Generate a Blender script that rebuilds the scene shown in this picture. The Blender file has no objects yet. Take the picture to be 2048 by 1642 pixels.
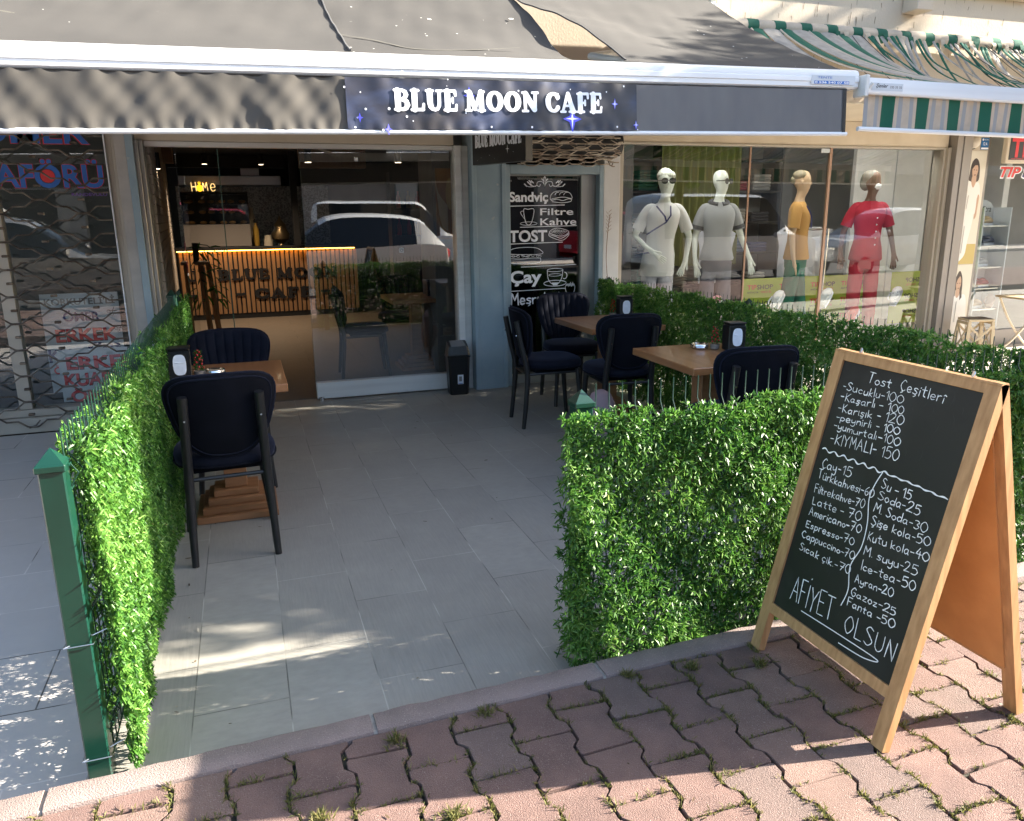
import bpy, bmesh, math, random
import numpy as np
from mathutils import Vector, Matrix, Euler
PI = math.pi
R = math.radians
C = bpy.context.scene.collection
random.seed(7)
RNG = np.random.default_rng(7)

# ------------------------------------------------------------ camera, sky, sun, exposure
sc = bpy.context.scene
CAM_H = 1.55
yaw, pitch, roll = R(18.69145), R(14.10798), R(-0.72728)
cy, sy, cp, sp = math.cos(yaw), math.sin(yaw), math.cos(pitch), math.sin(pitch)
fw = Vector((sy*cp, cy*cp, -sp)); rt = Vector((cy, -sy, 0)); up = rt.cross(fw)
r2 = rt*math.cos(roll)+up*math.sin(roll); u2 = up*math.cos(roll)-rt*math.sin(roll)
cd = bpy.data.cameras.new('camera'); cam = bpy.data.objects.new('camera', cd); C.objects.link(cam)
m = Matrix((r2, u2, -fw)).transposed().to_4x4(); m.translation = Vector((0, 0, CAM_H)); cam.matrix_world = m
cd.sensor_width = 36; cd.sensor_fit = 'HORIZONTAL'; cd.lens = 1551.68/2048*36
cd.clip_start = 0.05; cd.clip_end = 400
sc.camera = cam
SUN_EL = R(26); SUN_AZ = R(-10)                     # direction towards the sun, measured from +X
sd = Vector((math.cos(SUN_AZ)*math.cos(SUN_EL), math.sin(SUN_AZ)*math.cos(SUN_EL), math.sin(SUN_EL)))
w = bpy.data.worlds.new('World'); sc.world = w; w.use_nodes = True
nt = w.node_tree; nt.nodes.clear()
sky = nt.nodes.new('ShaderNodeTexSky'); sky.sky_type = 'NISHITA'; sky.sun_disc = False
sky.sun_elevation = SUN_EL; sky.sun_rotation = PI/2-SUN_AZ
sky.air_density = 1.0; sky.dust_density = 1.6; sky.ozone_density = 1.0
bg = nt.nodes.new('ShaderNodeBackground'); bg.inputs[1].default_value = 0.068
wo = nt.nodes.new('ShaderNodeOutputWorld')
nt.links.new(sky.outputs[0], bg.inputs[0]); nt.links.new(bg.outputs[0], wo.inputs[0])
sl = bpy.data.lights.new('sun', 'SUN'); sl.energy = 4.0; sl.angle = R(0.5); sl.color = (1.0, 0.92, 0.79)
so = bpy.data.objects.new('sun', sl); C.objects.link(so)
so.rotation_euler = (-sd).to_track_quat('-Z', 'Y').to_euler(); so.location = sd*30
vs = sc.view_settings
vs.view_transform = 'Standard'; vs.look = 'None'; vs.gamma = 1; vs.use_curve_mapping = False
vs.exposure = 3.0
cyc = sc.cycles
cyc.max_bounces = 8; cyc.diffuse_bounces = 5; cyc.glossy_bounces = 4; cyc.transparent_max_bounces = 16
cyc.sample_clamp_indirect = 6; cyc.caustics_reflective = False; cyc.caustics_refractive = False
cyc.use_denoising = True

# ------------------------------------------------------------ helpers
class MB:
    """collects vertices and faces for one mesh object"""
    def __init__(s): s.v = []; s.f = []; s.mi = []
    def add(s, vs, fs, mi=0):
        o = len(s.v); s.v += [tuple(p) for p in vs]
        s.f += [tuple(i+o for i in f) for f in fs]; s.mi += [mi]*len(fs)
    def box(s, x0, y0, z0, x1, y1, z1, mi=0, M=None, bev=0):
        if x0 > x1: x0, x1 = x1, x0
        if y0 > y1: y0, y1 = y1, y0
        if z0 > z1: z0, z1 = z1, z0
        bev = min(bev, (x1-x0)/2.2, (y1-y0)/2.2, (z1-z0)/2.2)
        if bev <= 0:
            vs = [Vector((x, y, z)) for z in (z0, z1) for y in (y0, y1) for x in (x0, x1)]
            fs = [(0, 2, 3, 1), (4, 5, 7, 6), (0, 1, 5, 4), (2, 6, 7, 3), (0, 4, 6, 2), (1, 3, 7, 5)]
        else:
            vs = []; idx = {}
            for sx in (0, 1):
                for sy_ in (0, 1):
                    for sz in (0, 1):
                        X = (x0, x1)[sx]; Y = (y0, y1)[sy_]; Z = (z0, z1)[sz]
                        dx = bev*(1-2*sx); dy = bev*(1-2*sy_); dz = bev*(1-2*sz)
                        for a, p in (('x', (X, Y+dy, Z+dz)), ('y', (X+dx, Y, Z+dz)), ('z', (X+dx, Y+dy, Z))):
                            idx[(sx, sy_, sz, a)] = len(vs); vs.append(Vector(p))
            I = lambda *k: idx[k]
            fs = []
            for t in (0, 1):
                q = [(0, 0), (1, 0), (1, 1), (0, 1)]
                f1 = [I(t, a, b, 'x') for a, b in q]; f2 = [I(a, t, b, 'y') for a, b in q]; f3 = [I(a, b, t, 'z') for a, b in q]
                fs += [f1 if t else f1[::-1], f2[::-1] if t else f2, f3 if t else f3[::-1]]
            for a in (0, 1):
                for b in (0, 1):
                    fs.append([I(a, b, 0, 'x'), I(a, b, 1, 'x'), I(a, b, 1, 'y'), I(a, b, 0, 'y')])
                    fs.append([I(a, 0, b, 'x'), I(a, 1, b, 'x'), I(a, 1, b, 'z'), I(a, 0, b, 'z')])
                    fs.append([I(0, a, b, 'y'), I(1, a, b, 'y'), I(1, a, b, 'z'), I(0, a, b, 'z')])
                    for c in (0, 1): fs.append([I(a, b, c, 'x'), I(a, b, c, 'y'), I(a, b, c, 'z')])
        if M is not None: vs = [M @ p for p in vs]
        s.add(vs, fs, mi)
    def tube(s, pts, r, n=8, mi=0, cap=True, M=None):
        pts = [Vector(p) for p in pts]; N = len(pts)
        rr = r if isinstance(r, (list, tuple)) else [r]*N
        vs = []; prev = None
        for i, p in enumerate(pts):
            t = (pts[min(i+1, N-1)]-pts[max(i-1, 0)])
            t = t.normalized() if t.length > 1e-9 else Vector((0, 0, 1))
            if prev is None:
                a = Vector((0, 0, 1)) if abs(t.z) < .9 else Vector((1, 0, 0))
                prev = t.cross(a).normalized()
            e = (prev-t*prev.dot(t)); e = e.normalized() if e.length > 1e-6 else t.orthogonal().normalized()
            prev = e; g = t.cross(e)
            for k in range(n):
                an = 2*PI*k/n; vs.append(p+(e*math.cos(an)+g*math.sin(an))*rr[i])
        fs = [(i*n+k, i*n+(k+1) % n, (i+1)*n+(k+1) % n, (i+1)*n+k) for i in range(N-1) for k in range(n)]
        if cap: fs += [tuple(range(n))[::-1], tuple((N-1)*n+k for k in range(n))]
        if M is not None: vs = [M @ p for p in vs]
        s.add(vs, fs, mi)
    def lathe(s, prof, c=(0, 0, 0), n=20, mi=0, M=None):
        vs = []; N = len(prof); c = Vector(c)
        for r, z in prof:
            for k in range(n): vs.append(c+Vector((r*math.cos(2*PI*k/n), r*math.sin(2*PI*k/n), z)))
        fs = [(i*n+k, i*n+(k+1) % n, (i+1)*n+(k+1) % n, (i+1)*n+k) for i in range(N-1) for k in range(n)]
        if prof[0][0] > 1e-5: fs.append(tuple(range(n))[::-1])
        if prof[-1][0] > 1e-5: fs.append(tuple((N-1)*n+k for k in range(n)))
        if M is not None: vs = [M @ p for p in vs]
        s.add(vs, fs, mi)
    def ball(s, c, r, n=10, mi=0, sx=1, sy=1, sz=1):
        s.v_before = len(s.v); m_ = max(4, n//2)
        prof = [(max(1e-6, math.sin(PI*i/m_)), -math.cos(PI*i/m_)) for i in range(m_+1)]
        M = Matrix.Translation(Vector(c)) @ Matrix.Diagonal((r*sx, r*sy, r*sz, 1))
        s.lathe(prof, n=n, mi=mi, M=M)
    def prism(s, poly, d0, d1, fn, mi=0):
        """poly: 2-D outline; fn(a, b, d) -> 3-D point; solid between depths d0 and d1"""
        n = len(poly)
        vs = [Vector(fn(a, b, d0)) for a, b in poly]+[Vector(fn(a, b, d1)) for a, b in poly]
        fs = [tuple(range(n))[::-1], tuple(range(n, 2*n))]+[(i, (i+1) % n, n+(i+1) % n, n+i) for i in range(n)]
        s.add(vs, fs, mi)
    def grid(s, fn, us, vs_, mi=0, wrap=False):
        nu, nv = len(us), len(vs_)
        P = [fn(u, v) for v in vs_ for u in us]
        fs = [(j*nu+i, j*nu+(i+1) % nu, (j+1)*nu+(i+1) % nu, (j+1)*nu+i) for j in range(nv-1) for i in range(nu if wrap else nu-1)]
        s.add(P, fs, mi)

def obj(name, mb, mats, parent=None, smooth=False, fixn=True):
    me = bpy.data.meshes.new(name); me.from_pydata([tuple(v) for v in mb.v], [], mb.f)
    if not isinstance(mats, (list, tuple)): mats = [mats]
    for m_ in mats: me.materials.append(m_)
    if len(mats) > 1: me.polygons.foreach_set('material_index', mb.mi)
    if fixn:
        b = bmesh.new(); b.from_mesh(me); bmesh.ops.recalc_face_normals(b, faces=b.faces); b.to_mesh(me); b.free()
    if smooth:
        me.polygons.foreach_set('use_smooth', [True]*len(me.polygons))
        if smooth != 'all': me.set_sharp_from_angle(angle=R(smooth if smooth is not True else 40))
    me.update()
    o = bpy.data.objects.new(name, me); C.objects.link(o)
    if parent: o.parent = parent
    return o
def tag(o, label=None, cat=None, group=None, kind=None):
    if label: o['label'] = label
    if cat: o['category'] = cat
    if group: o['group'] = group
    if kind: o['kind'] = kind
    return o
def thing(name, label, cat, loc=(0, 0, 0), rz=0, group=None):
    o = bpy.data.objects.new(name, None); C.objects.link(o); o.empty_display_size = .05
    o.location = loc; o.rotation_euler = (0, 0, rz)
    return tag(o, label, cat, group)
def struct(name, mb, m_, **k): return tag(obj(name, mb, m_, **k), kind='structure')
def dup(root, loc, rz, label):
    r = root.copy(); C.objects.link(r); r.location = loc; r.rotation_euler = (0, 0, rz); r['label'] = label
    for ch in list(root.children):
        c = ch.copy(); C.objects.link(c); c.parent = r
        for g in list(ch.children):
            d = g.copy(); C.objects.link(d); d.parent = c
    return r
def linsp(a, b, n): return [a+(b-a)*i/(n-1) for i in range(n)]
def smoothst(a, b, x):
    t = min(1, max(0, (x-a)/(b-a))); return t*t*(3-2*t)

# ------------------------------------------------------------ materials
def mat(name, col, rough=.5, metal=0, col2=None, scale=6, stretch=(1, 1, 1), thr=(.35, .65), bump=0, bscale=60, bdist=.004,
        bstretch=None, spec=.5, sheen=0, sheen_tint=None, coat=0, speck=None, emit=None, estr=0, rvar=0, transl=0, coords='Object'):
    m_ = bpy.data.materials.new(name); m_.use_nodes = True
    t = m_.node_tree; N = t.nodes; L = t.links; p = N['Principled BSDF']
    p.inputs['Base Color'].default_value = (*col, 1); p.inputs['Roughness'].default_value = rough
    p.inputs['Metallic'].default_value = metal; p.inputs['Specular IOR Level'].default_value = spec
    if sheen:
        p.inputs['Sheen Weight'].default_value = sheen; p.inputs['Sheen Roughness'].default_value = .4
        if sheen_tint: p.inputs['Sheen Tint'].default_value = (*sheen_tint, 1)
    if coat: p.inputs['Coat Weight'].default_value = coat; p.inputs['Coat Roughness'].default_value = .05
    if emit: p.inputs['Emission Color'].default_value = (*emit, 1); p.inputs['Emission Strength'].default_value = estr
    tc = N.new('ShaderNodeTexCoord')
    def noise(sca, st, det=5):
        mp = N.new('ShaderNodeMapping'); mp.inputs['Scale'].default_value = st
        L.new(tc.outputs[coords], mp.inputs[0])
        n = N.new('ShaderNodeTexNoise'); n.inputs['Scale'].default_value = sca; n.inputs['Detail'].default_value = det
        L.new(mp.outputs[0], n.inputs[0]); return n
    last = None
    if col2:
        n = noise(scale, stretch)
        r_ = N.new('ShaderNodeValToRGB'); r_.color_ramp.elements[0].position = thr[0]; r_.color_ramp.elements[1].position = thr[1]
        r_.color_ramp.elements[0].color = (*col, 1); r_.color_ramp.elements[1].color = (*col2, 1)
        L.new(n.outputs['Fac'], r_.inputs[0]); last = r_.outputs[0]
        if rvar:
            ma = N.new('ShaderNodeMath'); ma.operation = 'MULTIPLY_ADD'; ma.inputs[1].default_value = rvar; ma.inputs[2].default_value = rough-rvar/2
            L.new(n.outputs['Fac'], ma.inputs[0]); L.new(ma.outputs[0], p.inputs['Roughness'])
    if speck:                                        # (colour, scale, threshold)
        n = noise(speck[1], (1, 1, 1), 2)
        r_ = N.new('ShaderNodeValToRGB'); r_.color_ramp.elements[0].position = speck[2]; r_.color_ramp.elements[1].position = speck[2]+.06
        r_.color_ramp.elements[0].color = (0, 0, 0, 1); r_.color_ramp.elements[1].color = (1, 1, 1, 1)
        L.new(n.outputs['Fac'], r_.inputs[0])
        mx = N.new('ShaderNodeMix'); mx.data_type = 'RGBA'; L.new(r_.outputs[0], mx.inputs[0])
        if last is not None: L.new(last, mx.inputs[6])
        else: mx.inputs[6].default_value = (*col, 1)
        mx.inputs[7].default_value = (*speck[0], 1); last = mx.outputs[2]
    if last is not None: L.new(last, p.inputs['Base Color'])
    if bump:
        n = noise(bscale, bstretch or (1, 1, 1), 4)
        b = N.new('ShaderNodeBump'); b.inputs['Strength'].default_value = bump; b.inputs['Distance'].default_value = bdist
        L.new(n.outputs['Fac'], b.inputs['Height']); L.new(b.outputs[0], p.inputs['Normal'])
    if transl:
        tr = N.new('ShaderNodeBsdfTranslucent'); mx = N.new('ShaderNodeMixShader'); mx.inputs[0].default_value = transl
        if last is not None: L.new(last, tr.inputs[0])
        else: tr.inputs[0].default_value = (*col, 1)
        L.new(p.outputs[0], mx.inputs[1]); L.new(tr.outputs[0], mx.inputs[2]); L.new(mx.outputs[0], N['Material Output'].inputs[0])
    return m_
def glass(name, tint=(1, 1, 1), k=2.0, rough=.0):
    """thin pane: see-through with the two-sided Fresnel reflection of real glass"""
    m_ = bpy.data.materials.new(name); m_.use_nodes = True; t = m_.node_tree; N = t.nodes; L = t.links; N.clear()
    tr = N.new('ShaderNodeBsdfTransparent'); tr.inputs[0].default_value = (*tint, 1)
    gl = N.new('ShaderNodeBsdfGlossy'); gl.inputs['Roughness'].default_value = rough
    fr = N.new('ShaderNodeFresnel'); fr.inputs[0].default_value = 1.52
    ml = N.new('ShaderNodeMath'); ml.operation = 'MULTIPLY'; ml.use_clamp = True; ml.inputs[1].default_value = k
    mx = N.new('ShaderNodeMixShader'); o = N.new('ShaderNodeOutputMaterial')
    ge = N.new('ShaderNodeNewGeometry'); iv = N.new('ShaderNodeMath'); iv.operation = 'SUBTRACT'; iv.inputs[0].default_value = 1; L.new(ge.outputs['Backfacing'], iv.inputs[1])
    m2 = N.new('ShaderNodeMath'); m2.operation = 'MULTIPLY'; L.new(ml.outputs[0], m2.inputs[0]); L.new(iv.outputs[0], m2.inputs[1])
    L.new(fr.outputs[0], ml.inputs[0]); L.new(m2.outputs[0], mx.inputs[0]); L.new(tr.outputs[0], mx.inputs[1]); L.new(gl.outputs[0], mx.inputs[2]); L.new(mx.outputs[0], o.inputs[0])
    return m_
def tiles(name, c1, c2, grout, bw, bh, rot=0, mortar=.0022, rough=.45, off=.5, streak=.35, loc=(0, 0, 0)):
    m_ = bpy.data.materials.new(name); m_.use_nodes = True; t = m_.node_tree; N = t.nodes; L = t.links; p = N['Principled BSDF']
    tc = N.new('ShaderNodeTexCoord'); mp = N.new('ShaderNodeMapping'); mp.inputs['Rotation'].default_value = (0, 0, rot); mp.inputs['Location'].default_value = loc
    L.new(tc.outputs['Object'], mp.inputs[0])
    br = N.new('ShaderNodeTexBrick'); br.offset = off; br.inputs['Scale'].default_value = 1
    br.inputs['Color1'].default_value = (0, 0, 0, 1); br.inputs['Color2'].default_value = (1, 1, 1, 1); br.inputs['Mortar'].default_value = (.5, .5, .5, 1)
    br.inputs['Mortar Size'].default_value = mortar; br.inputs['Mortar Smooth'].default_value = .1; br.inputs['Brick Width'].default_value = bw; br.inputs['Row Height'].default_value = bh
    L.new(mp.outputs[0], br.inputs[0])
    def nz(st, sca, det=6):
        a = N.new('ShaderNodeMapping'); a.inputs['Scale'].default_value = st; L.new(mp.outputs[0], a.inputs[0])
        n = N.new('ShaderNodeTexNoise'); n.inputs['Scale'].default_value = sca; n.inputs['Detail'].default_value = det; n.inputs['Roughness'].default_value = .65
        L.new(a.outputs[0], n.inputs[0]); return n
    n1 = nz((2, 30, 1), 4, 8); n2 = nz((9, 4, 1), 4, 8); n3 = nz((1, 1, 1), 4.5, 6)
    sel = N.new('ShaderNodeMath'); sel.operation = 'GREATER_THAN'; sel.inputs[1].default_value = .5
    sb = N.new('ShaderNodeSeparateColor'); L.new(br.outputs['Color'], sb.inputs[0]); L.new(sb.outputs[0], sel.inputs[0])
    mxn = N.new('ShaderNodeMix'); L.new(sel.outputs[0], mxn.inputs[0]); L.new(n1.outputs['Fac'], mxn.inputs[2]); L.new(n2.outputs['Fac'], mxn.inputs[3])
    a = N.new('ShaderNodeMath'); a.operation = 'MULTIPLY_ADD'; a.inputs[1].default_value = streak*2.2; a.inputs[2].default_value = -.5*streak*2.2+.5
    L.new(mxn.outputs[0], a.inputs[0])
    b = N.new('ShaderNodeMath'); b.operation = 'MULTIPLY_ADD'; b.inputs[1].default_value = .30; L.new(sb.outputs[0], b.inputs[0])
    b2 = N.new('ShaderNodeMath'); b2.operation = 'SUBTRACT'; b2.inputs[1].default_value = .15; L.new(a.outputs[0], b2.inputs[0]); L.new(b2.outputs[0], b.inputs[2])
    c_ = N.new('ShaderNodeMath'); c_.operation = 'MULTIPLY_ADD'; c_.inputs[1].default_value = .8; c_.use_clamp = True
    d_ = N.new('ShaderNodeMath'); d_.operation = 'SUBTRACT'; d_.inputs[1].default_value = .4; L.new(b.outputs[0], d_.inputs[0])
    L.new(n3.outputs['Fac'], c_.inputs[0]); L.new(d_.outputs[0], c_.inputs[2])
    mc = N.new('ShaderNodeMix'); mc.data_type = 'RGBA'; mc.inputs[6].default_value = (*c1, 1); mc.inputs[7].default_value = (*c2, 1); L.new(c_.outputs[0], mc.inputs[0])
    # dark, partly lost joints
    n4 = nz((1, 1, 1), 9, 2)
    g = N.new('ShaderNodeMath'); g.operation = 'MULTIPLY'; L.new(br.outputs['Fac'], g.inputs[0])
    rr = N.new('ShaderNodeMapRange'); rr.inputs[1].default_value = .3; rr.inputs[2].default_value = .6; rr.inputs[3].default_value = .45; rr.inputs[4].default_value = 1; L.new(n4.outputs['Fac'], rr.inputs[0]); L.new(rr.outputs[0], g.inputs[1])
    mg = N.new('ShaderNodeMix'); mg.data_type = 'RGBA'; gc = N.new('ShaderNodeMix'); gc.data_type = 'RGBA'; gc.inputs[6].default_value = (*grout, 1); gc.inputs[7].default_value = (*[min(1, q*1.25) for q in c2], 1)
    gn = nz((1, 1, 1), 2.2, 1); gr_ = N.new('ShaderNodeMapRange'); gr_.inputs[1].default_value = .45; gr_.inputs[2].default_value = .55; L.new(gn.outputs['Fac'], gr_.inputs[0]); L.new(gr_.outputs[0], gc.inputs[0]); L.new(gc.outputs[2], mg.inputs[7])
    L.new(g.outputs[0], mg.inputs[0]); L.new(mc.outputs[2], mg.inputs[6])
    L.new(mg.outputs[2], p.inputs['Base Color'])
    ro = N.new('ShaderNodeMath'); ro.operation = 'MULTIPLY_ADD'; ro.inputs[1].default_value = .3; ro.inputs[2].default_value = rough-.15; L.new(mxn.outputs[0], ro.inputs[0]); L.new(ro.outputs[0], p.inputs['Roughness'])
    bm = N.new('ShaderNodeBump'); bm.inputs['Strength'].default_value = .35; bm.inputs['Distance'].default_value = .002
    iv = N.new('ShaderNodeMath'); iv.operation = 'MULTIPLY_ADD'; iv.inputs[1].default_value = -1.5; L.new(br.outputs['Fac'], iv.inputs[0]); L.new(mxn.outputs[0], iv.inputs[2])
    L.new(iv.outputs[0], bm.inputs['Height']); L.new(bm.outputs[0], p.inputs['Normal'])
    return m_

M = {}
M['floor'] = tiles('terrace_tile', (.225, .212, .190), (.34, .322, .285), (.10, .095, .085), .6, .3, rot=PI/2, loc=(0, -.017, 0), rough=.5, streak=.6)
M['side_floor'] = tiles('walkway_tile', (.44, .41, .385), (.53, .50, .47), (.07, .065, .06), .6, .4, rot=0, loc=(.2, .1, 0), mortar=.003, rough=.55)
M['inner_floor'] = tiles('indoor_tile', (.115, .10, .085), (.16, .142, .122), (.02, .016, .012), .6, .6, rot=PI/2, off=0, rough=.55)
M['neigh_floor'] = mat('pale_concrete_walk', (.56, .52, .46), .8, col2=(.48, .44, .40), scale=3, bump=.3, bscale=90)
M['paver'] = mat('red_concrete_paver', (.185, .112, .094), .9, col2=(.135, .082, .070), scale=9, bump=1, bscale=330, bdist=.006, speck=((.30, .22, .19), 360, .62))
M['paver2'] = mat('faded_concrete_paver', (.215, .138, .112), .9, col2=(.165, .105, .086), scale=8, bump=1, bscale=330, bdist=.006, speck=((.33, .26, .22), 340, .62))
M['paver3'] = mat('greyed_concrete_paver', (.17, .115, .10), .9, col2=(.13, .09, .078), scale=8, bump=1, bscale=330, bdist=.006, speck=((.28, .22, .20), 360, .62))
M['joint'] = mat('dark_joint_soil', (.055, .05, .035), 1, col2=(.03, .028, .02), scale=30, bump=.6, bscale=120)
M['kerb'] = mat('pink_concrete_kerb', (.25, .19, .172), .9, col2=(.19, .145, .13), scale=6, bump=1, bscale=240, bdist=.004, speck=((.36, .30, .27), 380, .62))
M['mortar'] = mat('rough_mortar', (.36, .33, .29), .95, col2=(.25, .23, .20), scale=25, bump=.8, bscale=90, bdist=.006)
M['asphalt'] = mat('asphalt', (.055, .054, .052), .9, col2=(.08, .078, .075), scale=2, bump=.5, bscale=160)
M['moss'] = mat('moss', (.10, .13, .025), .9, col2=(.20, .21, .06), scale=40, transl=.2)
M['green_paint'] = mat('green_powder_coat', (.003, .029, .019), .30, col2=(.0045, .036, .024), scale=8, spec=.5, coat=.1)
M['wire'] = mat('green_coated_wire', (.006, .032, .022), .4)
M['steel_wire'] = mat('galvanised_tie_wire', (.5, .5, .5), .35, metal=1)
M['white_metal'] = mat('white_coated_aluminium', (.72, .72, .70), .35, col2=(.62, .62, .60), scale=3, stretch=(.3, 4, 6))
M['bright_alu'] = mat('white_lacquered_bar', (.80, .81, .82), .3, col2=(.74, .75, .76), scale=4, stretch=(.2, 4, 9))
M['awning'] = mat('grey_acrylic_fabric', (.043, .041, .039), .9, col2=(.054, .051, .048), scale=3, stretch=(1, .6, 1), bump=.25, bscale=500, bdist=.001, speck=((.10, .096, .09), 26, .76), transl=.05)
M['valance'] = mat('grey_valance_fabric', (.072, .066, .058), .9, col2=(.088, .080, .070), scale=2.5, stretch=(2, 1, .5), bump=.25, bscale=600, bdist=.001, transl=.06)
M['valance_dark'] = mat('slate_valance_fabric', (.125, .125, .13), .8, col2=(.15, .15, .15), scale=3, stretch=(2, 1, .4), bump=.2, bscale=600, bdist=.001)
M['crease'] = mat('pale_water_mark', (.085, .08, .067), .9)
M['letter_white'] = mat('white_print', (.88, .90, .95), .5)
M['star_blue'] = mat('blue_print', (.10, .10, .75), .5)
M['stripe_green'] = mat('green_awning_stripe', (.006, .10, .062), .85, bump=.2, bscale=500, bdist=.001, transl=.12)
M['stripe_cream'] = mat('cream_awning_stripe', (.56, .47, .37), .9, col2=(.46, .39, .31), scale=12, transl=.12)
M['stripe_grey'] = mat('grey_awning_stripe', (.33, .34, .35), .9, transl=.12)
M['old_stripe_grey'] = mat('worn_awning_cloth', (.26, .245, .225), .9, col2=(.38, .35, .31), scale=14, transl=.12)
M['black_canvas'] = mat('black_rolled_canvas', (.018, .019, .024), .7, sheen=.2)  # black canvas of the awning roll, also used for the seams
M['plaster'] = mat('cream_drag_render', (.60, .51, .40), .95, col2=(.53, .45, .36), scale=2, bump=.25, bscale=60, bdist=.006)
M['cream_paint'] = mat('cream_beam_paint', (.62, .55, .44), .7, col2=(.55, .48, .38), scale=4)
M['stone_pillar'] = mat('grey_stone_pillar', (.46, .43, .40), .75, col2=(.38, .36, .34), scale=7, bump=.2, bscale=80)
M['white_pillar'] = mat('white_painted_pillar', (.66, .66, .66), .6, col2=(.58, .58, .59), scale=4, bump=.15, bscale=40)
M['blue_paint'] = mat('chalky_blue_paint', (.24, .33, .39), .6, col2=(.30, .38, .43), scale=5, bump=.15, bscale=40, speck=((.38, .42, .43), 14, .7))
M['grey_alu'] = mat('grey_aluminium', (.30, .30, .29), .4, metal=.4, col2=(.36, .36, .34), scale=3)
M['warm_alu'] = mat('taupe_aluminium', (.235, .215, .20), .45, metal=.3)
M['beige_alu'] = mat('beige_aluminium', (.42, .38, .32), .45, metal=.2)
M['brown_strip'] = mat('brown_glazing_strip', (.36, .22, .15), .4)
M['dark'] = mat('matt_black', (.012, .012, .013), .6)
M['black_metal'] = mat('black_metal_tube', (.010, .010, .011), .42)
M['velvet'] = mat('navy_velvet', (.0050, .0062, .0125), .85, col2=(.008, .0095, .018), scale=14, sheen=.16, spec=.12, sheen_tint=(.35, .42, .70), bump=.2, bscale=300, bdist=.001)
M['velvet_back'] = mat('black_velvet_backing', (.0035, .004, .0065), .85, col2=(.0055, .006, .010), scale=9, spec=.08, sheen=.06, sheen_tint=(.4, .45, .7))
M['chrome'] = mat('chrome', (.75, .75, .76), .12, metal=1)
M['steel'] = mat('brushed_steel', (.55, .54, .52), .3, metal=1, col2=(.48, .47, .45), scale=3, stretch=(.2, 3, 8))
def wood(name, a, b, st=(1, 14, 14), sc_=3, rough=.4, coat=0):
    return mat(name, a, rough, col2=b, scale=sc_, stretch=st, thr=(.3, .7), coat=coat, bump=.12, bscale=8, bstretch=st, bdist=.002)
M['table_wood'] = wood('walnut_table_wood', (.235, .098, .036), (.33, .155, .065), (12, 1.2, 12), 2.2, .33, .25)
M['base_wood'] = wood('table_base_wood', (.22, .10, .04), (.31, .15, .07), (1.5, 14, 14), 2.4, .45)
M['board_wood'] = wood('oiled_pine', (.52, .30, .135), (.36, .19, .08), (18, 18, 1.3), 3.4, .5)
M['mdf'] = mat('brown_hardboard', (.62, .32, .12), .7, col2=(.52, .255, .09), scale=10, thr=(.3, .7), bump=.15, bscale=160)
M['chalkboard'] = mat('black_chalkboard', (.008, .009, .009), .5, col2=(.026, .028, .027), scale=4, thr=(.5, .8))
M['chalk'] = mat('white_chalk', (.80, .82, .80), .95)
M['plastic_black'] = mat('black_plastic', (.009, .010, .011), .32, spec=.5)
M['plastic_grey'] = mat('grey_plastic', (.20, .20, .21), .4)
M['paper'] = mat('white_paper', (.72, .76, .82), .8, col2=(.62, .66, .72), scale=30)
M['red_berry'] = mat('red_berry', (.45, .012, .015), .25)
M['pot'] = mat('grey_bark_pot', (.16, .14, .12), .8, col2=(.24, .2, .17), scale=40)
M['needle'] = mat('dark_plastic_needle', (.012, .04, .02), .6)
M['pink_stone'] = mat('dusty_pink_cushion', (.30, .21, .215), .8, col2=(.25, .17, .18), scale=6)
M['glass'] = glass('clear_pane', (.95, .97, .965), 5.0)
M['shop_glass'] = glass('shop_pane', (.97, .99, .985), 3.3)
M['barber_glass'] = glass('barber_pane', (.92, .94, .93), 3.2)
M['door_glass'] = glass('door_pane', (.6, .61, .61), 3.8)
M['case_glass'] = glass('case_pane', (.95, .97, .96), 2.0)
M['red_print'] = mat('red_lettering', (.70, .04, .045), .5)
M['blue_print'] = mat('blue_lettering', (.03, .14, .48), .5)
M['navy_print'] = mat('navy_lettering', (.02, .025, .14), .5)
M['grey_print'] = mat('grey_lettering', (.2, .19, .19), .5)
M['black_print'] = mat('black_lettering', (.012, .012, .014), .5)
M['sign_white'] = mat('white_sign_sheet', (.62, .66, .70), .6, col2=(.56, .60, .64), scale=4)
M['sign_dark'] = mat('dark_sign_face', (.012, .010, .010), .4)
M['rust_steel'] = mat('worn_grille_steel', (.20, .165, .13), .42, metal=.5, col2=(.07, .052, .04), scale=14, thr=(.4, .6))
M['blue_plate'] = mat('blue_enamel', (.015, .15, .42), .35)
M['brick_white'] = mat('pale_painted_brick', (.48, .44, .40), .8, col2=(.40, .36, .32), scale=9, bump=.3, bscale=50)
# ============================================================ SETTING: ground, floors, kerb, pavers
mb = MB(); mb.box(-80, -80, -.40, 80, 80, -.20); struct('ground', mb, M['asphalt'])
mb = MB(); mb.box(-60, -9.5, -.16, 60, -1.62, -.06); struct('road', mb, M['asphalt'])
mb = MB(); mb.box(-.56, 2.03, -.15, 3.26, 6.90, 0, bev=.004); struct('terrace_floor', mb, M['floor'])
mb = MB(); mb.box(-9, 1.9, -.18, -.565, 6.70, -.05); struct('walkway', mb, M['side_floor'])
mb = MB(); mb.box(3.265, 2.12, -.15, 20, 6.74, -.012); struct('shop_pavement', mb, M['neigh_floor'])
mb = MB(); mb.box(-1.3, 6.905, -.15, 4.2, 15.6, .002); struct('indoor_floor', mb, M['inner_floor'])

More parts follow.
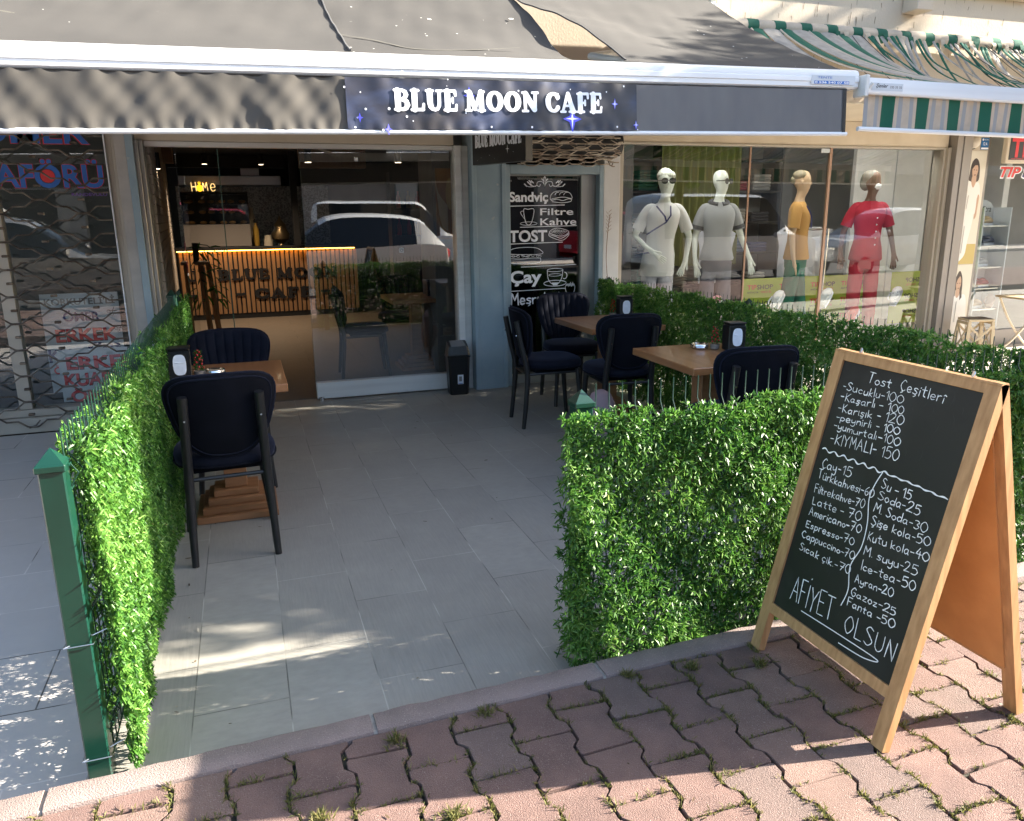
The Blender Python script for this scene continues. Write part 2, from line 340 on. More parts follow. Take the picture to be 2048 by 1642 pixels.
def kin(x): return 2.098+.034*x
def kout(x): return 2.004+.034*x
mb = MB(); xs = [-6.1, -5.2, -4.3, -3.4, -2.5, -1.6, -.62, .245, 1.0, 1.86, 2.7, 3.6, 4.5, 5.4, 6.3, 7.2, 8.1]
for a, b in zip(xs[:-1], xs[1:]):
    n = 14
    prof = [(0, -.15), (0, .070), (.005, .082), (.014, .086), (.084, .086), (.092, .082), (.097, .070), (.097, -.15)]
    def kf(u, v, a=a, b=b):
        x = a+.006+(b-a-.012)*u; d, z = prof[int(v)]
        j = .0016*math.sin(x*61+int(v)*2.1)+.0012*math.sin(x*143+int(v)*5)
        return (x, kout(x)-.003+d+j, z+(.7*j if z > 0 else 0))
    mb.grid(kf, linsp(0, 1, n), range(8))
    for t in (0, 1): mb.add([kf(t, v) for v in range(8)], [tuple(range(8))])
struct('kerb', mb, M['kerb'], smooth=35)
mb = MB()
for x in xs[1:-1]: mb.box(x-.012, kout(x)+.001, -.1, x+.014, kin(x)-.003, .080, bev=.006)
struct('kerb_joint', mb, M['mortar'])

# interlocking pavers: bone-shaped blocks, alternate columns shifted by half a block
PH, PP = .2095, .1570; A_, B_ = .0868, .0652
def clip(poly, nx, ny, c):
    out = []
    for i, p in enumerate(poly):
        q = poly[(i+1) % len(poly)]; dp = p[0]*nx+p[1]*ny-c; dq = q[0]*nx+q[1]*ny-c
        if dp <= 0: out.append(p)
        if dp*dq < 0:
            t = dp/(dp-dq); out.append((p[0]+(q[0]-p[0])*t, p[1]+(q[1]-p[1])*t))
    return out
def bone():
    g = .0015; a, b = A_-g, B_-g; h = PH/2-g; y1, y2 = .064, .040
    right = [(a-.006, -h), (a, -h+.006), (a, -y1), (b, -y2), (b, y2), (a, y1), (a, h-.006), (a-.006, h)]
    return right+[(-x, y) for x, y in right[::-1]]
BONE = bone()
ang = .010
pav = [MB(), MB(), MB()]
for ci in range(-42, 42):
    for ri in range(-17, 3):
        cx, cy_ = .547+ci*PP, 1.8235+ri*PH-(PH/2 if ci % 2 else 0)
        if cy_ < -1.5 or abs(cx) > 5.2: continue
        r_ = random.Random(ci*131+ri*17)
        rz = ang+r_.uniform(-.012, .012); dz = r_.uniform(-.003, .003)-.0025; tx, ty = r_.uniform(-.014, .014), r_.uniform(-.014, .014)
        dx, dy = r_.uniform(-.0015, .0015), r_.uniform(-.0015, .0015)
        q = [(cx+dx+x*math.cos(rz)-y*math.sin(rz), cy_+dy+(cx-.547)*ang+x*math.sin(rz)+y*math.cos(rz)) for x, y in BONE]
        for i_ in range(len(q)):
            k_ = 1-(r_.uniform(.02, .09) if r_.random() < .09 else r_.uniform(-.006, .010)); q[i_] = (cx+(q[i_][0]-cx)*k_, cy_+(q[i_][1]-cy_)*k_)
        q = clip(q, -.034, 1, 2.004-.007)
        if len(q) < 4: continue
        gx_ = sum(p[0] for p in q)/len(q); gy_ = sum(p[1] for p in q)/len(q)
        if max(p[1] for p in q)-min(p[1] for p in q) < .03: continue
        n = len(q)
        def lev(ins, z):
            out = []
            for x, y in q:
                L_ = math.hypot(x-gx_, y-gy_); k = 1-ins/max(L_, .02)
                X, Y = gx_+(x-gx_)*k, gy_+(y-gy_)*k
                out.append((X, Y, z+dz+(X-gx_)*tx+(Y-gy_)*ty))
            return out
        vs_ = lev(0, -.0)+lev(0, .072)+lev(.0006, .0785)+lev(.0022, .080)
        fs = [tuple(3*n+i for i in range(n))]+[(k*n+i, k*n+(i+1) % n, (k+1)*n+(i+1) % n, (k+1)*n+i) for k in range(3) for i in range(n)]
        pick = r_.random(); pav[0 if pick < .55 else 1 if pick < .78 else 2].add(vs_, fs)
for k, nm in enumerate(('pavers', 'pavers', 'pavers')):
    struct(nm, pav[k], [M['paver'], M['paver2'], M['paver3']][k])
mb = MB(); mb.box(-30, -1.60, -.15, 30, 1.985, .064); struct('paver_bed', mb, M['joint'])
mb = MB(); mb.box(5.3, -1.5, .056, 30, 1.98, .078); mb.box(-30, -1.5, .056, -5.3, 1.80, .078); struct('pavement', mb, M['paver'])
mb = MB(); mb.box(-60, -1.74, -.2, 60, -1.605, .07, bev=.01); struct('road_kerb', mb, M['kerb'])
mb = MB(); mb.box(-60, -12.6, -.2, 60, -9.55, .05, bev=.01); struct('far_pavement', mb, M['neigh_floor'])

# ------------------------------------------------------------ blades: grass tufts in the joints and the artificial hedges
def leaf_material(name, cols, rough=.38, transl=.28, spec=.5):
    m_ = bpy.data.materials.new(name); m_.use_nodes = True; t = m_.node_tree; N = t.nodes; L = t.links; p = N['Principled BSDF']
    at = N.new('ShaderNodeAttribute'); at.attribute_name = 'tint'
    r_ = N.new('ShaderNodeValToRGB'); e = r_.color_ramp.elements
    e[0].position = 0; e[0].color = (*cols[0], 1); e[1].position = 1; e[1].color = (*cols[-1], 1)
    top = .955 if len(cols) > 5 else 1
    for k, c in enumerate(cols[1:-1]):
        x = e.new((k+1)/(len(cols)-1 if top == 1 else len(cols)-2)*top); x.color = (*c, 1)
    L.new(at.outputs['Fac'], r_.inputs[0]); L.new(r_.outputs[0], p.inputs['Base Color'])
    p.inputs['Roughness'].default_value = rough; p.inputs['Specular IOR Level'].default_value = spec
    tr = N.new('ShaderNodeBsdfTranslucent'); L.new(r_.outputs[0], tr.inputs[0])
    mx = N.new('ShaderNodeMixShader'); mx.inputs[0].default_value = transl
    L.new(p.outputs[0], mx.inputs[1]); L.new(tr.outputs[0], mx.inputs[2]); L.new(mx.outputs[0], N['Material Output'].inputs[0])
    return m_
def blades(name, root, dirs, side, length, width, tint, m_, parent=None, droop=.25):
    """n little strap leaves of two bent quads each, in one mesh"""
    n = len(root)
    d = dirs/np.linalg.norm(dirs, axis=1, keepdims=True)
    s = side-d*np.sum(side*d, 1, keepdims=True); s /= np.linalg.norm(s, axis=1, keepdims=True)+1e-9
    L_ = length[:, None]; W = width[:, None]*.5
    dn = np.array([0, 0, -1.0])*droop
    p1 = root+d*L_*.55; p2 = root+d*L_+dn*L_*RNG.random((n, 1))
    v = np.stack([root-s*W*.7, root+s*W*.7, p1-s*W, p1+s*W, p2-s*W*.35, p2+s*W*.35], 1).reshape(-1, 3)
    b = (np.arange(n)*6)[:, None]
    f = np.concatenate([b+np.array([0, 1, 3, 2]), b+np.array([2, 3, 5, 4])], 1).reshape(-1, 4)
    me = bpy.data.meshes.new(name)
    me.vertices.add(len(v)); me.vertices.foreach_set('co', v.astype(np.float32).ravel())
    me.loops.add(f.size); me.loops.foreach_set('vertex_index', f.astype(np.int32).ravel())
    me.polygons.add(len(f)); me.polygons.foreach_set('loop_start', np.arange(0, f.size, 4, dtype=np.int32))
    me.polygons.foreach_set('loop_total', np.full(len(f), 4, dtype=np.int32))
    a = me.attributes.new('tint', 'FLOAT', 'POINT'); a.data.foreach_set('value', np.repeat(tint, 6).astype(np.float32))
    me.materials.append(m_); me.update(calc_edges=True); me.validate()
    o = bpy.data.objects.new(name, me); C.objects.link(o)
    if parent: o.parent = parent
    return o
M['hedge'] = leaf_material('artificial_leaf', [(.014, .058, .012), (.044, .14, .020), (.085, .215, .032), (.15, .30, .05), (.27, .42, .13), (.40, .27, .10)], rough=.42, transl=.38, spec=.4)
M['grass'] = leaf_material('joint_grass', [(.06, .075, .018), (.12, .13, .03), (.20, .18, .06), (.26, .21, .09)], rough=.7, transl=.35)
def hedge_leaves(p0, p1, nrm, z0, z1, thick, sprigs, parent, size=1.0, bias=1.0, posts=()):
    p0 = np.array(p0); p1 = np.array(p1); ax = (p1-p0)/np.linalg.norm(p1-p0); Ln = np.linalg.norm(p1-p0); nv = np.array(nrm, float)
    u = RNG.random(sprigs)**bias*Ln; zz = z0+(z1-z0)*RNG.random(sprigs)
    t = RNG.random(sprigs); face = np.where(RNG.random(sprigs) < .72, 1.0, -1.0)
    base = np.zeros((sprigs, 3)); base[:, :2] = p0+np.outer(u, ax)+np.outer((.5+.5*face*(1-t**1.6*.9))*thick-thick, nv)
    bulge = .012*np.sin(u*7.3+zz*5)+.010*np.sin(u*17+1.3)*np.sin(zz*13)
    base[:, :2] += np.outer(bulge*face, nv); base[:, 2] = zz+.010*np.sin(u*9)+.008*np.sin(u*23+2)
    keep = np.ones(sprigs, bool)
    for px, py in posts: keep &= np.hypot(base[:, 0]-px, base[:, 1]-py) > .078
    base = base[keep]; face = face[keep]; u = u[keep]; sprigs = len(base)
    k = 7
    root = np.repeat(base, k, 0); fc = np.repeat(face, k)
    ang_ = RNG.random(len(root))*2*PI; out = .2+.6*RNG.random(len(root))
    dirs = np.zeros((len(root), 3)); dirs[:, :2] = np.outer(fc*out, nv)+np.outer(np.cos(ang_)*.95, ax); dirs[:, 2] = np.sin(ang_)*.95+.12
    top = np.clip((root[:, 2]-(z1-.06))/.06, 0, 1); dirs[:, 2] += top*.7
    side = RNG.normal(size=(len(root), 3))
    ln = (.013+.016*RNG.random(len(root)))*size; wd = (.0042+.0026*RNG.random(len(root)))*size
    sprigtint = np.repeat(RNG.random(sprigs), k)
    tint = np.clip(.50*RNG.random(len(root))+.42*sprigtint+.10*np.sin(root[:, 2]*11+u.repeat(k)*4), 0, 1)
    return blades('leaves', root, dirs, side, ln, wd, tint, M['hedge'], parent)
def fence_post(root, x, y, h, yawz=0, w_=.031):
    mb = MB(); mb.box(x-w_, y-w_, -.06, x+w_, y+w_, h-.055, bev=.004)
    o = obj('post', mb, M['green_paint'], root)
    c = MB(); e = w_+.006
    c.box(x-e, y-e, h-.060, x+e, y+e, h-.040, bev=.003)
    c.add([(x-e+.004, y-e+.004, h-.0398), (x+e-.004, y-e+.004, h-.0398), (x+e-.004, y+e-.004, h-.0398), (x-e+.004, y+e-.004, h-.0398), (x, y, h)],
          [(0, 1, 4), (1, 2, 4), (2, 3, 4), (3, 0, 4), (3, 2, 1, 0)])
    cp_ = obj('cap', c, M['green_paint'], o)
    return o
def wire_panel(root, p0, p1, h, step=.05):
    p0 = Vector((*p0, 0)); p1 = Vector((*p1, 0)); ax = (p1-p0).normalized(); Ln = (p1-p0).length; nrm = Vector((ax.y, -ax.x, 0))
    mb = MB(); n = int(Ln/step)
    for i in range(n+1):
        b = p0+ax*(i*step)
        z = [.03, .12, .16, .20, .50, .54, .58, h-.17, h-.125, h-.08, h]
        off = [0, 0, .028, 0, 0, .028, 0, 0, .028, 0, 0]
        mb.tube([b+nrm*o_+Vector((0, 0, q)) for q, o_ in zip(z, off)], .0023, 5)
    for z in (.05, .12, .20, .35, .50, .58, .72, h-.17): mb.tube([p0+nrm*.005+Vector((0, 0, z)), p1+nrm*.005+Vector((0, 0, z))], .0026, 5)
    return obj('wire_panel', mb, M['wire'], root, smooth=True)

t = thing('hedge_fence', 'green wire fence lined with bright artificial hedge, beside the walkway and the grille front', 'fence', (0, 0, 0), 0, 'artificial hedge fences round the terrace')
for y, h in ((2.20, .985), (3.93, 1.0), (6.20, 1.06)): fence_post(t, -.515, y, h)
wire_panel(t, (-.490, 2.22), (-.490, 6.66), 1.03)
hedge_leaves((-.422, 2.17), (-.422, 6.66), (1, 0), .02, .97, .100, 28000, t, 1.0, 1.25, ((-.515, 2.2), (-.515, 3.93), (-.515, 6.2)))
for z in (.43, .075):
    mb = MB(); mb.tube([(-.515+.037*a, 2.20+.037*b, z+.004*math.sin(3*a+b)) for a, b in ((-1, -1), (1, -1), (1, 1), (-1, 1), (-1, -1))]+[(-.45, 2.21, z+.02)], .0016, 5)
    obj('tie_wire', mb, M['steel_wire'], t)
t = thing('hedge_fence', 'low artificial hedge fence behind the kerb, next to the menu board', 'fence', (0, 0, 0), 0, 'artificial hedge fences round the terrace')
fence_post(t, 1.055, 2.375, .972); fence_post(t, 3.17, 2.42, .972)
wire_panel(t, (1.10, 2.355), (3.13, 2.355), .99)
hedge_leaves((.940, 2.215), (3.20, 2.265), (0, -1), .015, .905, .085, 19000, t)
t = thing('hedge_fence', 'dark green artificial hedge fence between the terrace tables and the clothes shop window', 'fence', (0, 0, 0), 0, 'artificial hedge fences round the terrace')
for y in (4.45, 6.60): fence_post(t, 3.20, y, .99)
wire_panel(t, (3.205, 6.66), (3.205, 2.46), .99)
hedge_leaves((3.105, 6.68), (3.105, 2.36), (-1, 0), .02, .955, .10, 31000, t, 1.12)

# grass and moss in the joints
n = 5600
pts = []
rr_ = random.Random(3)
while len(pts) < n:
    ci = rr_.randint(-24, 26); ri = rr_.randint(-6, 2)
    cx = .547+ci*PP; cy_ = 1.8235+ri*PH-(PH/2 if ci % 2 else 0)
    if rr_.random() < .45: x, y = cx+rr_.uniform(-A_, A_), cy_+PH/2
    else:
        y = cy_+rr_.uniform(-PH/2, PH/2); yy = abs(y-cy_); hw = B_ if yy < .040 else A_ if yy > .064 else B_+(A_-B_)*(yy-.04)/.024
        x = cx+hw*rr_.choice((-1, 1))
    y += (x-.547)*ang
    if y > kout(x)-.004 or x < -1.6 or x > 3.6 or y < .9: continue
    v = math.sin(x*7.1+y*3)*math.sin(y*9.3-x*2.2)+.55*math.sin(x*23+y*17)
    if v < rr_.uniform(-1.1, .3): continue
    pts.append((x+rr_.gauss(0, .003), y+rr_.gauss(0, .003), .072))
pts = np.array(pts); k = 5
tall = np.clip(RNG.normal(.6, .25, len(pts)), .3, 1.3)
hot = (RNG.random(len(pts)) < .02); tall[hot] *= 1.6
extra = []
for (x, y) in ((.295, 1.955), (1.075, 2.02), (.58, 1.99), (.06, 1.72), (.38, 1.62), (1.52, 1.93), (1.30, 1.99), (.07, 1.60)):
    for _ in range(26): extra.append((x+RNG.normal(0, .010), y+RNG.normal(0, .008), .068))
pts = np.concatenate([pts, np.array(extra)]); tall = np.concatenate([tall, np.full(len(extra), 1.7)])
root = np.repeat(pts, k, 0)+RNG.normal(0, .0025, (len(pts)*k, 3))*np.array([1, 1, 0])
dirs = RNG.normal(0, .55, root.shape); dirs[:, 2] = 1
ln = (.010+.014*RNG.random(len(root)))*np.repeat(tall, k)+.008
o = blades('grass', root, dirs, RNG.normal(size=root.shape), ln, .0018+.0014*RNG.random(len(root)), np.clip(RNG.random(len(root))*.8+.1*np.repeat(RNG.random(len(pts)), k), 0, 1), M['grass'], droop=.5)
tag(o, 'thin grass and moss growing in the paver joints', 'grass', kind='stuff')
# ============================================================ LETTERING
def text_mb(s, h, fn, bold=0, extrude=.002, mb=None, mi=0, width=None, align='LEFT', shear=0):
    """built-in sans text of cap height h; fn(u, v, d) puts it in the place; width: squeeze or stretch to that length"""
    cu = bpy.data.curves.new('t', 'FONT'); cu.body = s; cu.size = 1; cu.offset = bold; cu.extrude = 0; cu.resolution_u = 4; cu.shear = shear
    o = bpy.data.objects.new('t', cu); C.objects.link(o)
    bpy.context.view_layer.update()
    me = bpy.data.meshes.new_from_object(o.evaluated_get(bpy.context.evaluated_depsgraph_get()))
    bpy.data.objects.remove(o); bpy.data.curves.remove(cu)
    vs = [v.co.copy() for v in me.vertices]; fs = [tuple(p.vertices) for p in me.polygons]
    bpy.data.meshes.remove(me)
    if not vs: return mb or MB()
    x0 = min(v.x for v in vs)+bold; x1 = max(v.x for v in vs)-bold; k = h/.727
    kx = (width/(x1-x0)) if width else k
    sh = (x1-x0)*kx*(.5 if align == 'CENTER' else 0)
    mb = mb or MB()
    mb.add([fn((v.x-x0)*kx-sh, v.y*k, extrude) for v in vs], fs, mi)
    return mb
def cat_rom(P, k=6):
    if len(P) < 3: return P
    closed = math.dist(P[0][:2], P[-1][:2]) < 1e-6
    out = []
    for i in range(len(P)-1):
        p0 = P[i-1] if i > 0 else (P[-2] if closed else P[0]); p1 = P[i]; p2 = P[i+1]
        p3 = P[i+2] if i+2 < len(P) else (P[1] if closed else P[-1])
        for j in range(k):
            t = j/k
            out.append(tuple(.5*(2*b+(c-a)*t+(2*a-5*b+4*c-d)*t*t+(3*b-a-3*c+d)*t**3) for a, b, c, d in zip(p0, p1, p2, p3)))
    return out+[P[-1]]
def ribbon(mb, pts, wd, fn, d=.001, mi=0, capn=5):
    """a pen stroke: pts (u, v), widths, laid on a surface through fn(u, v, depth)"""
    N = len(pts); ws = wd if isinstance(wd, (list, tuple)) else [wd]*N
    Lf, Rt = [], []
    for i in range(N):
        a = pts[max(i-1, 0)]; b = pts[min(i+1, N-1)]; dx, dy = b[0]-a[0], b[1]-a[1]; l = math.hypot(dx, dy) or 1
        nx, ny = -dy/l*ws[i]/2, dx/l*ws[i]/2
        Lf.append((pts[i][0]+nx, pts[i][1]+ny)); Rt.append((pts[i][0]-nx, pts[i][1]-ny))
    vs = [fn(*p, d) for p in Lf]+[fn(*p, d) for p in Rt]
    fs = [(i, i+1, N+i+1, N+i) for i in range(N-1)]
    mb.add(vs, fs, mi)
    if capn:
        for e in (0, N-1):
            c = pts[e]; r = ws[e]/2; o = pts[1] if e == 0 else pts[N-2]
            a0 = math.atan2(c[1]-o[1], c[0]-o[0])
            ring = [(c[0]+r*math.cos(a0+PI*(q/capn-.5)), c[1]+r*math.sin(a0+PI*(q/capn-.5))) for q in range(capn+1)]
            mb.add([fn(*p, d) for p in ring], [tuple(range(capn+1))], mi)
G = {
'0': "3,10 .5,7 .5,3 3,0 5.5,3 5.5,7 3,10", '1': "!.5,7.5 2.5,10 2.5,0", '2': ".5,8 2,10 4.5,9.5 4.8,7 2.5,3 .3,.2 2.5,.4 5.5,.2",
'3': ".5,9.5 3,10 5,8 3,5.5 5.3,3 3,0 .3,1", '4': "!3.5,10 .5,4 5.5,4;!4,7 4,0", '5': "!5,10 1.2,10 .9,6;.9,6 3.5,6.5 5.3,3.5 3.5,.3 .5,.6",
'6': "4.5,10 1.5,7 .7,3 2.8,0 5,2.5 3.5,5 1,3.5", '7': "!.3,10 5.3,10 2,0;!1.5,5 4.5,5",
'a': "4.2,4.6 2,5 .5,2.5 2,.1 4,2 4.3,4.8;4.3,4.8 4.2,1 5,.1", 'c': "4,4.2 2.2,5 .5,2.5 2.2,0 4.2,.9", 'd': "4.2,4.4 2,5 .5,2.5 2,0 4.2,2;!4.4,10 4.3,0",
'e': ".7,2.4 4.2,2.8 3.4,4.8 1.5,4.7 .6,2.3 2,0 4.3,.8", 'f': "4,9.5 2.3,9.5 1.8,6 1.6,-.5;!.3,5 3.8,5.2", 'g': "4.2,4.6 2,5 .5,2.5 2,.3 4.1,2.2;4.3,4.8 4.3,-1.5 2.5,-3.2 .5,-2.2",
'h': "!.8,10 .8,0;.8,3 2.2,5 4,4.2 4.2,0", 'i': "!.8,5 .8,0;!.7,7.2 .95,7.5", 'ı': "!.8,5 .8,0", 'k': "!.8,9.5 .8,0;!4,5.2 .9,2.4 4.2,0", 'l': "!.8,10 .8,0",
'm': "!.6,5 .6,0;.6,3.2 1.8,5 3,4 3,0;3,3.2 4.4,5 5.8,4 5.8,0", 'n': "!.6,5 .6,0;.6,3 2.2,5 4,4 4.1,0", 'o': "2.4,5 .5,2.5 2.4,0 4.4,2.5 2.4,5",
'p': "!.7,5 .6,-3.5;.7,4 2.6,5.2 4.4,2.8 2.6,.1 .7,1", 'r': "!.7,5 .7,0;.7,3 2,4.8 3.6,4.9", 's': "4,4.6 2,5 1,3.8 3.6,1.8 2.6,.1 .5,.5", 't': "!2,8.5 2,1 3.4,.2;!.3,5.5 3.8,5.7",
'u': ".6,5 .7,1 2.3,0 4,1.5 4.2,5;!4.2,5 4.4,0", 'v': "!.3,5 2.2,0 4.3,5", 'y': ".5,5 .9,2 2.4,1.5 4.2,3;4.4,5 4.1,-1.5 2.3,-3.3 .5,-2.3", 'z': "!.5,5 4,5 .5,0 4.3,0", 'b': "!.8,10 .8,0;.8,3.5 2.6,5.2 4.4,2.8 2.6,.1 .8,1",
'A': "!.3,0 2.8,10 5.2,0;!1.2,3.8 4.4,3.8", 'C': "5,8.6 3,10 .6,5 3,0 5.2,1.2", 'E': "!4.8,10 .8,10 .8,0 5,0;!.8,5.2 4,5.2", 'F': "!.8,0 .8,10 4.8,10;!.8,5.3 4,5.3",
'G': "5,8.6 3,10 .6,5 3,0 5.2,2 5.2,4.6;!3.2,4.6 5.4,4.6", 'I': "!1,10 1,0", 'İ': "!1,9 1,0;!.9,11.4 1.1,11.7", 'K': "!.8,10 .8,0;!4.8,10 .9,4.6 5,0", 'L': "!.8,10 .8,0 4.8,0",
'M': "!.5,0 1,10 3.4,3.5 5.8,10 6.4,0", 'N': "!.6,0 .8,10 5,0 5.2,10", 'O': "3.2,10 .5,5 3.2,0 6,5 3.2,10", 'P': "!.8,0 .8,10;.8,10 4.6,9.4 4.6,5.6 .8,4.8",
'S': "4.8,8.8 2.6,10 .9,8 3,5.4 5,2.6 2.8,0 .4,1.2", 'T': "!.2,10 5.6,10;!2.9,10 2.9,0", 'U': ".8,10 .8,2.5 2.8,0 5,2.5 5.2,10", 'Y': "!.4,10 2.8,5 5.2,10;!2.8,5 2.6,0",
'-': "!.5,4 3.6,4", '.': "!.8,0 1,.25", 'D': "!.8,0 .8,10;.8,10 4,9.4 5.4,5 4,.6 .8,0", 'H': "!.8,0 .8,10;!5,10 5,0;!.8,5 5,5", 'R': "!.8,0 .8,10;.8,10 4.6,9.4 4.6,5.6 .8,4.8;!2.2,4.8 5.2,0", 'X': "!.5,10 5,0;!5,10 .5,0"}
for a, b in (('ç', 'c'), ('ş', 's'), ('Ç', 'C'), ('Ş', 'S')): G[a] = G[b]+";2.6,0 3.2,-1.2 1.8,-2.2"
G['ü'] = G['u']+";!1.4,6.8 1.5,7.3;!3.4,6.8 3.5,7.3"; G['ö'] = G['o']+";!1.4,6.8 1.5,7.3;!3.4,6.8 3.5,7.3"; G['î'] = "!.8,5 .8,0;.2,6.6 .9,7.6 2,6.8"
def glyph_strokes(ch):
    out = []
    for s in G.get(ch, '').split(';'):
        if not s: continue
        line = s[0] == '!'; P = [tuple(float(q) for q in p.split(',')) for p in s.lstrip('!').split()]
        if line: out.append([(a[0]+(b[0]-a[0])*j/4, a[1]+(b[1]-a[1])*j/4) for a, b in zip(P[:-1], P[1:]) for j in range(4)]+[P[-1]])
        else: out.append(cat_rom(P))
    return out
def hand(mb, s, u0, v0, u1, v1, h, wd, fn, mi=0, jit=.35, seed=0, d=.001, slant=0):
    """handwriting from (u0, v0) to the end point (u1, v1), cap height h"""
    rn = random.Random(seed+len(s)*7+ord(s[0])); pen = 0; items = []
    for ch in s:
        if ch == ' ': pen += 3.2; continue
        st = glyph_strokes(ch)
        if not st: continue
        sx = 1+rn.uniform(-.12, .12)
        items.append((pen, st, sx, rn.uniform(-jit, jit), 1+rn.uniform(-.12, .12), rn.uniform(-.06, .06)))
        pen += max(p[0] for q in st for p in q)*sx+1.1+rn.uniform(-.2, .2)
    L_ = pen-1.1; du, dv = u1-u0, v1-v0; kx = math.hypot(du, dv)/L_; cu, su = du/math.hypot(du, dv), dv/math.hypot(du, dv); ky = h/10
    n = 0
    for pen, st, sx, dy, sy_, rot in items:
        for q in st:
            P = []
            for x, y in q:
                X = (pen+x*sx+(rot+slant)*y)*kx; Y = (y*sy_+dy-rot*x)*ky
                P.append((u0+X*cu-Y*su, v0+X*su+Y*cu))
            w0 = rn.uniform(.75, 1.2); w_ = [wd*w0*(.62+.6*rn.random())*(.8+.35*math.sin(2.2*i_/max(1, len(P)-1)+.5)) for i_ in range(len(P))]
            ribbon(mb, P, w_, fn, d+.00003*(n % 9), mi, 4); n += 1
# heavy rounded serif capitals; strokes of (x, y, width) in tenths of the cap height
def ring(cx, cy_, rx, ry, a0, a1, wside, wtop, n=20):
    return [(cx+rx*math.cos(a), cy_+ry*math.sin(a), wtop+(wside-wtop)*abs(math.cos(a))**1.3) for a in linsp(R(a0), R(a1), n)]
S_ = lambda *p: list(p)
SERIF = {
'B': ([S_((2.1, .9, 2.9), (2.1, 9.1, 2.9)), S_((.5, .7, 1.3), (3.4, .7, 1.3)), S_((.5, 9.3, 1.3), (3.4, 9.3, 1.3)),
       [(3, 9.25, 1.4), (4.7, 9.2, 1.6), (6.1, 8.6, 2.1), (6.6, 7.3, 2.5), (6.0, 6.0, 2.0), (4.6, 5.4, 1.5), (3, 5.3, 1.2)], [(3, 5.1, 1.2), (5, 5.0, 1.6), (6.7, 4.3, 2.3), (7.2, 2.8, 2.8), (6.5, 1.4, 2.2), (4.9, .8, 1.6), (3, .75, 1.4)]], 9.0),
'L': ([S_((2.1, .9, 2.9), (2.1, 9.1, 2.9)), S_((.5, 9.3, 1.3), (4.2, 9.3, 1.3)), S_((.5, .7, 1.4), (6.6, .8, 1.6)), S_((6.5, 1.0, 1.6), (6.9, 3.2, 1.3))], 8.0),
'U': ([[(2.3, 9.1, 2.9), (2.3, 4.2, 2.9), (2.7, 2.3, 2.7), (3.7, 1.1, 2.0), (5.0, .8, 1.7), (6.3, 1.2, 1.7), (7.2, 2.6, 1.8), (7.4, 4.4, 1.8), (7.4, 9.1, 1.8)], S_((.6, 9.3, 1.3), (4.1, 9.3, 1.3)), S_((6.0, 9.3, 1.3), (8.9, 9.3, 1.3))], 9.7),
'E': ([S_((2.1, .9, 2.9), (2.1, 9.1, 2.9)), S_((.5, .7, 1.3), (6.7, .8, 1.6)), S_((.5, 9.3, 1.3), (6.3, 9.25, 1.5)), S_((6.3, 9.0, 1.4), (6.5, 7.3, 1.2)), S_((3, 5.1, 1.3), (4.8, 5.1, 1.3)), S_((5, 6.2, 1.1), (5, 4.0, 1.1)), S_((6.6, 1.0, 1.5), (7.0, 3.0, 1.2))], 8.2),
'M': ([S_((2.0, .9, 1.6), (2.3, 9.0, 1.7)), S_((2.6, 8.9, 2.8), (5.5, 1.6, 2.4)), S_((5.6, 1.6, 1.6), (8.6, 8.9, 1.8)), S_((9.2, .9, 2.9), (9.0, 9.0, 2.9)), S_((.6, .7, 1.3), (3.4, .7, 1.3)), S_((7.5, .7, 1.3), (10.9, .7, 1.3)), S_((.7, 9.3, 1.3), (2.6, 9.3, 1.3)), S_((8.8, 9.3, 1.3), (10.7, 9.3, 1.3))], 11.9),
'O': ([ring(4.9, 5, 3.35, 4.05, 0, 360, 3.0, 1.5, 32)], 10.2),
'N': ([S_((2.1, .9, 1.7), (2.1, 9.0, 1.7)), S_((2.3, 8.8, 2.9), (7.3, 1.5, 2.9)), S_((7.8, 1.2, 1.7), (7.8, 9.1, 1.7)), S_((.6, .7, 1.3), (3.6, .7, 1.3)), S_((.6, 9.3, 1.3), (2.6, 9.3, 1.3)), S_((6.2, 9.3, 1.3), (9.3, 9.3, 1.3))], 10.2),
'C': ([ring(5.0, 5, 3.4, 4.05, 38, 322, 3.0, 1.6, 26), S_((7.6, 8.8, 1.4), (7.5, 6.7, 1.4)), S_((7.6, 2.3, 1.2), (7.9, 2.9, 1.0))], 9.2),
'A': ([S_((1.6, .9, 1.6), (4.4, 9.0, 1.7)), S_((4.7, 9.2, 2.2), (7.6, .9, 3.0)), S_((2.8, 3.5, 1.2), (6.0, 3.5, 1.2)), S_((.5, .7, 1.3), (3.2, .7, 1.3)), S_((5.6, .7, 1.3), (9.2, .7, 1.3))], 10.0),
'F': ([S_((2.1, .9, 2.9), (2.1, 9.1, 2.9)), S_((.5, .7, 1.3), (4.2, .7, 1.3)), S_((.5, 9.3, 1.3), (6.4, 9.25, 1.5)), S_((6.4, 9.0, 1.4), (6.6, 7.2, 1.2)), S_((3, 5.0, 1.3), (4.8, 5.0, 1.3)), S_((5, 6.1, 1.1), (5, 3.9, 1.1))], 7.8),
'-': ([S_((1, 5, 1.8), (5.5, 5, 1.8))], 7.0)}
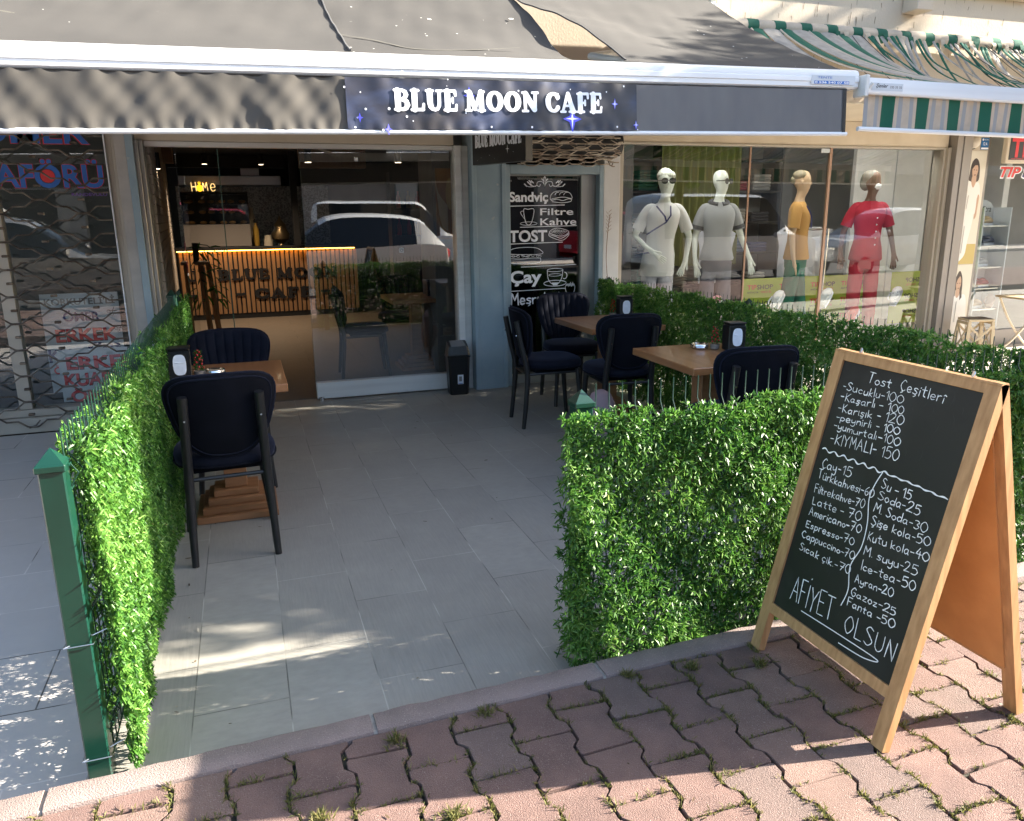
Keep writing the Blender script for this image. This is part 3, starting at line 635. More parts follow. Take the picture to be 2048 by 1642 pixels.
def serif(mb, s, u0, v0, width, h, fn, mi=0, d=.002, depth=0):
    pen = 0; out = []
    for ch in s:
        if ch == ' ': pen += 3.6; continue
        st, adv = SERIF[ch]; out.append((pen, st)); pen += adv
    kx = width/pen; ky = h/10; n = 0
    for pen, st in out:
        for q in st:
            if len(q) == 2: q = [tuple(a+(b-a)*j/5 for a, b in zip(*q)) for j in range(6)]
            P = [(u0+(pen+x)*kx, v0+y*ky) for x, y, _ in q]; W_ = [w_*(kx+ky)/2 for _, _, w_ in q]
            dd = d+.00012*(n % 8); n += 1
            ribbon(mb, P, W_, fn, dd, mi, 6)
            if depth:
                N = len(P)
                for sg in (-1, 1):
                    e = []
                    for i in range(N):
                        a = P[max(i-1, 0)]; b = P[min(i+1, N-1)]; dx, dy = b[0]-a[0], b[1]-a[1]; l = math.hypot(dx, dy) or 1
                        e.append((P[i][0]-dy/l*W_[i]/2*sg, P[i][1]+dx/l*W_[i]/2*sg))
                    mb.add([fn(*p, dd) for p in e]+[fn(*p, dd-depth) for p in e], [(i, i+1, N+i+1, N+i) for i in range(N-1)], mi)
def disc(mb, u, v, r, fn, d, mi=0, n=10): mb.add([fn(u+r*math.cos(2*PI*k/n), v+r*math.sin(2*PI*k/n), d) for k in range(n)], [tuple(range(n))], mi)
def star4(mb, u, v, r, fn, d, mi=0, thin=.14):
    P = []
    for k in range(8):
        a = PI/4*k+PI/2; q = r if k % 2 == 0 else r*thin
        if k in (2, 6): q *= .7
        P.append((u+q*math.cos(a), v+q*math.sin(a)))
    for k in range(8): mb.add([fn(u, v, d), fn(*P[k], d), fn(*P[(k+1) % 8], d)], [(0, 1, 2)], mi)

# ============================================================ THE BUILDING
bld = thing('shop_building', 'cream rendered building with the row of shop fronts under its upper floor', 'building')
mb = MB(); mb.box(-14, 5.72, 2.45, 22, 6.05, 7.6); obj('upper_wall', mb, M['plaster'], bld)
# drag scratches in the render: short raised and torn grooves
mb = MB(); rr_ = random.Random(11)
for _ in range(420):
    x = rr_.uniform(2.6, 9); z = rr_.uniform(2.75, 3.9); l = rr_.uniform(.02, .085); w_ = rr_.uniform(.003, .007); s_ = rr_.uniform(-.008, .010)
    mb.add([(x, 5.7185, z), (x+w_, 5.7185, z+l*.1), (x+w_*.6+s_, 5.7185, z-l), (x+s_-.001, 5.7185, z-l*.8)], [(0, 1, 2, 3)])
obj('render_scratch', mb, mat('torn_render', (.20, .155, .11), 1), bld)
mb = MB(); mb.box(-14, 5.722, 2.44, 22, 6.9, 2.449); mb.box(-14, 6.9, 2.60, 22, 15.7, 2.7); obj('soffit', mb, M['cream_paint'], bld)
mb = MB()
for x0, x1 in ((5.45, 5.62),): mb.box(x0, 5.55, 3.16, x1, 5.715, 3.30, bev=.006)
mb.box(3.6, 5.66, 3.34, 22, 5.715, 3.60, bev=.006)
obj('ledge', mb, M['plaster'], bld)
mb = MB(); mb.box(-.70, 6.80, 2.14, 1.80, 6.99, 2.438, bev=.004); mb.box(3.42, 6.80, 2.20, 7.30, 6.99, 2.438, bev=.004); mb.box(7.86, 6.80, 2.36, 14, 6.99, 2.438); mb.box(-6, 6.80, 2.22, -.90, 6.99, 2.438)
mb.box(1.93, 6.80, 2.14, 3.19, 6.99, 2.438)
obj('lintel', mb, M['cream_paint'], bld)
for x in (-6.0, -2.2, 1.6, 5.4, 9.2, 13.0):
    mb = MB(); mb.box(x, 5.70, 4.55, x+1.5, 5.719, 6.05, bev=.004); f_ = obj('window', mb, M['white_metal'], bld)
    mb = MB(); mb.box(x+.07, 5.694, 4.62, x+.71, 5.699, 5.98); mb.box(x+.79, 5.694, 4.62, x+1.43, 5.699, 5.98); obj('pane', mb, mat('upper_pane', (.02, .025, .03), .06, spec=.7), f_)
    mb = MB(); mb.box(x-.08, 5.62, 4.47, x+1.58, 5.719, 4.545, bev=.006); obj('sill', mb, M['stone_pillar'], f_)
def part(name, m_, boxes, bev=.003, parent=bld, smooth=False):
    mb = MB()
    for b in boxes: mb.box(*b, bev=bev)
    return obj(name, mb, m_, parent, smooth=smooth)
part('pillar', M['stone_pillar'], [(-.832, 6.72, -.1, -.757, 7.02, 2.438)])
part('pillar_trim', M['blue_paint'], [(-.756, 6.705, -.1, -.702, 7.0, 2.437)])
part('door_jamb', M['grey_alu'], [(-.701, 6.73, 0, -.672, 6.93, 2.14), (-.671, 6.755, 0, -.642, 6.93, 2.14)])
part('pillar', M['blue_paint'], [(1.925, 6.70, -.05, 2.235, 6.98, 2.438), (1.925, 6.69, .0, 1.965, 6.699, 2.4), (2.195, 6.69, .0, 2.235, 6.699, 2.4)])
part('pillar', M['white_pillar'], [(3.20, 6.74, -.05, 3.362, 7.0, 2.438)])
part('pillar', M['warm_alu'], [(7.315, 6.70, -.05, 7.40, 6.98, 2.437), (7.403, 6.692, -.05, 7.525, 6.98, 2.437)])
part('pillar', M['cream_paint'], [(7.53, 6.79, -.05, 7.86, 7.0, 2.437)])
# cafe window front: fixed pane right, open left with the folded leaf inside
win = part('cafe_window', M['white_metal'], [(.51, 6.80, .012, 1.80, 6.885, .155), (1.80, 6.775, .0, 1.86, 6.93, 2.138), (1.862, 6.79, .0, 1.922, 6.93, 2.138), (-.64, 6.82, 2.10, 1.80, 6.90, 2.138)], bev=.004)
mb = MB(); mb.box(.51, 6.838, .156, 1.80, 6.848, 2.10); obj('pane', mb, M['glass'], win)
mb = MB(); mb.box(-.12, 6.905, .03, -.112, 6.913, 2.09); mb.box(.508, 6.836, .156, .5095, 6.850, 2.098); obj('pane_edge', mb, mat('green_glass_edge', (.05, .10, .08), .15), win)
mb = MB(); mb.box(-.435, 6.92, .05, -.427, 7.75, 2.09); obj('folded_pane', mb, M['glass'], win)
mb = MB(); mb.lathe([(.022, 0), (.022, .03), (.016, .034)], (.545, 6.79, .0), 12); obj('floor_bolt', mb, M['chrome'], win)
# side door with the menu lettering
dr = part('side_door', M['blue_paint'], [(2.238, 6.735, 0, 2.288, 6.9, 1.985), (3.152, 6.735, 0, 3.196, 6.9, 1.985), (2.289, 6.735, 1.905, 3.151, 6.9, 1.985)], bev=.004)
mb = MB(); mb.box(3.0, 6.80, 0, 3.072, 6.9, 1.904, bev=.003); mb.box(2.289, 6.80, 0, 2.999, 6.9, .09, bev=.003); mb.box(2.289, 6.81, 1.893, 2.999, 6.9, 1.9045, bev=.003); mb.box(3.073, 6.815, 0, 3.151, 6.9, 1.904, bev=.002)
obj('door_leaf', mb, M['grey_alu'], dr)
mb = MB(); mb.box(2.29, 6.836, .0905, 2.9985, 6.846, 1.8925); obj('pane', mb, M['door_glass'], dr)
mb = MB(); mb.box(2.25, 7.9, 0, 3.15, 7.95, 2.4); mb.box(2.20, 6.95, 0, 2.24, 7.95, 2.4); mb.box(3.15, 6.95, 0, 3.19, 7.95, 2.4); obj('back_partition', mb, M['dark'], bld)
DX = lambda c: 2.29+(c-135)*.000954
DZ = lambda c: 1.892-(280+c/4.83-352)*.00462
fd = lambda u, v, d: (u, 6.834-d, v)
mb = MB()
def dtext(s, x0, x1, base, cap, bold=.02): text_mb(s, (DZ(cap)-DZ(base)), lambda u, v, d: fd(DX(x0)+u, DZ(base)+v, d), bold, .001, mb, width=DX(x1)-DX(x0))
dtext('Sandviç', 160, 545, 578, 490, .03); dtext('TOST', 155, 535, 948, 842, .03); dtext('Çay', 160, 475, 1338, 1222, .03)
dtext('Filtre', 470, 810, 705, 640, .012); dtext('Kahve', 470, 843, 800, 733, .012)
def dl(pts, w_=.005, smooth=True, d=.0012):
    P = [(DX(x), DZ(y)) for x, y in pts]; ribbon(mb, cat_rom(P, 5) if smooth else P, w_, fd, d, 0, 3)
for x0, x1, y in ((160, 720, 617), (265, 848, 812), (160, 700, 966), (270, 845, 1185), (160, 726, 1412)): dl([(x0, y+3), (x1, y-4)], .006, False)
for x0, x1, y0, h_ in ((470, 810, 705, 66), (470, 843, 800, 68)):
    pass
hand(mb, 'Meşrubat', DX(160), DZ(1548), DX(690), DZ(1530), DZ(1440)-DZ(1548), .0125, fd, d=.0012, jit=.3)
def loop(cx, cy_, rx, ry, a0=0, a1=360, w_=.004, n=18): dl([(cx+rx*math.cos(R(a)), cy_+ry*math.sin(R(a))) for a in linsp(a0, a1, n)], w_)
# sandwich
dl([(572, 560), (580, 520), (620, 490), (700, 484), (770, 500), (798, 540), (785, 552), (700, 540), (600, 555), (572, 560)]); dl([(580, 572), (640, 560), (700, 572), (760, 556), (796, 562)]); dl([(590, 582), (690, 592), (780, 582), (790, 566)])
for x in (620, 665, 710): dl([(x, 520), (x+15, 500), (x+40, 495)])
# cup on saucer
dl([(300, 655), (345, 650), (405, 655), (375, 780), (325, 780), (300, 655)], .006); dl([(300, 665), (275, 670), (272, 690), (310, 740)]); loop(350, 782, 85, 16)
# toasted sandwich
dl([(562, 870), (640, 828), (765, 862), (690, 905), (562, 870)]); dl([(562, 872), (566, 905), (690, 945), (762, 900), (764, 864)]); dl([(566, 890), (620, 905), (690, 925), (762, 885)])
for k in range(7): dl([(585+k*20, 868-k*3+3), (630+k*20, 845+k*3)], .0025, False); dl([(575+k*18, 865+k*5), (640+k*17, 834+k*5)], .0025, False)
# burger
dl([(150, 1062), (165, 1025), (240, 1006), (380, 1005), (460, 1025), (474, 1070), (150, 1062)]); dl([(148, 1075), (200, 1090), (260, 1070), (320, 1092), (390, 1072), (478, 1090)]); dl([(160, 1105), (260, 1112), (380, 1106), (472, 1108)]); dl([(160, 1115), (175, 1150), (320, 1156), (460, 1148), (470, 1112)])
for k in range(6): loop(190+k*50, 1083+6*(k % 2), 14, 9, w_=.003, n=10)
# tea cup
loop(622, 1228, 83, 16, w_=.005); dl([(540, 1230), (550, 1310), (590, 1360), (650, 1362), (690, 1310), (705, 1230)], .006); loop(622, 1355, 118, 28, w_=.006); loop(722, 1283, 26, 32, -90, 120, w_=.006, n=10); loop(622, 1275, 66, 12, w_=.004)
for q in range(4): ribbon(mb, [(DX(590+q*4), DZ(1352+q*7)), (DX(655-q*4), DZ(1352+q*7))], .007, fd, .0014+.0002*q)
# glass with straws
dl([(738, 1380), (748, 1455), (818, 1455), (828, 1380), (738, 1380)]); dl([(765, 1395), (790, 1352)], .005, False); dl([(795, 1395), (812, 1352)], .005, False)
for k in range(4): loop(752+k*21, 1376, 12, 9, w_=.005, n=9)
# flourish at the top
for sg in (-1, 1):
    X_ = lambda q: 516+sg*q
    dl([(X_(0), 440), (X_(25), 400), (X_(70), 400), (X_(80), 430), (X_(55), 442), (X_(45), 422)], .005); dl([(X_(80), 432), (X_(115), 440), (X_(145), 415), (X_(140), 395)], .005); dl([(X_(90), 440), (X_(150), 445), (X_(195), 435)], .005)
    for a, b in ((150, 400), (128, 402), (165, 412), (195, 432), (20, 385), (150, 425)):
        dl([(X_(a-12), b+8), (X_(a+10), b-12)], .010, False)
dl([(516, 350), (505, 385), (516, 440), (527, 385), (516, 350)], .006)
obj('door_lettering', mb, M['letter_white'], dr)
# barber's front
bf = part('barber_window', M['beige_alu'], [(-.896, 6.76, -.05, -.856, 6.93, 2.22), (-6, 6.78, .07, -.897, 6.93, .125), (-6, 6.74, -.05, -.897, 6.93, .068), (-1.75, 6.80, .126, -1.66, 6.9, 2.22), (-.855, 6.74, -.05, -.833, 6.93, 2.437)])
mb = MB(); mb.box(-6, 6.845, .126, -.897, 6.855, 2.22); obj('pane', mb, M['barber_glass'], bf)
mb = MB(); mb.box(-.906, 6.74, -.02, -.8975, 6.76, 2.22); obj('guide_rail', mb, M['letter_white'], bf)
fb = lambda u, v, d: (u, 6.842-d, v)
mb = MB()
def btext(s, x0, x1, z0, h):
    text_mb(s, h, lambda u, v, d: fb(x0+u, z0+v, d), .046, .001, mb, 0, width=x1-x0)
    text_mb(s, h, lambda u, v, d: fb(x0+u, z0+v, d), .028, .003, mb, 1, width=x1-x0)
btext('KUAFÖRÜ', -1.95, -.955, 1.80, .165)
btext('ÖMER', -1.75, -1.02, 2.115, .17)
text_mb('RANDEVULU', .022, lambda u, v, d: fb(-1.18+u, 1.735+v, d), .02, .001, mb, 2, width=.24)
obj('window_lettering', mb, [M['red_print'], M['blue_print'], mat('violet_print', (.16, .08, .32), .5)], bf)
mb = MB(); mb.box(-6, 8.8, -.05, -.8, 8.9, 2.6); mb.box(-6, 6.94, -.06, -.9, 8.8, .0); obj('barber_room', mb, mat('dim_grey_room', (.10, .105, .10), .8), bld)
mb = MB(); mb.box(-.93, 6.94, -.04, -.895, 8.8, 2.6); mb.box(-6.1, 6.9, -.04, -6.0, 8.9, 2.6); obj('barber_side_wall', mb, M['stone_pillar'], bld)
# rolling grille in front of the barber's window
gr = thing('rolling_grille', 'closed rolling lattice grille of bent rods over the barber window', 'grille', (0, 0, 0))
mb = MB(); rz_, per, r_ = .105, .55, .0072
k = 0; z = .055
def rod(zc, sgn, x0, x1, y, amp=.0485, ph=0, per=.55):
    P = []; x = math.floor(x0/per)*per
    n = int((x1-x)/(per/2))+3
    for i in range(n):
        xc = x+i*per/2+ph; up_ = sgn*(1 if i % 2 == 0 else -1)
        for dx, a in ((-.098, 0), (-.040, .92), (-.024, 1), (.024, 1), (.040, .92), (.098, 0)): P.append((xc+dx, y, zc+up_*a*amp))
    P = [p for p in P if x0 <= p[0] <= x1]
    return [(x0, y, P[0][2])]+P+[(x1, y, P[-1][2])]
cl = MB(); i = 0
while z < 2.24:
    mb.tube(rod(z, 1 if i % 2 else -1, -3.6, -.91, 6.70), r_, 6)
    for q in range(-8, 0):
        xc = q*.55+(.275 if i % 2 else 0)
        if xc < -.93: cl.box(xc-.022, 6.685, z+.0405, xc+.022, 6.715, z+.0595, bev=.004)
    z += .10; i += 1
for q in range(-13, -3): mb.tube([(q*.275-.03, 6.70, .0), (q*.275+.02, 6.70, .02), (q*.275+.05, 6.70, .055)], r_*.9, 6)
obj('rods', mb, M['rust_steel'], gr, smooth=True); obj('clasps', cl, M['rust_steel'], gr)
# the two sign sheets standing inside the barber's window
def sheet(label, x0, x1, z0, z1, y, lines, tilt):
    t = thing('sign_sheet', label, 'sign', (x0, y, z0), 0, 'barber signs leaning inside the window')
    f = lambda u, v, d: (u, v*tilt-d, v)
    mb = MB(); mb.add([f(0, 0, 0), f(x1-x0, 0, 0), f(x1-x0, z1-z0, 0), f(0, z1-z0, 0), f(0, 0, -.01), f(x1-x0, 0, -.01), f(x1-x0, z1-z0, -.01), f(0, z1-z0, -.01)], [(0, 1, 2, 3), (7, 6, 5, 4), (0, 4, 5, 1), (1, 5, 6, 2), (2, 6, 7, 3), (3, 7, 4, 0)])
    obj('sheet', mb, M['sign_white'], t)
    mb = MB()
    for s, ux, uw, v, h, mi in lines:
        if mi == 1 and h > .08: text_mb(s, h, lambda u, vv, d: f(ux+u+.004, v+vv-.004, d), .042, .0006, mb, 3, width=uw)
        text_mb(s, h, lambda u, vv, d: f(ux+u, v+vv, d), .030, .0015, mb, mi, width=uw)
    obj('lettering', mb, [M['grey_print'], M['red_print'], M['navy_print'], M['black_print']], t)
    return t, f
t, f = sheet('taller barber sign reading KORKUTELİ’Lİ ÖMER ERKEK, partly behind the other sign', -1.55, -.99, .20, .99, 7.02, [("KORKUTELİ'Lİ", .03, .50, .70, .052, 0), ('ÖMER', .15, .26, .57, .072, 2), ('ERKEK', .08, .44, .41, .10, 1), ('KU', .01, .16, .25, .10, 2), ('Ö', .03, .06, .15, .06, 1), ('ÖR', .30, .26, .33, .05, 2)], .03)
mb = MB()
for cx, cz in ((.51, .64), (.55, .50)):
    for a in (0, 1.2): ribbon(mb, [(cx-.03*math.cos(a), cz-.03*math.sin(a)), (cx+.03*math.cos(a), cz+.03*math.sin(a))], .004, f, .002)
    for a in (3.3, 4.4): ribbon(mb, [(cx+.03*math.cos(a)+.012*math.cos(q), cz+.03*math.sin(a)+.012*math.sin(q)) for q in linsp(0, 2*PI, 12)], .003, f, .002)
obj('scissors_print', mb, M['black_print'], t)
sheet('smaller barber sign reading ERKEK KUAFÖR in red, standing in front', -1.47, -.96, .13, .55, 6.95, [('ERKEK', .06, .52, .265, .10, 1), ('KUAFÖR', .03, .52, .13, .10, 1), ('ÖMER', .06, .40, -.0, .09, 1)], .02)
# rolled-up grille above the side door
gr = thing('rolling_grille', 'rolled up lattice grille above the narrow menu door', 'grille')
mb = MB(); rr_ = random.Random(5)
for i in range(12):
    a = R(-95+i*17); rad = .155+rr_.uniform(-.016, .016)
    yy, zz = 6.60-rad*math.cos(a)*1.0, 2.155+rad*math.sin(a)
    P = rod(0, 1 if i % 2 else -1, 2.30, 3.24, 0, .030, rr_.uniform(-.03, .03), .27)
    mb.tube([(x, yy+rr_.uniform(-.002, .002), zz+z_) for x, _, z_ in P], .0055, 6)
for i in range(6):
    a = R(-110+i*26); mb.tube([(2.31, 6.60-.12*math.cos(a), 2.155+.12*math.sin(a)), (3.23, 6.60-.12*math.cos(a), 2.155+.12*math.sin(a))], .006, 6)
obj('rods', mb, mat('bright_grille_steel', (.50, .44, .36), .4, metal=.4, col2=(.26, .19, .14), scale=12), gr, smooth=True)
mb = MB(); mb.tube([(2.26, 6.60, 2.155), (3.27, 6.60, 2.155)], .105, 14); obj('drum', mb, M['dark'], gr, smooth=True)
mb = MB()
for x in (2.36, 2.64, 2.92, 3.2): mb.tube([(x-.02, 6.62, 2.015), (x, 6.62, 1.975), (x+.022, 6.62, 1.98), (x+.03, 6.62, 2.005)], .005, 6)
obj('hooks', mb, M['rust_steel'], gr)
# electrical boxes on the wall
for k, (x, z, lb) in enumerate(((4.22, 2.99, 'small white junction box on the wall above the start of the striped awning'), (6.15, 2.98, 'small junction box with open front high on the wall towards the street corner'))):
    t = thing('junction_box', lb, 'box', (x, 5.715, z), 0, 'junction boxes on the upper wall')
    mb = MB(); mb.box(-.035, -.03, -.035, .035, 0, .035, bev=.004); obj('case', mb, M['white_metal'], t)
    mb = MB(); mb.box(-.018, -.0325, -.022, .018, -.0305, .016); mb.tube([(.0, -.02, -.034), (.004, -.02, -.07)], .006, 6); obj('opening', mb, M['dark'], t)
# projecting cafe sign
P0, P1 = Vector((1.90, 6.46, 0)), Vector((2.14, 5.84, 0)); ax = (P1-P0).normalized(); nr = Vector((ax.y, -ax.x, 0))
t = thing('hanging_sign', 'dark projecting box sign reading BLUE MOON CAFE below the awning', 'sign', (0, 0, 0))
mb = MB()
bx = [P0+nr*d+ax*u+Vector((0, 0, z)) for z in (1.955, 2.32) for d in (-.035, .035) for u in (0, .665)]
mb.add(bx, [(0, 2, 3, 1), (4, 5, 7, 6), (0, 1, 5, 4), (2, 6, 7, 3), (0, 4, 6, 2), (1, 3, 7, 5)]); obj('case', mb, M['sign_dark'], t)
fs_ = lambda u, v, d: P0+ax*u+nr*(.036*1+d)+Vector((0, 0, v))
if (Vector((0, 0, 0))-P0).dot(nr) < 0: fs_ = lambda u, v, d: P0+ax*u-nr*(.036+d)+Vector((0, 0, v))
mb = MB(); serif(mb, 'BLUE MOON CAFE', .04, 2.085, .58, .10, fs_, d=.001)
for _ in range(14): disc(mb, random.uniform(.03, .63), random.uniform(1.97, 2.30), random.uniform(.0012, .003), fs_, .0008, n=6)
star4(mb, .45, 2.055, .035, fs_, .0012)
obj('lettering', mb, M['letter_white'], t)
mb = MB(); mb.tube([(1.95, 6.35, 2.32), (1.95, 6.35, 2.44)], .008, 6); mb.tube([(2.10, 5.96, 2.32), (2.10, 5.96, 2.44)], .008, 6); obj('hanger', mb, M['steel'], t)
# ============================================================ CAFE AWNING
def aw_sl(x): return .0165*x
def aw_front(x): return 2.27+aw_sl(x)
def aw_pt(x, t, dz=0):
    y = 5.50-1.55*t
    z = (3.03+aw_sl(x))*(1-t)+(aw_front(x)+.006)*t
    sag = -.030*math.sin(PI*t)*(1+.5*math.sin(x*2.1+.6))
    rip = .005*math.sin(x*7+t*4)*t*(1-t)*3+.0022*math.sin(x*17-t*9)*math.sin(PI*t)+.0012*math.sin(x*41+t*14)*math.sin(PI*t)+.0028*math.sin(t*38+x*3)*math.sin(PI*t)*smoothst(.9, 1.7, x)
    return (x, y, z+sag+rip+dz)
aw = thing('cafe_awning', 'weathered grey folding awning over the cafe terrace, its panels parting at a torn seam', 'awning')
def panel(x0, x1, name, edge0=None, edge1=None, nx=70):
    mb = MB()
    def f(s, t):
        a = x0+(edge0(t)[0] if edge0 else 0); b = x1+(edge1(t)[0] if edge1 else 0); x = a+(b-a)*s
        dz = 0
        if edge0: dz += edge0(t)[1]*(1-smoothst(0, .42, s))
        if edge1: dz += edge1(t)[1]*smoothst(.45, 1, s)
        return aw_pt(x, t, dz)
    mb.grid(f, linsp(0, 1, nx), linsp(0, 1, 44)); return obj(name, mb, M['awning'], aw, smooth='all', fixn=False)
bump_ = lambda t, c, w_: math.exp(-((t-c)/w_)**2)
panel(-2.75, .565, 'fabric_panel', None, lambda t: (.0, .012), 110)
panel(.555, 1.80, 'fabric_panel', lambda t: (0, -.006), lambda t: (-.06*smoothst(.45, 1, t), -.055*bump_(t, .72, .22)))
panel(1.79, 3.42, 'fabric_panel', lambda t: (.20*smoothst(.25, .95, t), .060*bump_(t, .62, .26)+.008), None)
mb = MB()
mb.tube([aw_pt(.564, t, .016+.003*math.sin(t*40)) for t in linsp(0, .99, 40)], .006, 6); obj('seam', mb, M['black_canvas'], aw, smooth=True)
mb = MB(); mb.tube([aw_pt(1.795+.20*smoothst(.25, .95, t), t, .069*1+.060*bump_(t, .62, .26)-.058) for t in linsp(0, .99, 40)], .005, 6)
obj('seam', mb, M['black_canvas'], aw, smooth=True)
mb = MB()
def mark(P, w_):
    q = cat_rom(P, 10); nq = len(q)
    fn_ = lambda u, v, d: aw_pt(u, v, d-.0022)
    ribbon(mb, q, [w_*(.25+.75*math.sin(PI*min(1, .1+.9*i/nq)))*(1+.3*math.sin(i*1.3)) for i in range(nq)], fn_, .0035+.012*0, 0, 0)
mark([(-.95, .685), (-.72, .723), (-.51, .834), (-.3, .88), (-.05, .866), (.18, .823), (.47, .755)], .020)
mark([(-.78, .50), (-.71, .545), (-.5, .65), (-.32, .675)], .020); mark([(.58, .726), (.74, .791), (.91, .887), (1.23, .877), (1.49, .838)], .010)
obj('crease_mark', mb, M['crease'], aw)
mb = MB(); rr_ = random.Random(2)
for x, t, r_ in [(-.42, .53, .012), (1.13, .50, .010), (1.64, .47, .012), (-.17, .57, .006)]+[(rr_.uniform(-.9, 3.3), rr_.uniform(.35, .98), rr_.uniform(.002, .005)) for _ in range(46)]:
    P = [aw_pt(x+r_*math.cos(a)*1.3, t+r_*.6*math.sin(a), .0034) for a in linsp(0, 2*PI*8/9, 9)]; mb.add(P, [tuple(range(9))])
obj('dropping', mb, mat('bird_dropping', (.62, .61, .57), .9), aw)
mb = MB()
def bar(x0, x1, prof, m_, name):
    mb = MB(); mb.grid(lambda s, k: (s, 3.90+prof[int(k)][0], aw_front(s)+prof[int(k)][1]), linsp(x0, x1, 12), range(len(prof)))
    for x in (x0, x1): mb.add([(x, 3.90+a, aw_front(x)+b) for a, b in prof], [tuple(range(len(prof)))])
    return obj(name, mb, m_, aw, smooth=30)
fbar = bar(-2.78, 3.42, [(.05, 0), (.02, .008), (-.015, .006), (-.036, -.006), (-.042, -.022), (-.040, -.036), (-.046, -.040), (-.046, -.062), (-.041, -.066), (-.041, -.088), (-.030, -.098), (.03, -.098), (.05, -.09), (.05, 0)], M['bright_alu'], 'front_bar')
zb_ = lambda x: 1.915+aw_sl(x)
mb = MB(); mb.grid(lambda s, k: (s, 3.848+.013*math.cos(2*PI*k/10), zb_(s)+.0115+.0118*math.sin(2*PI*k/10)), linsp(-2.75, 3.355, 10), range(11)); obj('bottom_rail', mb, M['bright_alu'], aw, smooth=40)
def wr(x, v):
    """folds of the hanging valance (v: 0 bottom, 1 top)"""
    ban = smoothst(.36, .62, x); rgt = smoothst(1.85, 2.1, x)
    A = .56*(1-ban)+.30*ban*(1-rgt)+.10*rgt
    s = .016*math.sin(2*PI*(x+.10*(v-.5)+.03*math.sin(5*v))/.40+1.2)*(.5+.5*math.sin(2*PI*x/1.3+.4))+.013*math.sin(2*PI*(x-.09*v+.02*math.sin(9*v))/.255+.6)+.007*math.sin(2*PI*(x+.16*v)/.150+2)+.0045*math.sin(2*PI*(x-.22*v)/.093)*math.sin(x*5)
    s += .014*math.exp(-((x+.02-.12*v)/.035)**2)-.012*math.exp(-((x-.20+.20*v)/.05)**2)
    s *= (.45+.55*math.sin(PI*min(1, .18+.82*v*.9)))
    g = .007*math.sin(2*PI*x/.072+3*math.sin(x*3))*max(0, 1-v*3.2)**1.5+.005*math.sin(2*PI*x/.10)*max(0, v*3-2)**2
    return (s*.58+g)*A+.018*(v-.5)
def val_pt(x, v, d=0):
    z0 = zb_(x)+.020; z1 = aw_front(x)-.100
    return (x, 3.853+wr(x, v)-d, z0+(z1-z0)*v)
mb = MB(); mb.grid(lambda s, v: val_pt(s, v), linsp(-2.75, .53, 300), linsp(0, 1, 26)); obj('valance', mb, M['valance'], aw, smooth='all', fixn=False)
mb = MB(); mb.grid(lambda s, v: val_pt(s, v), linsp(.532, 3.342, 170), linsp(0, 1, 26)); obj('valance', mb, M['valance_dark'], aw, smooth='all', fixn=False)
mb = MB(); mb.grid(lambda s, v: val_pt(s, v, .004), linsp(3.318, 3.343, 3), linsp(0, 1, 10)); mb.tube([(-2.75, 3.864, aw_front(-2.75)-.101), (3.342, 3.864, aw_front(3.342)-.101)], .0045, 6); obj('hem_gap_shade', mb, M['dark'], aw, smooth=True)  # black end hem; the long black line stands for the shadow gap under the bar
mb = MB(); mb.tube([(-2.8, 5.53, 3.055+aw_sl(-2.8)), (3.42, 5.53, 3.055+aw_sl(3.42))], .062, 16); obj('fabric_roll', mb, M['black_canvas'], aw, smooth=True)
mb = MB()
mb.tube([(3.42, 5.53, 3.111), (3.50, 5.53, 3.113)], .048, 14); mb.tube([(3.44, 5.53, 3.111), (3.455, 5.53, 3.111)], .060, 14); mb.box(3.46, 5.50, 3.02, 3.50, 5.716, 3.14, bev=.006); mb.box(3.47, 5.46, 2.97, 3.49, 5.60, 3.05, bev=.004)
obj('bracket', mb, M['white_metal'], aw, smooth=30)
mb = MB()
for x in (-1.6, 1.2, 2.9):
    mb = MB(); mb.tube([(x, 5.5, 2.72), (x-.75, 4.75, 2.50), (x-.05, 3.97, aw_front(x)-.05)], .022, 8); mb.tube([(x, 5.49, 2.72), (x, 5.72, 2.72)], .03, 8)
    obj('folding_arm', mb, M['white_metal'], aw, smooth=True)
mb = MB(); lf = lambda u, v, d: (u, 3.90-.047-d, v)
z = aw_front(3.3)
mb.add([lf(3.09, z-.082, .001), (lf(3.39, z-.079, .001)), lf(3.39, z-.030, .001), lf(3.09, z-.036, .001)], [(0, 1, 2, 3)], 0)
mb.add([lf(3.11, z-.080, .0015), (lf(3.35, z-.076, .0015)), lf(3.35, z-.060, .0015), lf(3.11, z-.064, .0015)], [(0, 1, 2, 3)], 1)
text_mb('0 536 540 07 58', .011, lambda u, v, d: lf(3.115+u, z-.077+v+.015*u, .0024), .02, 0, mb, 2, width=.23)
text_mb('TENTE', .012, lambda u, v, d: lf(3.13+u, z-.052+v+.015*u, .0024), .0, 0, mb, 1, width=.10)
obj('sticker', mb, [M['sign_white'], M['blue_print'], M['letter_white']], fbar)

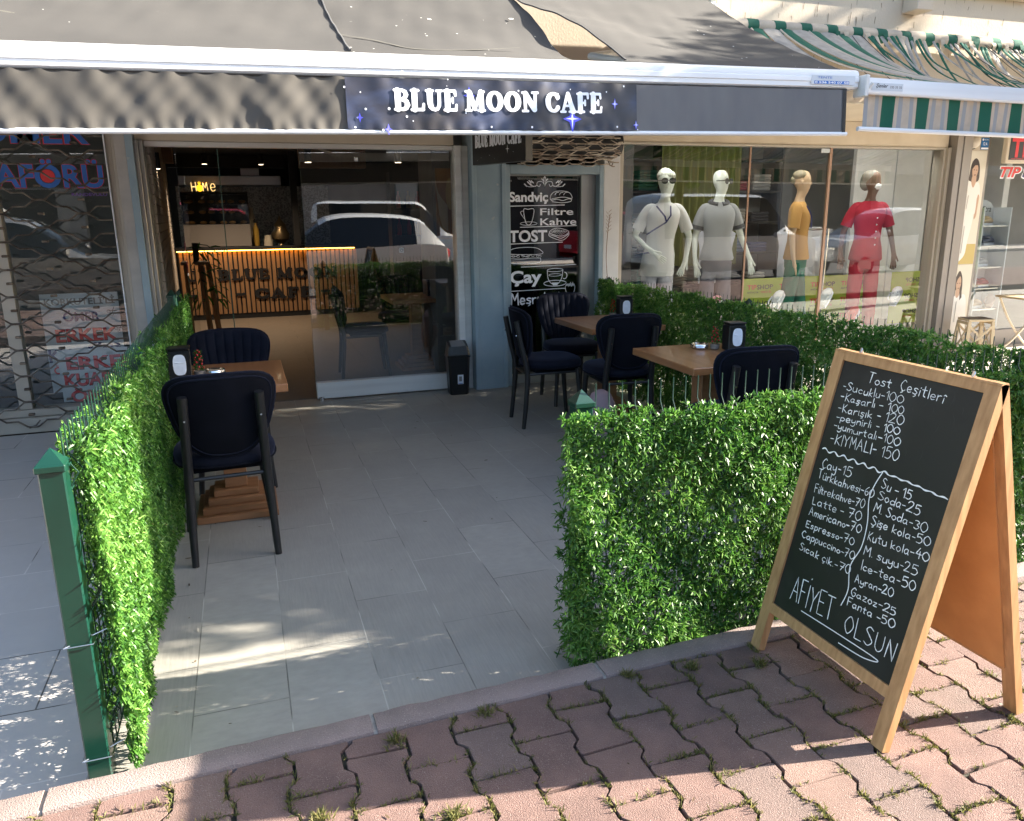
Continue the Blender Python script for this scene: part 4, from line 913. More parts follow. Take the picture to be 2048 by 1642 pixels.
# printed banner on the valance
M['banner'] = None
def banner_material():
    m_ = bpy.data.materials.new('night_sky_print'); m_.use_nodes = True; t = m_.node_tree; N = t.nodes; L = t.links; p = N['Principled BSDF']
    tc = N.new('ShaderNodeTexCoord'); mp = N.new('ShaderNodeMapping'); mp.inputs['Scale'].default_value = (2.2, 1, 5); L.new(tc.outputs['Object'], mp.inputs[0])
    n = N.new('ShaderNodeTexNoise'); n.inputs['Scale'].default_value = 1.3; n.inputs['Detail'].default_value = 5; L.new(mp.outputs[0], n.inputs[0])
    r_ = N.new('ShaderNodeValToRGB'); e = r_.color_ramp.elements; e[0].position = .30; e[0].color = (.018, .013, .012, 1); e[1].position = .72; e[1].color = (.045, .062, .13, 1)
    x = e.new(.5); x.color = (.020, .020, .034, 1); L.new(n.outputs['Fac'], r_.inputs[0]); L.new(r_.outputs[0], p.inputs['Base Color'])
    p.inputs['Roughness'].default_value = .42; p.inputs['Specular IOR Level'].default_value = .5
    return m_
M['banner'] = banner_material()
bn = thing('banner', 'dark starry vinyl banner reading BLUE MOON CAFE on the grey valance', 'banner')
bp = lambda u, v, d: val_pt(u, (v-(zb_(u)+.020))/((aw_front(u)-.100)-(zb_(u)+.020)), .0075+d)
mb = MB(); mb.grid(lambda s, v: val_pt(s, v, .0075+.003*math.sin(s*31)*v), linsp(.515, 2.005, 170), linsp(.012, .985, 22)); obj('sheet', mb, M['banner'], bn, smooth='all', fixn=False)
mb = MB()
serif(mb, 'BLUE MOON CAFE', .735, 0, 1.075, .100, lambda u, v, d: bp(u, v+2.020+aw_sl(u), d), d=.0055)
obj('lettering', mb, M['letter_white'], bn)
mb = MB(); BX = lambda x: .52+((640+x/3.15)-690)*(1.49/573); BZ = lambda x, y: 2.192+.0165*(BX(x)-.52)-((120+y/3.15)-(150+.026*((640+x/3.15)-690)*0))*.00217
for x, y, r_ in ((280, 78, 4), (476, 76, 5), (740, 120, 3.5), (733, 163, 2), (1308, 142, 6.5), (1172, 184, 5), (1510, 166, 4), (1748, 179, 4), (1868, 136, 5.5), (1838, 127, 2), (1355, 209, 3), (146, 184, 5.5), (234, 214, 3.5), (258, 321, 6), (390, 317, 8), (490, 367, 6), (525, 395, 3), (842, 338, 5), (995, 431, 6), (1250, 431, 6.5), (1818, 425, 6), (194, 437, 5), (348, 456, 6), (208, 376, 4), (1960, 444, 4), (655, 92, 2.5), (1640, 300, 2), (940, 262, 4)):
    disc(mb, BX(x), BZ(x, y), r_*.00083, bp, .0012, 0, 9)
for x, y, r_ in ((866, 228, .030), (1516, 370, .050), (1804, 263, .022), (1948, 410, .018)):
    star4(mb, BX(x), BZ(x, y), r_, bp, .0034, 0)
obj('printed_star', mb, M['letter_white'], bn)
mb = MB()
for x, y, r_ in ((866, 224, .042), (1516, 372, .070), (1804, 263, .028), (222, 376, .022), (380, 452, .026), (1948, 412, .024)):
    star4(mb, BX(x), BZ(x, y), r_, bp, .0030, 0, .30)
obj('star_halo', mb, M['star_blue'], bn)

# ============================================================ STRIPED AWNING OF THE CLOTHES SHOP
st = thing('striped_awning', 'tattered green and cream striped awning with torn strips sagging over the clothes shop', 'awning')
zs = lambda x: 2.285-.012*(x-3.5)
mb = MB(); prof = [(.04, 0), (0, .008), (-.03, .002), (-.036, -.02), (-.036, -.075), (-.03, -.085), (.04, -.085)]
mb.grid(lambda s, k: (s, 3.86+prof[int(k)][0], zs(s)+prof[int(k)][1]), linsp(3.46, 9.5, 12), range(len(prof)))
mb.add([(3.46, 3.86+a, zs(3.46)+b) for a, b in prof], [tuple(range(len(prof)))]); sbar = obj('front_bar', mb, M['bright_alu'], st, smooth=30)
mb = MB(); mb.box(3.432, 3.81, zs(3.5)-.10, 3.459, 3.91, zs(3.5)+.015, bev=.004); mb.tube([(3.44, 3.85, zs(3.5)-.10), (3.47, 3.80, zs(3.5)-.03)], .010, 6); obj('end_cap', mb, M['white_metal'], st)
mb = MB(); mb.box(3.485, 3.8215, zs(3.6)-.065, 3.71, 3.8235, zs(3.6)-.024, mi=0); text_mb('335 35 35', .013, lambda u, v, d: (3.615+u, 3.8208, zs(3.6)-.050+v), .0, 0, mb, 1, width=.085); text_mb('Şenler', .020, lambda u, v, d: (3.515+u, 3.8208, zs(3.6)-.048+v), .015, 0, mb, 1, width=.085, shear=.3)
obj('sticker', mb, [M['sign_white'], M['black_print']], sbar)
mats3 = [M['stripe_green'], M['stripe_cream'], M['stripe_grey']]
seq = [(.094, 0), (.006, 1), (.018, 1), (.030, 2), (.050, 1), (.028, 2), (.024, 1)]
mb = MB(); x = 3.475; first = True; k0 = 4
vp = lambda s, v: (s, 3.86+.006*math.sin(s*21)*(1-v)+.004*math.sin(s*9+1), zs(s)-.265+.012*math.sin(s*3)*0+(.180)*v)
seqx = seq[4:]+seq[:4]
i = 3
while x < 9.4:
    w_, mi = seq[i % len(seq)]; i += 1
    mb.grid(lambda s, v: vp(s, v), linsp(x, x+w_, 4), linsp(0, 1, 7), mi=mi); x += w_
obj('valance', mb, mats3, st, smooth='all', fixn=False)
mb = MB(); mb.tube([(3.44, 3.855, zs(3.5)-.272), (9.5, 3.855, zs(9.5)-.272)], .0135, 10); obj('bottom_rail', mb, M['bright_alu'], st, smooth=True)
mb = MB(); x = 3.62; i = 0; rr_ = random.Random(8); sm = [M['stripe_green'], M['stripe_cream'], M['old_stripe_grey']]
def cloth(xa, w_, mi, sag, dx, torn, skew):
    def f(s, t):
        xx = xa+w_*(s-.5)*(1-torn*.5*math.sin(PI*min(1, t*1.15)))+dx*math.sin(PI*t)+skew*t
        y = 5.62-1.74*t; z = 2.965*(1-t)+(zs(xa)+.004)*t-sag*math.sin(PI*t**.8)-.012*math.sin(t*17+xa*9)*torn+.010*math.sin(PI*s)*(1-t)
        return (xx, y+.03*torn*math.sin(t*9+xa), z)
    mb.grid(f, linsp(0, 1, 5), linsp(0, 1, 26), mi=mi)
while x < 9.3:
    for w_, mi in ((.095, 0), (.155, 2), (.02, 1)) if x < 4.9 else ((.095, 0), (.05, 1), (.105, 2)):
        torn = smoothst(4.55, 5.2, x)
        if torn < .5: cloth(x+w_/2, w_*1.02, mi, .14+.05*math.sin(x*4)+.02*rr_.random(), .02*rr_.random(), 0, .0)
        else:
            n = 1 if mi == 1 else 2
            for q in range(n):
                if rr_.random() < .95: cloth(x+w_*(q+.5)/n, w_/n*rr_.uniform(.6, 1.1), mi, rr_.uniform(.16, .34), rr_.uniform(-.10, .12), 1, rr_.uniform(-.1, .05))
        x += w_
obj('cloth', mb, sm, st, smooth='all', fixn=False)
mb = MB(); x = 3.60; i = 0
while x < 9.4:
    w_ = (.10, .15)[i % 2]; r_ = .052+.006*rr_.random()
    mb.tube([(x, 5.63, 2.955), (x+w_*.5, 5.63, 2.957), (x+w_, 5.63, 2.955)], r_, 12, mi=i % 2)
    if x > 4.6 and rr_.random() < .75:
        l = rr_.uniform(.06, .2); q = x+w_*rr_.random()
        mb.grid(lambda s, t: (q+(s-.5)*.05*(1-.5*t)+.02*t, 5.57-.01*math.sin(t*5), 2.955-l*t), (0, .5, 1), linsp(0, 1, 6), mi=i % 2)
    x += w_; i += 1
obj('cloth_roll', mb, [M['stripe_green'], M['stripe_cream']], st, smooth=True)
mb = MB()
for k in range(26):
    a = rr_.uniform(4.6, 9.2); b = a+rr_.uniform(-.25, .25); s_ = rr_.uniform(.10, .3)
    mb.tube([(a+(b-a)*t, 5.6-1.7*t, 2.95*(1-t)+zs(a)*t-s_*math.sin(PI*t)) for t in linsp(0, 1, 14)], .0025, 4)
obj('loose_cord', mb, M['dark'], st, smooth=True)
mb = MB()
for x in (4.2, 7.4):
    mb = MB(); mb.tube([(x, 5.7, 2.62), (x-.5, 4.8, 2.42), (x, 3.92, zs(x)-.04)], .02, 8)
    obj('folding_arm', mb, M['white_metal'], st, smooth=True)

# ============================================================ CHAIRS AND TABLES
def make_chair(label, group):
    t = thing('cafe_chair', label, 'chair', (0, 0, 0), 0, group)
    W, D_ = .232, .225
    def so(th, k):
        c, s = math.cos(th), math.sin(th); n_ = 2.9
        r_ = (abs(c)**n_+abs(s)**n_)**(-1/n_)
        return c*r_*W*k*(1-.06*(s < 0)*abs(s)), s*r_*D_*k
    mb = MB(); n = 44
    prof = [(0.001, .437), (.80, .437), (.93, .442), (.985, .455), (1.0, .472), (.99, .488), (.95, .502), (.88, .509), (.6, .514), (.3, .516), (.001, .517)]
    mb.grid(lambda k, j: (*so(2*PI*k/n, prof[int(j)][0]), prof[int(j)][1]), range(n), range(len(prof)), wrap=True)
    obj('seat', mb, M['velvet'], t, smooth=60)
    mb = MB(); mb.tube([(*so(2*PI*k/n, 1.002), .452) for k in range(n+1)], .0045, 6); mb.box(-.17, -.16, .415, .17, .17, .436)
    obj('seat_piping', mb, M['velvet_back'], t, smooth=True)
    # backrest: rounded, tapering to the bottom, wrapped round the sitter, channelled in front
    def outl(th, k):
        c, s = math.cos(th), math.sin(th); n_ = 5.5 if s > 0 else 2.7
        r_ = (abs(c)**n_+abs(s)**n_)**(-1/n_); a, b = c*r_*k, s*r_*k
        tp = .5*(b+1); z = .690+.192*b-.020*max(0, -b)*0+.010*(1-a*a)*max(0, b)
        x = a*(.168+.072*smoothst(-.1, .9, tp))
        return x, z
    ycur = lambda x, z: -.222-.17*(z-.5)+1.05*x*x
    mb = MB(); n = 72; ks = [0.001, .12, .25, .38, .50, .60, .70, .78, .85, .91, .96, .99, 1.0]
    def fr(u, v):
        n_ = 5.5 if v > 0 else 2.7
        b = v*(1-abs(u)**n_)**(1/n_) if abs(u) < 1 else 0
        tp = .5*(b+1); z = .690+.192*b+.010*(1-u*u)*max(0, b); x = u*(.168+.072*smoothst(-.1, .9, tp))
        q = max(abs(u), abs(v)); th = .032*max(0, 1-q**6)**.5; ch = .012*(abs(math.cos(PI*u*4.5))**.38-1)*max(0, 1-q**8)
        return (x, ycur(x, z)+th+ch, z)
    mb.grid(fr, linsp(-1, 1, 91), [-1, -.985, -.95, -.89, -.8, -.65, -.45, -.2, -.001, .2, .45, .65, .8, .89, .95, .985, 1]); obj('backrest', mb, M['velvet'], t, smooth='all')
    mb = MB()
    def bk(k, j):
        x, z = outl(2*PI*k/n, ks[int(j)]); q = ks[int(j)]
        return (x, ycur(x, z)-.020*max(0, 1-q**7)**.5-(.004 if q < .92 else 0), z)
    mb.grid(bk, range(n), range(len(ks)), wrap=True); bo = obj('back_shell', mb, M['velvet_back'], t, smooth='all')
    mb = MB()
    def pipe(k):
        x, z = outl(2*PI*k/n, .925); return (x, ycur(x, z)-.0175, z)
    mb.tube([pipe(k) for k in range(n+1)], .0042, 6)
    def pipe2(k):
        x, z = outl(2*PI*k/n, 1.0); return (x, ycur(x, z), z)
    mb.tube([pipe2(k) for k in range(n+1)], .007, 8)
    obj('back_piping', mb, M['velvet'], bo, smooth=True)
    for s in (-1, 1):
        mb = MB(); mb.tube(cat_rom([(s*.184, -.262, 0), (s*.178, -.240, .2), (s*.170, -.226, .42), (s*.164, -.262, .60), (s*.160, -.292, .75), (s*.159, -.302, .805)], 5), [.0155+.0055*min(1, i/9) for i in range(26)], 12)
        lg = obj('leg', mb, M['black_metal'], t, smooth=50)
        mb = MB(); mb.tube([(s*.160, -.304, .700), (s*.160, -.310, .699)], .0048, 8); obj('bolt', mb, M['chrome'], lg)
        mb = MB(); mb.tube([(s*.205, .205, 0), (s*.183, .178, .25), (s*.172, .165, .435)], [.0145, .019, .021], 12); obj('leg', mb, M['black_metal'], t, smooth=50)
    mb = MB(); mb.tube([(-.17, -.224, .405), (.17, -.224, .405)], .010, 8); mb.tube([(-.172, .165, .412), (.172, .165, .412)], .010, 8)
    for s in (-1, 1): mb.tube([(s*.171, -.226, .408), (s*.173, .165, .412)], .010, 8)
    obj('under_frame', mb, M['black_metal'], t, smooth=True)
    return t
GRP = 'navy velvet cafe chairs'
ch0 = make_chair('navy velvet chair seen from behind, in front of the single table beside the lit hedge', GRP)
ch0.location = (-.163, 3.855, 0); ch0.rotation_euler = (0, 0, R(3.5))
dup(ch0, (-.135, 4.80, 0), R(178), 'navy velvet chair facing the street across the single left table with ribbed backrest in view')
dup(ch0, (2.150, 5.44, 0), R(-94), 'dark velvet chair turned sideways in front of the menu door, nearest the blue pillar')
dup(ch0, (2.575, 6.02, 0), R(176), 'dark velvet chair facing the street behind the inner table, back against the menu door')
dup(ch0, (2.49, 4.985, 0), R(-5), 'dark velvet chair seen from behind between the two terrace tables on the hedge side')
dup(ch0, (2.480, 3.535, 0), R(-6), 'navy velvet chair seen from behind at the outer right table, just left of the chalkboard')
ci1 = dup(ch0, (1.10, 7.83, 0), R(-92), 'velvet chair inside the cafe standing sideways behind the glass'); ci1['group'] = 'chairs inside the cafe window'
ci2 = dup(ch0, (1.62, 8.75, 0), R(172), 'velvet chair inside the cafe facing out behind the indoor table'); ci2['group'] = 'chairs inside the cafe window'
def make_table(label):
    t = thing('cafe_table', label, 'table', (0, 0, 0), 0, 'wooden pedestal tables')
    mb = MB(); mb.box(-.30, -.36, .708, .30, .36, .750, bev=.004); obj('tabletop', mb, M['table_wood'], t)
    mb = MB(); mb.box(-.058, -.058, .142, .058, .058, .707, bev=.003); obj('pedestal', mb, M['base_wood'], t)
    mb = MB()
    for k, (w_, d_) in enumerate(((.205, .20), (.175, .165), (.145, .13), (.115, .095))):
        z0 = .002+k*.035; mb.box(-w_, -d_, z0, w_, d_, z0+.0345, bev=.003)
    obj('base', mb, M['base_wood'], t); return t
tb = make_table('wooden table against the left hedge between two chairs, with napkins, berry plant and ashtray'); tb.location = (-.143, 4.31, 0)
dup(tb, (2.515, 3.87, 0), R(-1), 'wooden table at the outer right with ashtray and napkin box, beside the dark hedge')
dup(tb, (2.625, 5.42, 0), R(0), 'wooden table at the inner right in front of the menu door')
d_ = dup(tb, (1.66, 8.02, 0), R(0), 'wooden table inside the cafe behind the glass')
def make_napkin(label):
    t = thing('napkin_box', label, 'napkin holder', (0, 0, 0), 0, 'black napkin boxes on the tables')
    mb = MB(); mb.box(-.054, -.046, .0, .054, .046, .150, bev=.004); mb.box(-.050, -.042, .1503, .050, .042, .160, bev=.004); obj('case', mb, M['plastic_black'], t)
    mb = MB(); mb.box(-.056, -.049, .161, .056, .049, .168, bev=.003); obj('lid', mb, M['plastic_black'], t)
    mb = MB(); P = []
    for k in range(24):
        a = 2*PI*k/24; c, s = math.cos(a), math.sin(a); r_ = (abs(c)**3.2+abs(s)**3.2)**(-1/3.2); P.append((c*r_*.031, .082+s*r_*.053))
    mb.prism(P, 0, .0025, lambda a, b, d: (a, -.0462-d, b)); mb.tube([(-.028, -.0492, .098), (0, -.0515, .091), (.028, -.0492, .097)], .0016, 5)
    obj('napkin', mb, M['paper'], t); return t
nb = make_napkin('black napkin box with white napkin on the left table, against the lit hedge'); nb.location = (-.355, 4.275, .7502); nb.rotation_euler = (0, 0, R(3))
dup(nb, (2.745, 3.945, .7502), R(-7), 'black napkin box with white napkin on the outer right table')
dup(nb, (2.855, 5.60, .7502), R(-6), 'black napkin box with white napkin on the inner right table')
q = dup(nb, (1.83, 7.96, .7502), R(0), 'black napkin box on the table inside the cafe')
def make_berry(label):
    t = thing('berry_plant', label, 'artificial plant', (0, 0, 0), 0, 'little red berry trees on the tables')
    mb = MB(); mb.lathe([(.020, 0), (.026, .004), (.029, .030), (.026, .031), (.024, .028), (0.001, .027)], n=16); obj('pot', mb, M['pot'], t, smooth=40)
    rn = random.Random(4); n = 320
    root = []; dr_ = []
    for _ in range(n):
        z = rn.uniform(.03, .135); rad = .006+.018*(1-(z-.03)/.11); a = rn.uniform(0, 2*PI)
        root.append((rad*.5*math.cos(a), rad*.5*math.sin(a), z)); dr_.append((math.cos(a), math.sin(a), rn.uniform(.1, .9)))
    o = blades('needles', np.array(root), np.array(dr_), RNG.normal(size=(n, 3)), .012+.012*RNG.random(n), np.full(n, .0026), RNG.random(n)*.35, M['hedge'], t)
    mb = MB()
    for k in range(20):
        z = .045+k*.0047; a = k*2.4; rad = .022*(1-(z-.03)/.16)+.003; mb.ball((rad*math.cos(a), rad*math.sin(a), z), .0058, 8)
    obj('berries', mb, M['red_berry'], t, smooth=True); return t
bp_ = make_berry('little red berry tree in a bark pot beside the napkin box on the left table'); bp_.location = (-.268, 4.32, .7502); bp_.scale = (1, 1, 1)
dup(bp_, (2.655, 4.005, .7502), 1.0, 'little red berry tree between ashtray and napkin box on the outer right table')
dup(bp_, (2.775, 5.64, .7502), 2.0, 'little red berry tree beside the napkin box on the inner right table')
def make_ash(label):
    t = thing('ashtray', label, 'ashtray', (0, 0, 0), 0, 'round metal ashtrays')
    mb = MB(); mb.lathe([(.044, 0), (.052, .004), (.055, .012), (.052, .017), (.055, .021), (.052, .030), (.047, .031), (.040, .024), (.034, .020), (.001, .019)], n=28); obj('bowl', mb, M['chrome'], t, smooth=40); return t
ah = make_ash('round chrome ashtray on the left table'); ah.location = (-.195, 4.33, .7502)
dup(ah, (2.585, 4.06, .7502), 0, 'round chrome ashtray on the outer right table')
# bin
t = thing('waste_bin', 'black swing lid bin with grey flap and sticker, before the blue pillar', 'bin', (1.735, 6.63, 0), R(-3))
mb = MB(); rr = lambda w_, d_, z: [(-w_+.02, -d_, z), (w_-.02, -d_, z), (w_, -d_+.02, z), (w_, d_-.02, z), (w_-.02, d_, z), (-w_+.02, d_, z), (-w_, d_-.02, z), (-w_, -d_+.02, z)]
L_ = [rr(.080, .070, .0), rr(.085, .074, .01), rr(.098, .086, .33), rr(.102, .09, .335), rr(.104, .092, .355), rr(.100, .088, .36)]
mb.add([p for l in L_ for p in l], [tuple(range(8))[::-1], tuple(range(40, 48))]+[(j*8+i, j*8+(i+1) % 8, (j+1)*8+(i+1) % 8, (j+1)*8+i) for j in range(5) for i in range(8)]); obj('body', mb, M['plastic_black'], t, smooth=30)
mb = MB(); A = rr(.100, .088, .3605); B = [(x, y, z+.075+.035*(y > 0)) for x, y, z in rr(.086, .072, .3605)]
mb.add(A+B, [tuple(range(8))[::-1], tuple(range(8, 16))]+[(i, (i+1) % 8, 8+(i+1) % 8, 8+i) for i in range(8)]); lid = obj('lid', mb, M['plastic_black'], t, smooth=30)
mb = MB(); mb.add([(-.066, -.060, .4405), (.066, -.060, .4405), (.060, .045, .4745), (-.060, .045, .4745), (-.066, -.060, .4365), (.066, -.060, .4365), (.060, .045, .4705), (-.060, .045, .4705)], [(0, 1, 2, 3), (7, 6, 5, 4), (0, 4, 5, 1), (1, 5, 6, 2), (2, 6, 7, 3), (3, 7, 4, 0)]); obj('flap', mb, M['plastic_grey'], lid)
mb = MB(); f = lambda u, v, d: (u, -.0785-(v-.1)*.036-d, v)
mb.add([f(-.020, .10, .004), f(.032, .10, .004), f(.032, .185, .004), f(-.020, .185, .004)], [(0, 1, 2, 3)], 0); mb.add([f(-.008, .125, .0045), f(.018, .125, .0045), f(.018, .17, .0045), f(-.008, .17, .0045)], [(0, 1, 2, 3)], 1); mb.add([f(-.016, .103, .0045), f(.028, .103, .0045), f(.028, .109, .0045), f(-.016, .109, .0045)], [(0, 1, 2, 3)], 2)
obj('sticker', mb, [M['paper'], M['plastic_grey'], M['blue_print']], t)
t = thing('pouf', 'small rounded dusty pink object on the floor behind the front hedge post', 'pouf', (2.10, 4.42, 0)); t.scale = (1.1, 1.1, 1.3)
mb = MB(); mb.lathe([(.06, 0), (.10, .02), (.115, .10), (.105, .20), (.085, .285), (.055, .335), (.02, .352), (.001, .354)], n=24); obj('body', mb, M['pink_stone'], t, smooth=True)
mb = MB(); mb.tube(cat_rom([(-.075, -.06, .29), (-.02, -.085, .275), (.05, -.09, .235), (.09, -.07, .18)], 6), .004, 6); obj('seam', mb, M['grey_print'], t, smooth=True)

# ============================================================ CHALKBOARD MENU
t = thing('menu_board', 'wooden A-frame chalkboard with a handwritten price list, standing on the red pavers', 'menu board')
bb = Vector((.254, 0, 1.03)).normalized(); nn = Vector((-1.03, 0, .254)).normalized(); O = Vector((1.566, 1.9965, .081))
fF = lambda u, v, d: O+Vector((0, -u, 0))+bb*v+nn*d
def fR(u, v, d):
    p = fF(u, v, d); return Vector((2*1.832-p.x, p.y, p.z))
def stick(mb, f, u0, u1, v0, v1, d0, d1): mb.prism([(u0, v0), (u1, v0), (u1, v1), (u0, v1)], d0, d1, f)
for f, nm in ((fF, 'front_frame'), (fR, 'rear_frame')):
    mb = MB(); stick(mb, f, -.050, -.006, 0, 1.064, -.026, 0); fr_ = obj(nm, mb, M['board_wood'], t)
    mb = MB(); stick(mb, f, .512, .556, 0, 1.064, -.026, 0); obj('stile', mb, M['board_wood'], fr_)
    mb = MB(); stick(mb, f, -.0055, .5115, 1.032, 1.0635, -.025, -.0005); obj('top_rail', mb, M['board_wood'], fr_)
    mb = MB(); stick(mb, f, -.0055, .5115, .143, .178, -.025, -.0005); obj('bottom_rail', mb, M['board_wood'], fr_)
mb = MB(); stick(mb, fF, -.0055, .5115, .1785, 1.0315, -.012, -.007); bd = obj('chalkboard', mb, M['chalkboard'], t)
mb = MB(); stick(mb, fF, -.02, .526, .16, 1.05, -.031, -.0265); stick(mb, fR, -.02, .526, .16, 1.05, -.031, -.0265); obj('backing', mb, M['mdf'], t)
mb = MB(); stick(mb, fR, -.0055, .5115, .1785, 1.0315, -.012, -.007); obj('chalkboard', mb, M['chalkboard'], t)
mb = MB()
for u in (.05, .46): mb.tube([fF(u, 1.066, -.012), Vector((1.832, 1.9965-u, 1.125)), fR(u, 1.066, -.012)], .006, 6)
obj('hinge', mb, M['steel'], t)
mb = MB(); fc = lambda u, v, d: fF(u, v, d-.007)
CW = .0025
TXT = [('Tost', .112, .982, .205, .980, .040), ('Çeşitlerî', .240, .984, .402, .978, .040), ('-Sucuklu-100', .020, .940, .268, .946, .032), ('-Kaşarlı - 100', .024, .905, .280, .917, .032), ('-Karışık - 120', .026, .868, .290, .886, .034),
 ('-peynirli - 100', .030, .840, .288, .856, .030), ('-yumurtalı-100', .030, .811, .300, .825, .030), ('-KIYMALI- 150', .032, .762, .310, .783, .042),
 ('Çay-15', .028, .678, .158, .684, .040), ('Türkkahvesi-60', .026, .640, .264, .652, .036), ('Filtrekahve-70', .028, .592, .242, .612, .032), ('Latte - 70', .034, .552, .244, .570, .034), ('Americano-70', .034, .515, .258, .536, .032), ('Espresso-70', .034, .472, .247, .492, .030), ('Cappuccino-70', .030, .434, .262, .452, .030), ('Sıcak çik.-70', .036, .392, .264, .404, .032),
 ('Su - 15', .280, .690, .391, .690, .036), ('Soda-25', .280, .656, .434, .658, .034), ('M. Soda-30', .278, .616, .472, .622, .032), ('Şişe kola-50', .284, .576, .496, .590, .034), ('Kutu kola-40', .288, .528, .506, .550, .034), ('M. suyu-25', .290, .484, .484, .500, .034), ('Ice-tea-50', .296, .436, .494, .458, .036), ('Ayran-20', .290, .392, .432, .410, .030), ('Gazoz-25', .288, .350, .458, .366, .030), ('Fanta -50', .286, .316, .468, .330, .030),
 ('AFİYET', .058, .224, .250, .240, .074), ('OLSUN', .300, .236, .492, .246, .056)]
for k, (s, a, b, c, d_, h) in enumerate(TXT): hand(mb, s, a, b, c, d_, h*(.8 if h < .05 else 1), CW*(1.15 if h > .05 else 1), fc, seed=k*5)
for _ in range(0): pass
P = [(.012+.0042*i, .736+.0048*math.sin(i*.62)*(1 if i < 66 else .35)-.004*smoothst(80, 118, i)) for i in range(118)]; ribbon(mb, P, [.004+.0014*math.sin(i*.9) for i in range(118)], fc, .0013)
ribbon(mb, cat_rom([(.271, .735), (.257, .692), (.252, .645), (.272, .575), (.277, .50), (.258, .43), (.276, .36), (.268, .305)], 8), .0034, fc, .0014)
ribbon(mb, cat_rom([(.123, .213), (.30, .220), (.447, .222), (.40, .203), (.300, .196)], 8), .0030, fc, .0014)
obj('chalk_writing', mb, M['chalk'], bd)
mb = MB(); rr_ = random.Random(9)
for _ in range(90):
    u, v = rr_.uniform(.10, .49), rr_.uniform(.20, .98); l = rr_.uniform(.01, .04); a = rr_.uniform(.8, 1.9)
    ribbon(mb, [(u, v), (u+l*math.cos(a)*.5, v+l*math.sin(a)*.5), (u+l*math.cos(a+.2), v+l*math.sin(a+.2))], [.0003, .0012, .0003], fc, .0006, 0, 0)
obj('chalk_smear', mb, mat('faint_chalk_dust', (.05, .053, .052), .9), bd)
# ============================================================ CAFE INTERIOR
M['dark_wall'] = mat('charcoal_wall', (.030, .028, .027), .8)
M['grey_plaster'] = mat('grey_cement_plaster', (.20, .185, .17), .8, col2=(.15, .14, .13), scale=3)
M['slat'] = wood('oak_slat', (.34, .19, .09), (.26, .14, .065), (14, 14, 1.2), 2, .5)
M['led'] = mat('amber_led_strip', (1, .5, .1), .5, emit=(1, .42, .06), estr=3.4)
M['lamp_glow'] = mat('lamp_lens', (1, .9, .7), .5, emit=(1, .80, .52), estr=1.6)
M['neon'] = mat('white_neon', (1, .8, .5), .5, emit=(1, .62, .22), estr=.20)
M['neon_yellow'] = mat('yellow_neon', (1, .6, .05), .5, emit=(1, .50, .02), estr=.25)
M['mosaic'] = mat('steel_mosaic', (.52, .49, .45), .42, metal=.4, col2=(.24, .22, .20), scale=42, thr=(.42, .58), bump=.5, bscale=40)
M['amber'] = mat('amber_liquid', (.42, .26, .05), .2)
mb = MB(); mb.box(-1.4, 15.25, 0, 4.2, 15.4, 2.6); mb.box(4.0, 8.0, 0, 4.15, 15.25, 2.6); mb.box(-1.3, 6.93, 2.56, 4.0, 15.25, 2.595); mb.box(2.14, 6.95, 0, 2.195, 8.0, 2.56); mb.box(2.15, 8.0, 0, 4.0, 8.05, 2.56)
obj('cafe_wall', mb, M['dark_wall'], bld)
mb = MB(); A, B = Vector((-.615, 6.95, 0)), Vector((-1.02, 13.9, 0)); ax = (B-A).normalized(); nx_ = Vector((-ax.y, ax.x, 0))
rr_ = random.Random(6)
for r_ in range(33):
    u = -.12 if r_ % 2 else 0
    while u < 6.9:
        a, b = max(0, u)+.004, min(6.94, u+.24)-.004
        if b-a > .03:
            p = [A+ax*q+nx_*(.04 if d else -.002*rr_.random()-0)+Vector((0, 0, z)) for z in (r_*.076+.004, r_*.076+.072) for d in (0, 1) for q in (a, b)]
            mb.add(p, [(0, 2, 3, 1), (4, 5, 7, 6), (0, 1, 5, 4), (2, 6, 7, 3), (0, 4, 6, 2), (1, 3, 7, 5)])
        u += .24
obj('brick_wall', mb, M['brick_white'], bld)
mb = MB(); p = [A+ax*q+nx_*d+Vector((0, 0, z)) for z in (0, 2.55) for d in (.012, .2) for q in (-.0, 6.95)]; mb.add(p, [(0, 2, 3, 1), (4, 5, 7, 6), (0, 1, 5, 4), (2, 6, 7, 3), (0, 4, 6, 2), (1, 3, 7, 5)]); obj('brick_backing', mb, M['mortar'], bld)
mb = MB(); mb.box(1.80, 7.65, .003, 2.135, 8.25, 2.555); obj('inner_column', mb, M['grey_plaster'], bld)
mb = MB(); mb.box(-1.0, 13.9, 2.36, .78, 14.1, 2.555); obj('inner_beam', mb, M['dark'], bld)
mb = MB(); mb.box(.80, 13.0, 1.126, .90, 13.08, 2.555); obj('inner_post', mb, M['dark'], bld)
mb = MB(); mb.box(.92, 12.4, 2.28, 1.9, 12.6, 2.555); obj('wood_beam', mb, M['slat'], bld)
mb = MB(); mb.box(-1.0, 11.9, 2.30, -.78, 12.1, 2.555); obj('wood_beam', mb, M['slat'], bld)
mb = MB(); mb.box(-1.0, 15.2, .9, 1.6, 15.245, 2.12); obj('mosaic_wall', mb, M['mosaic'], bld)

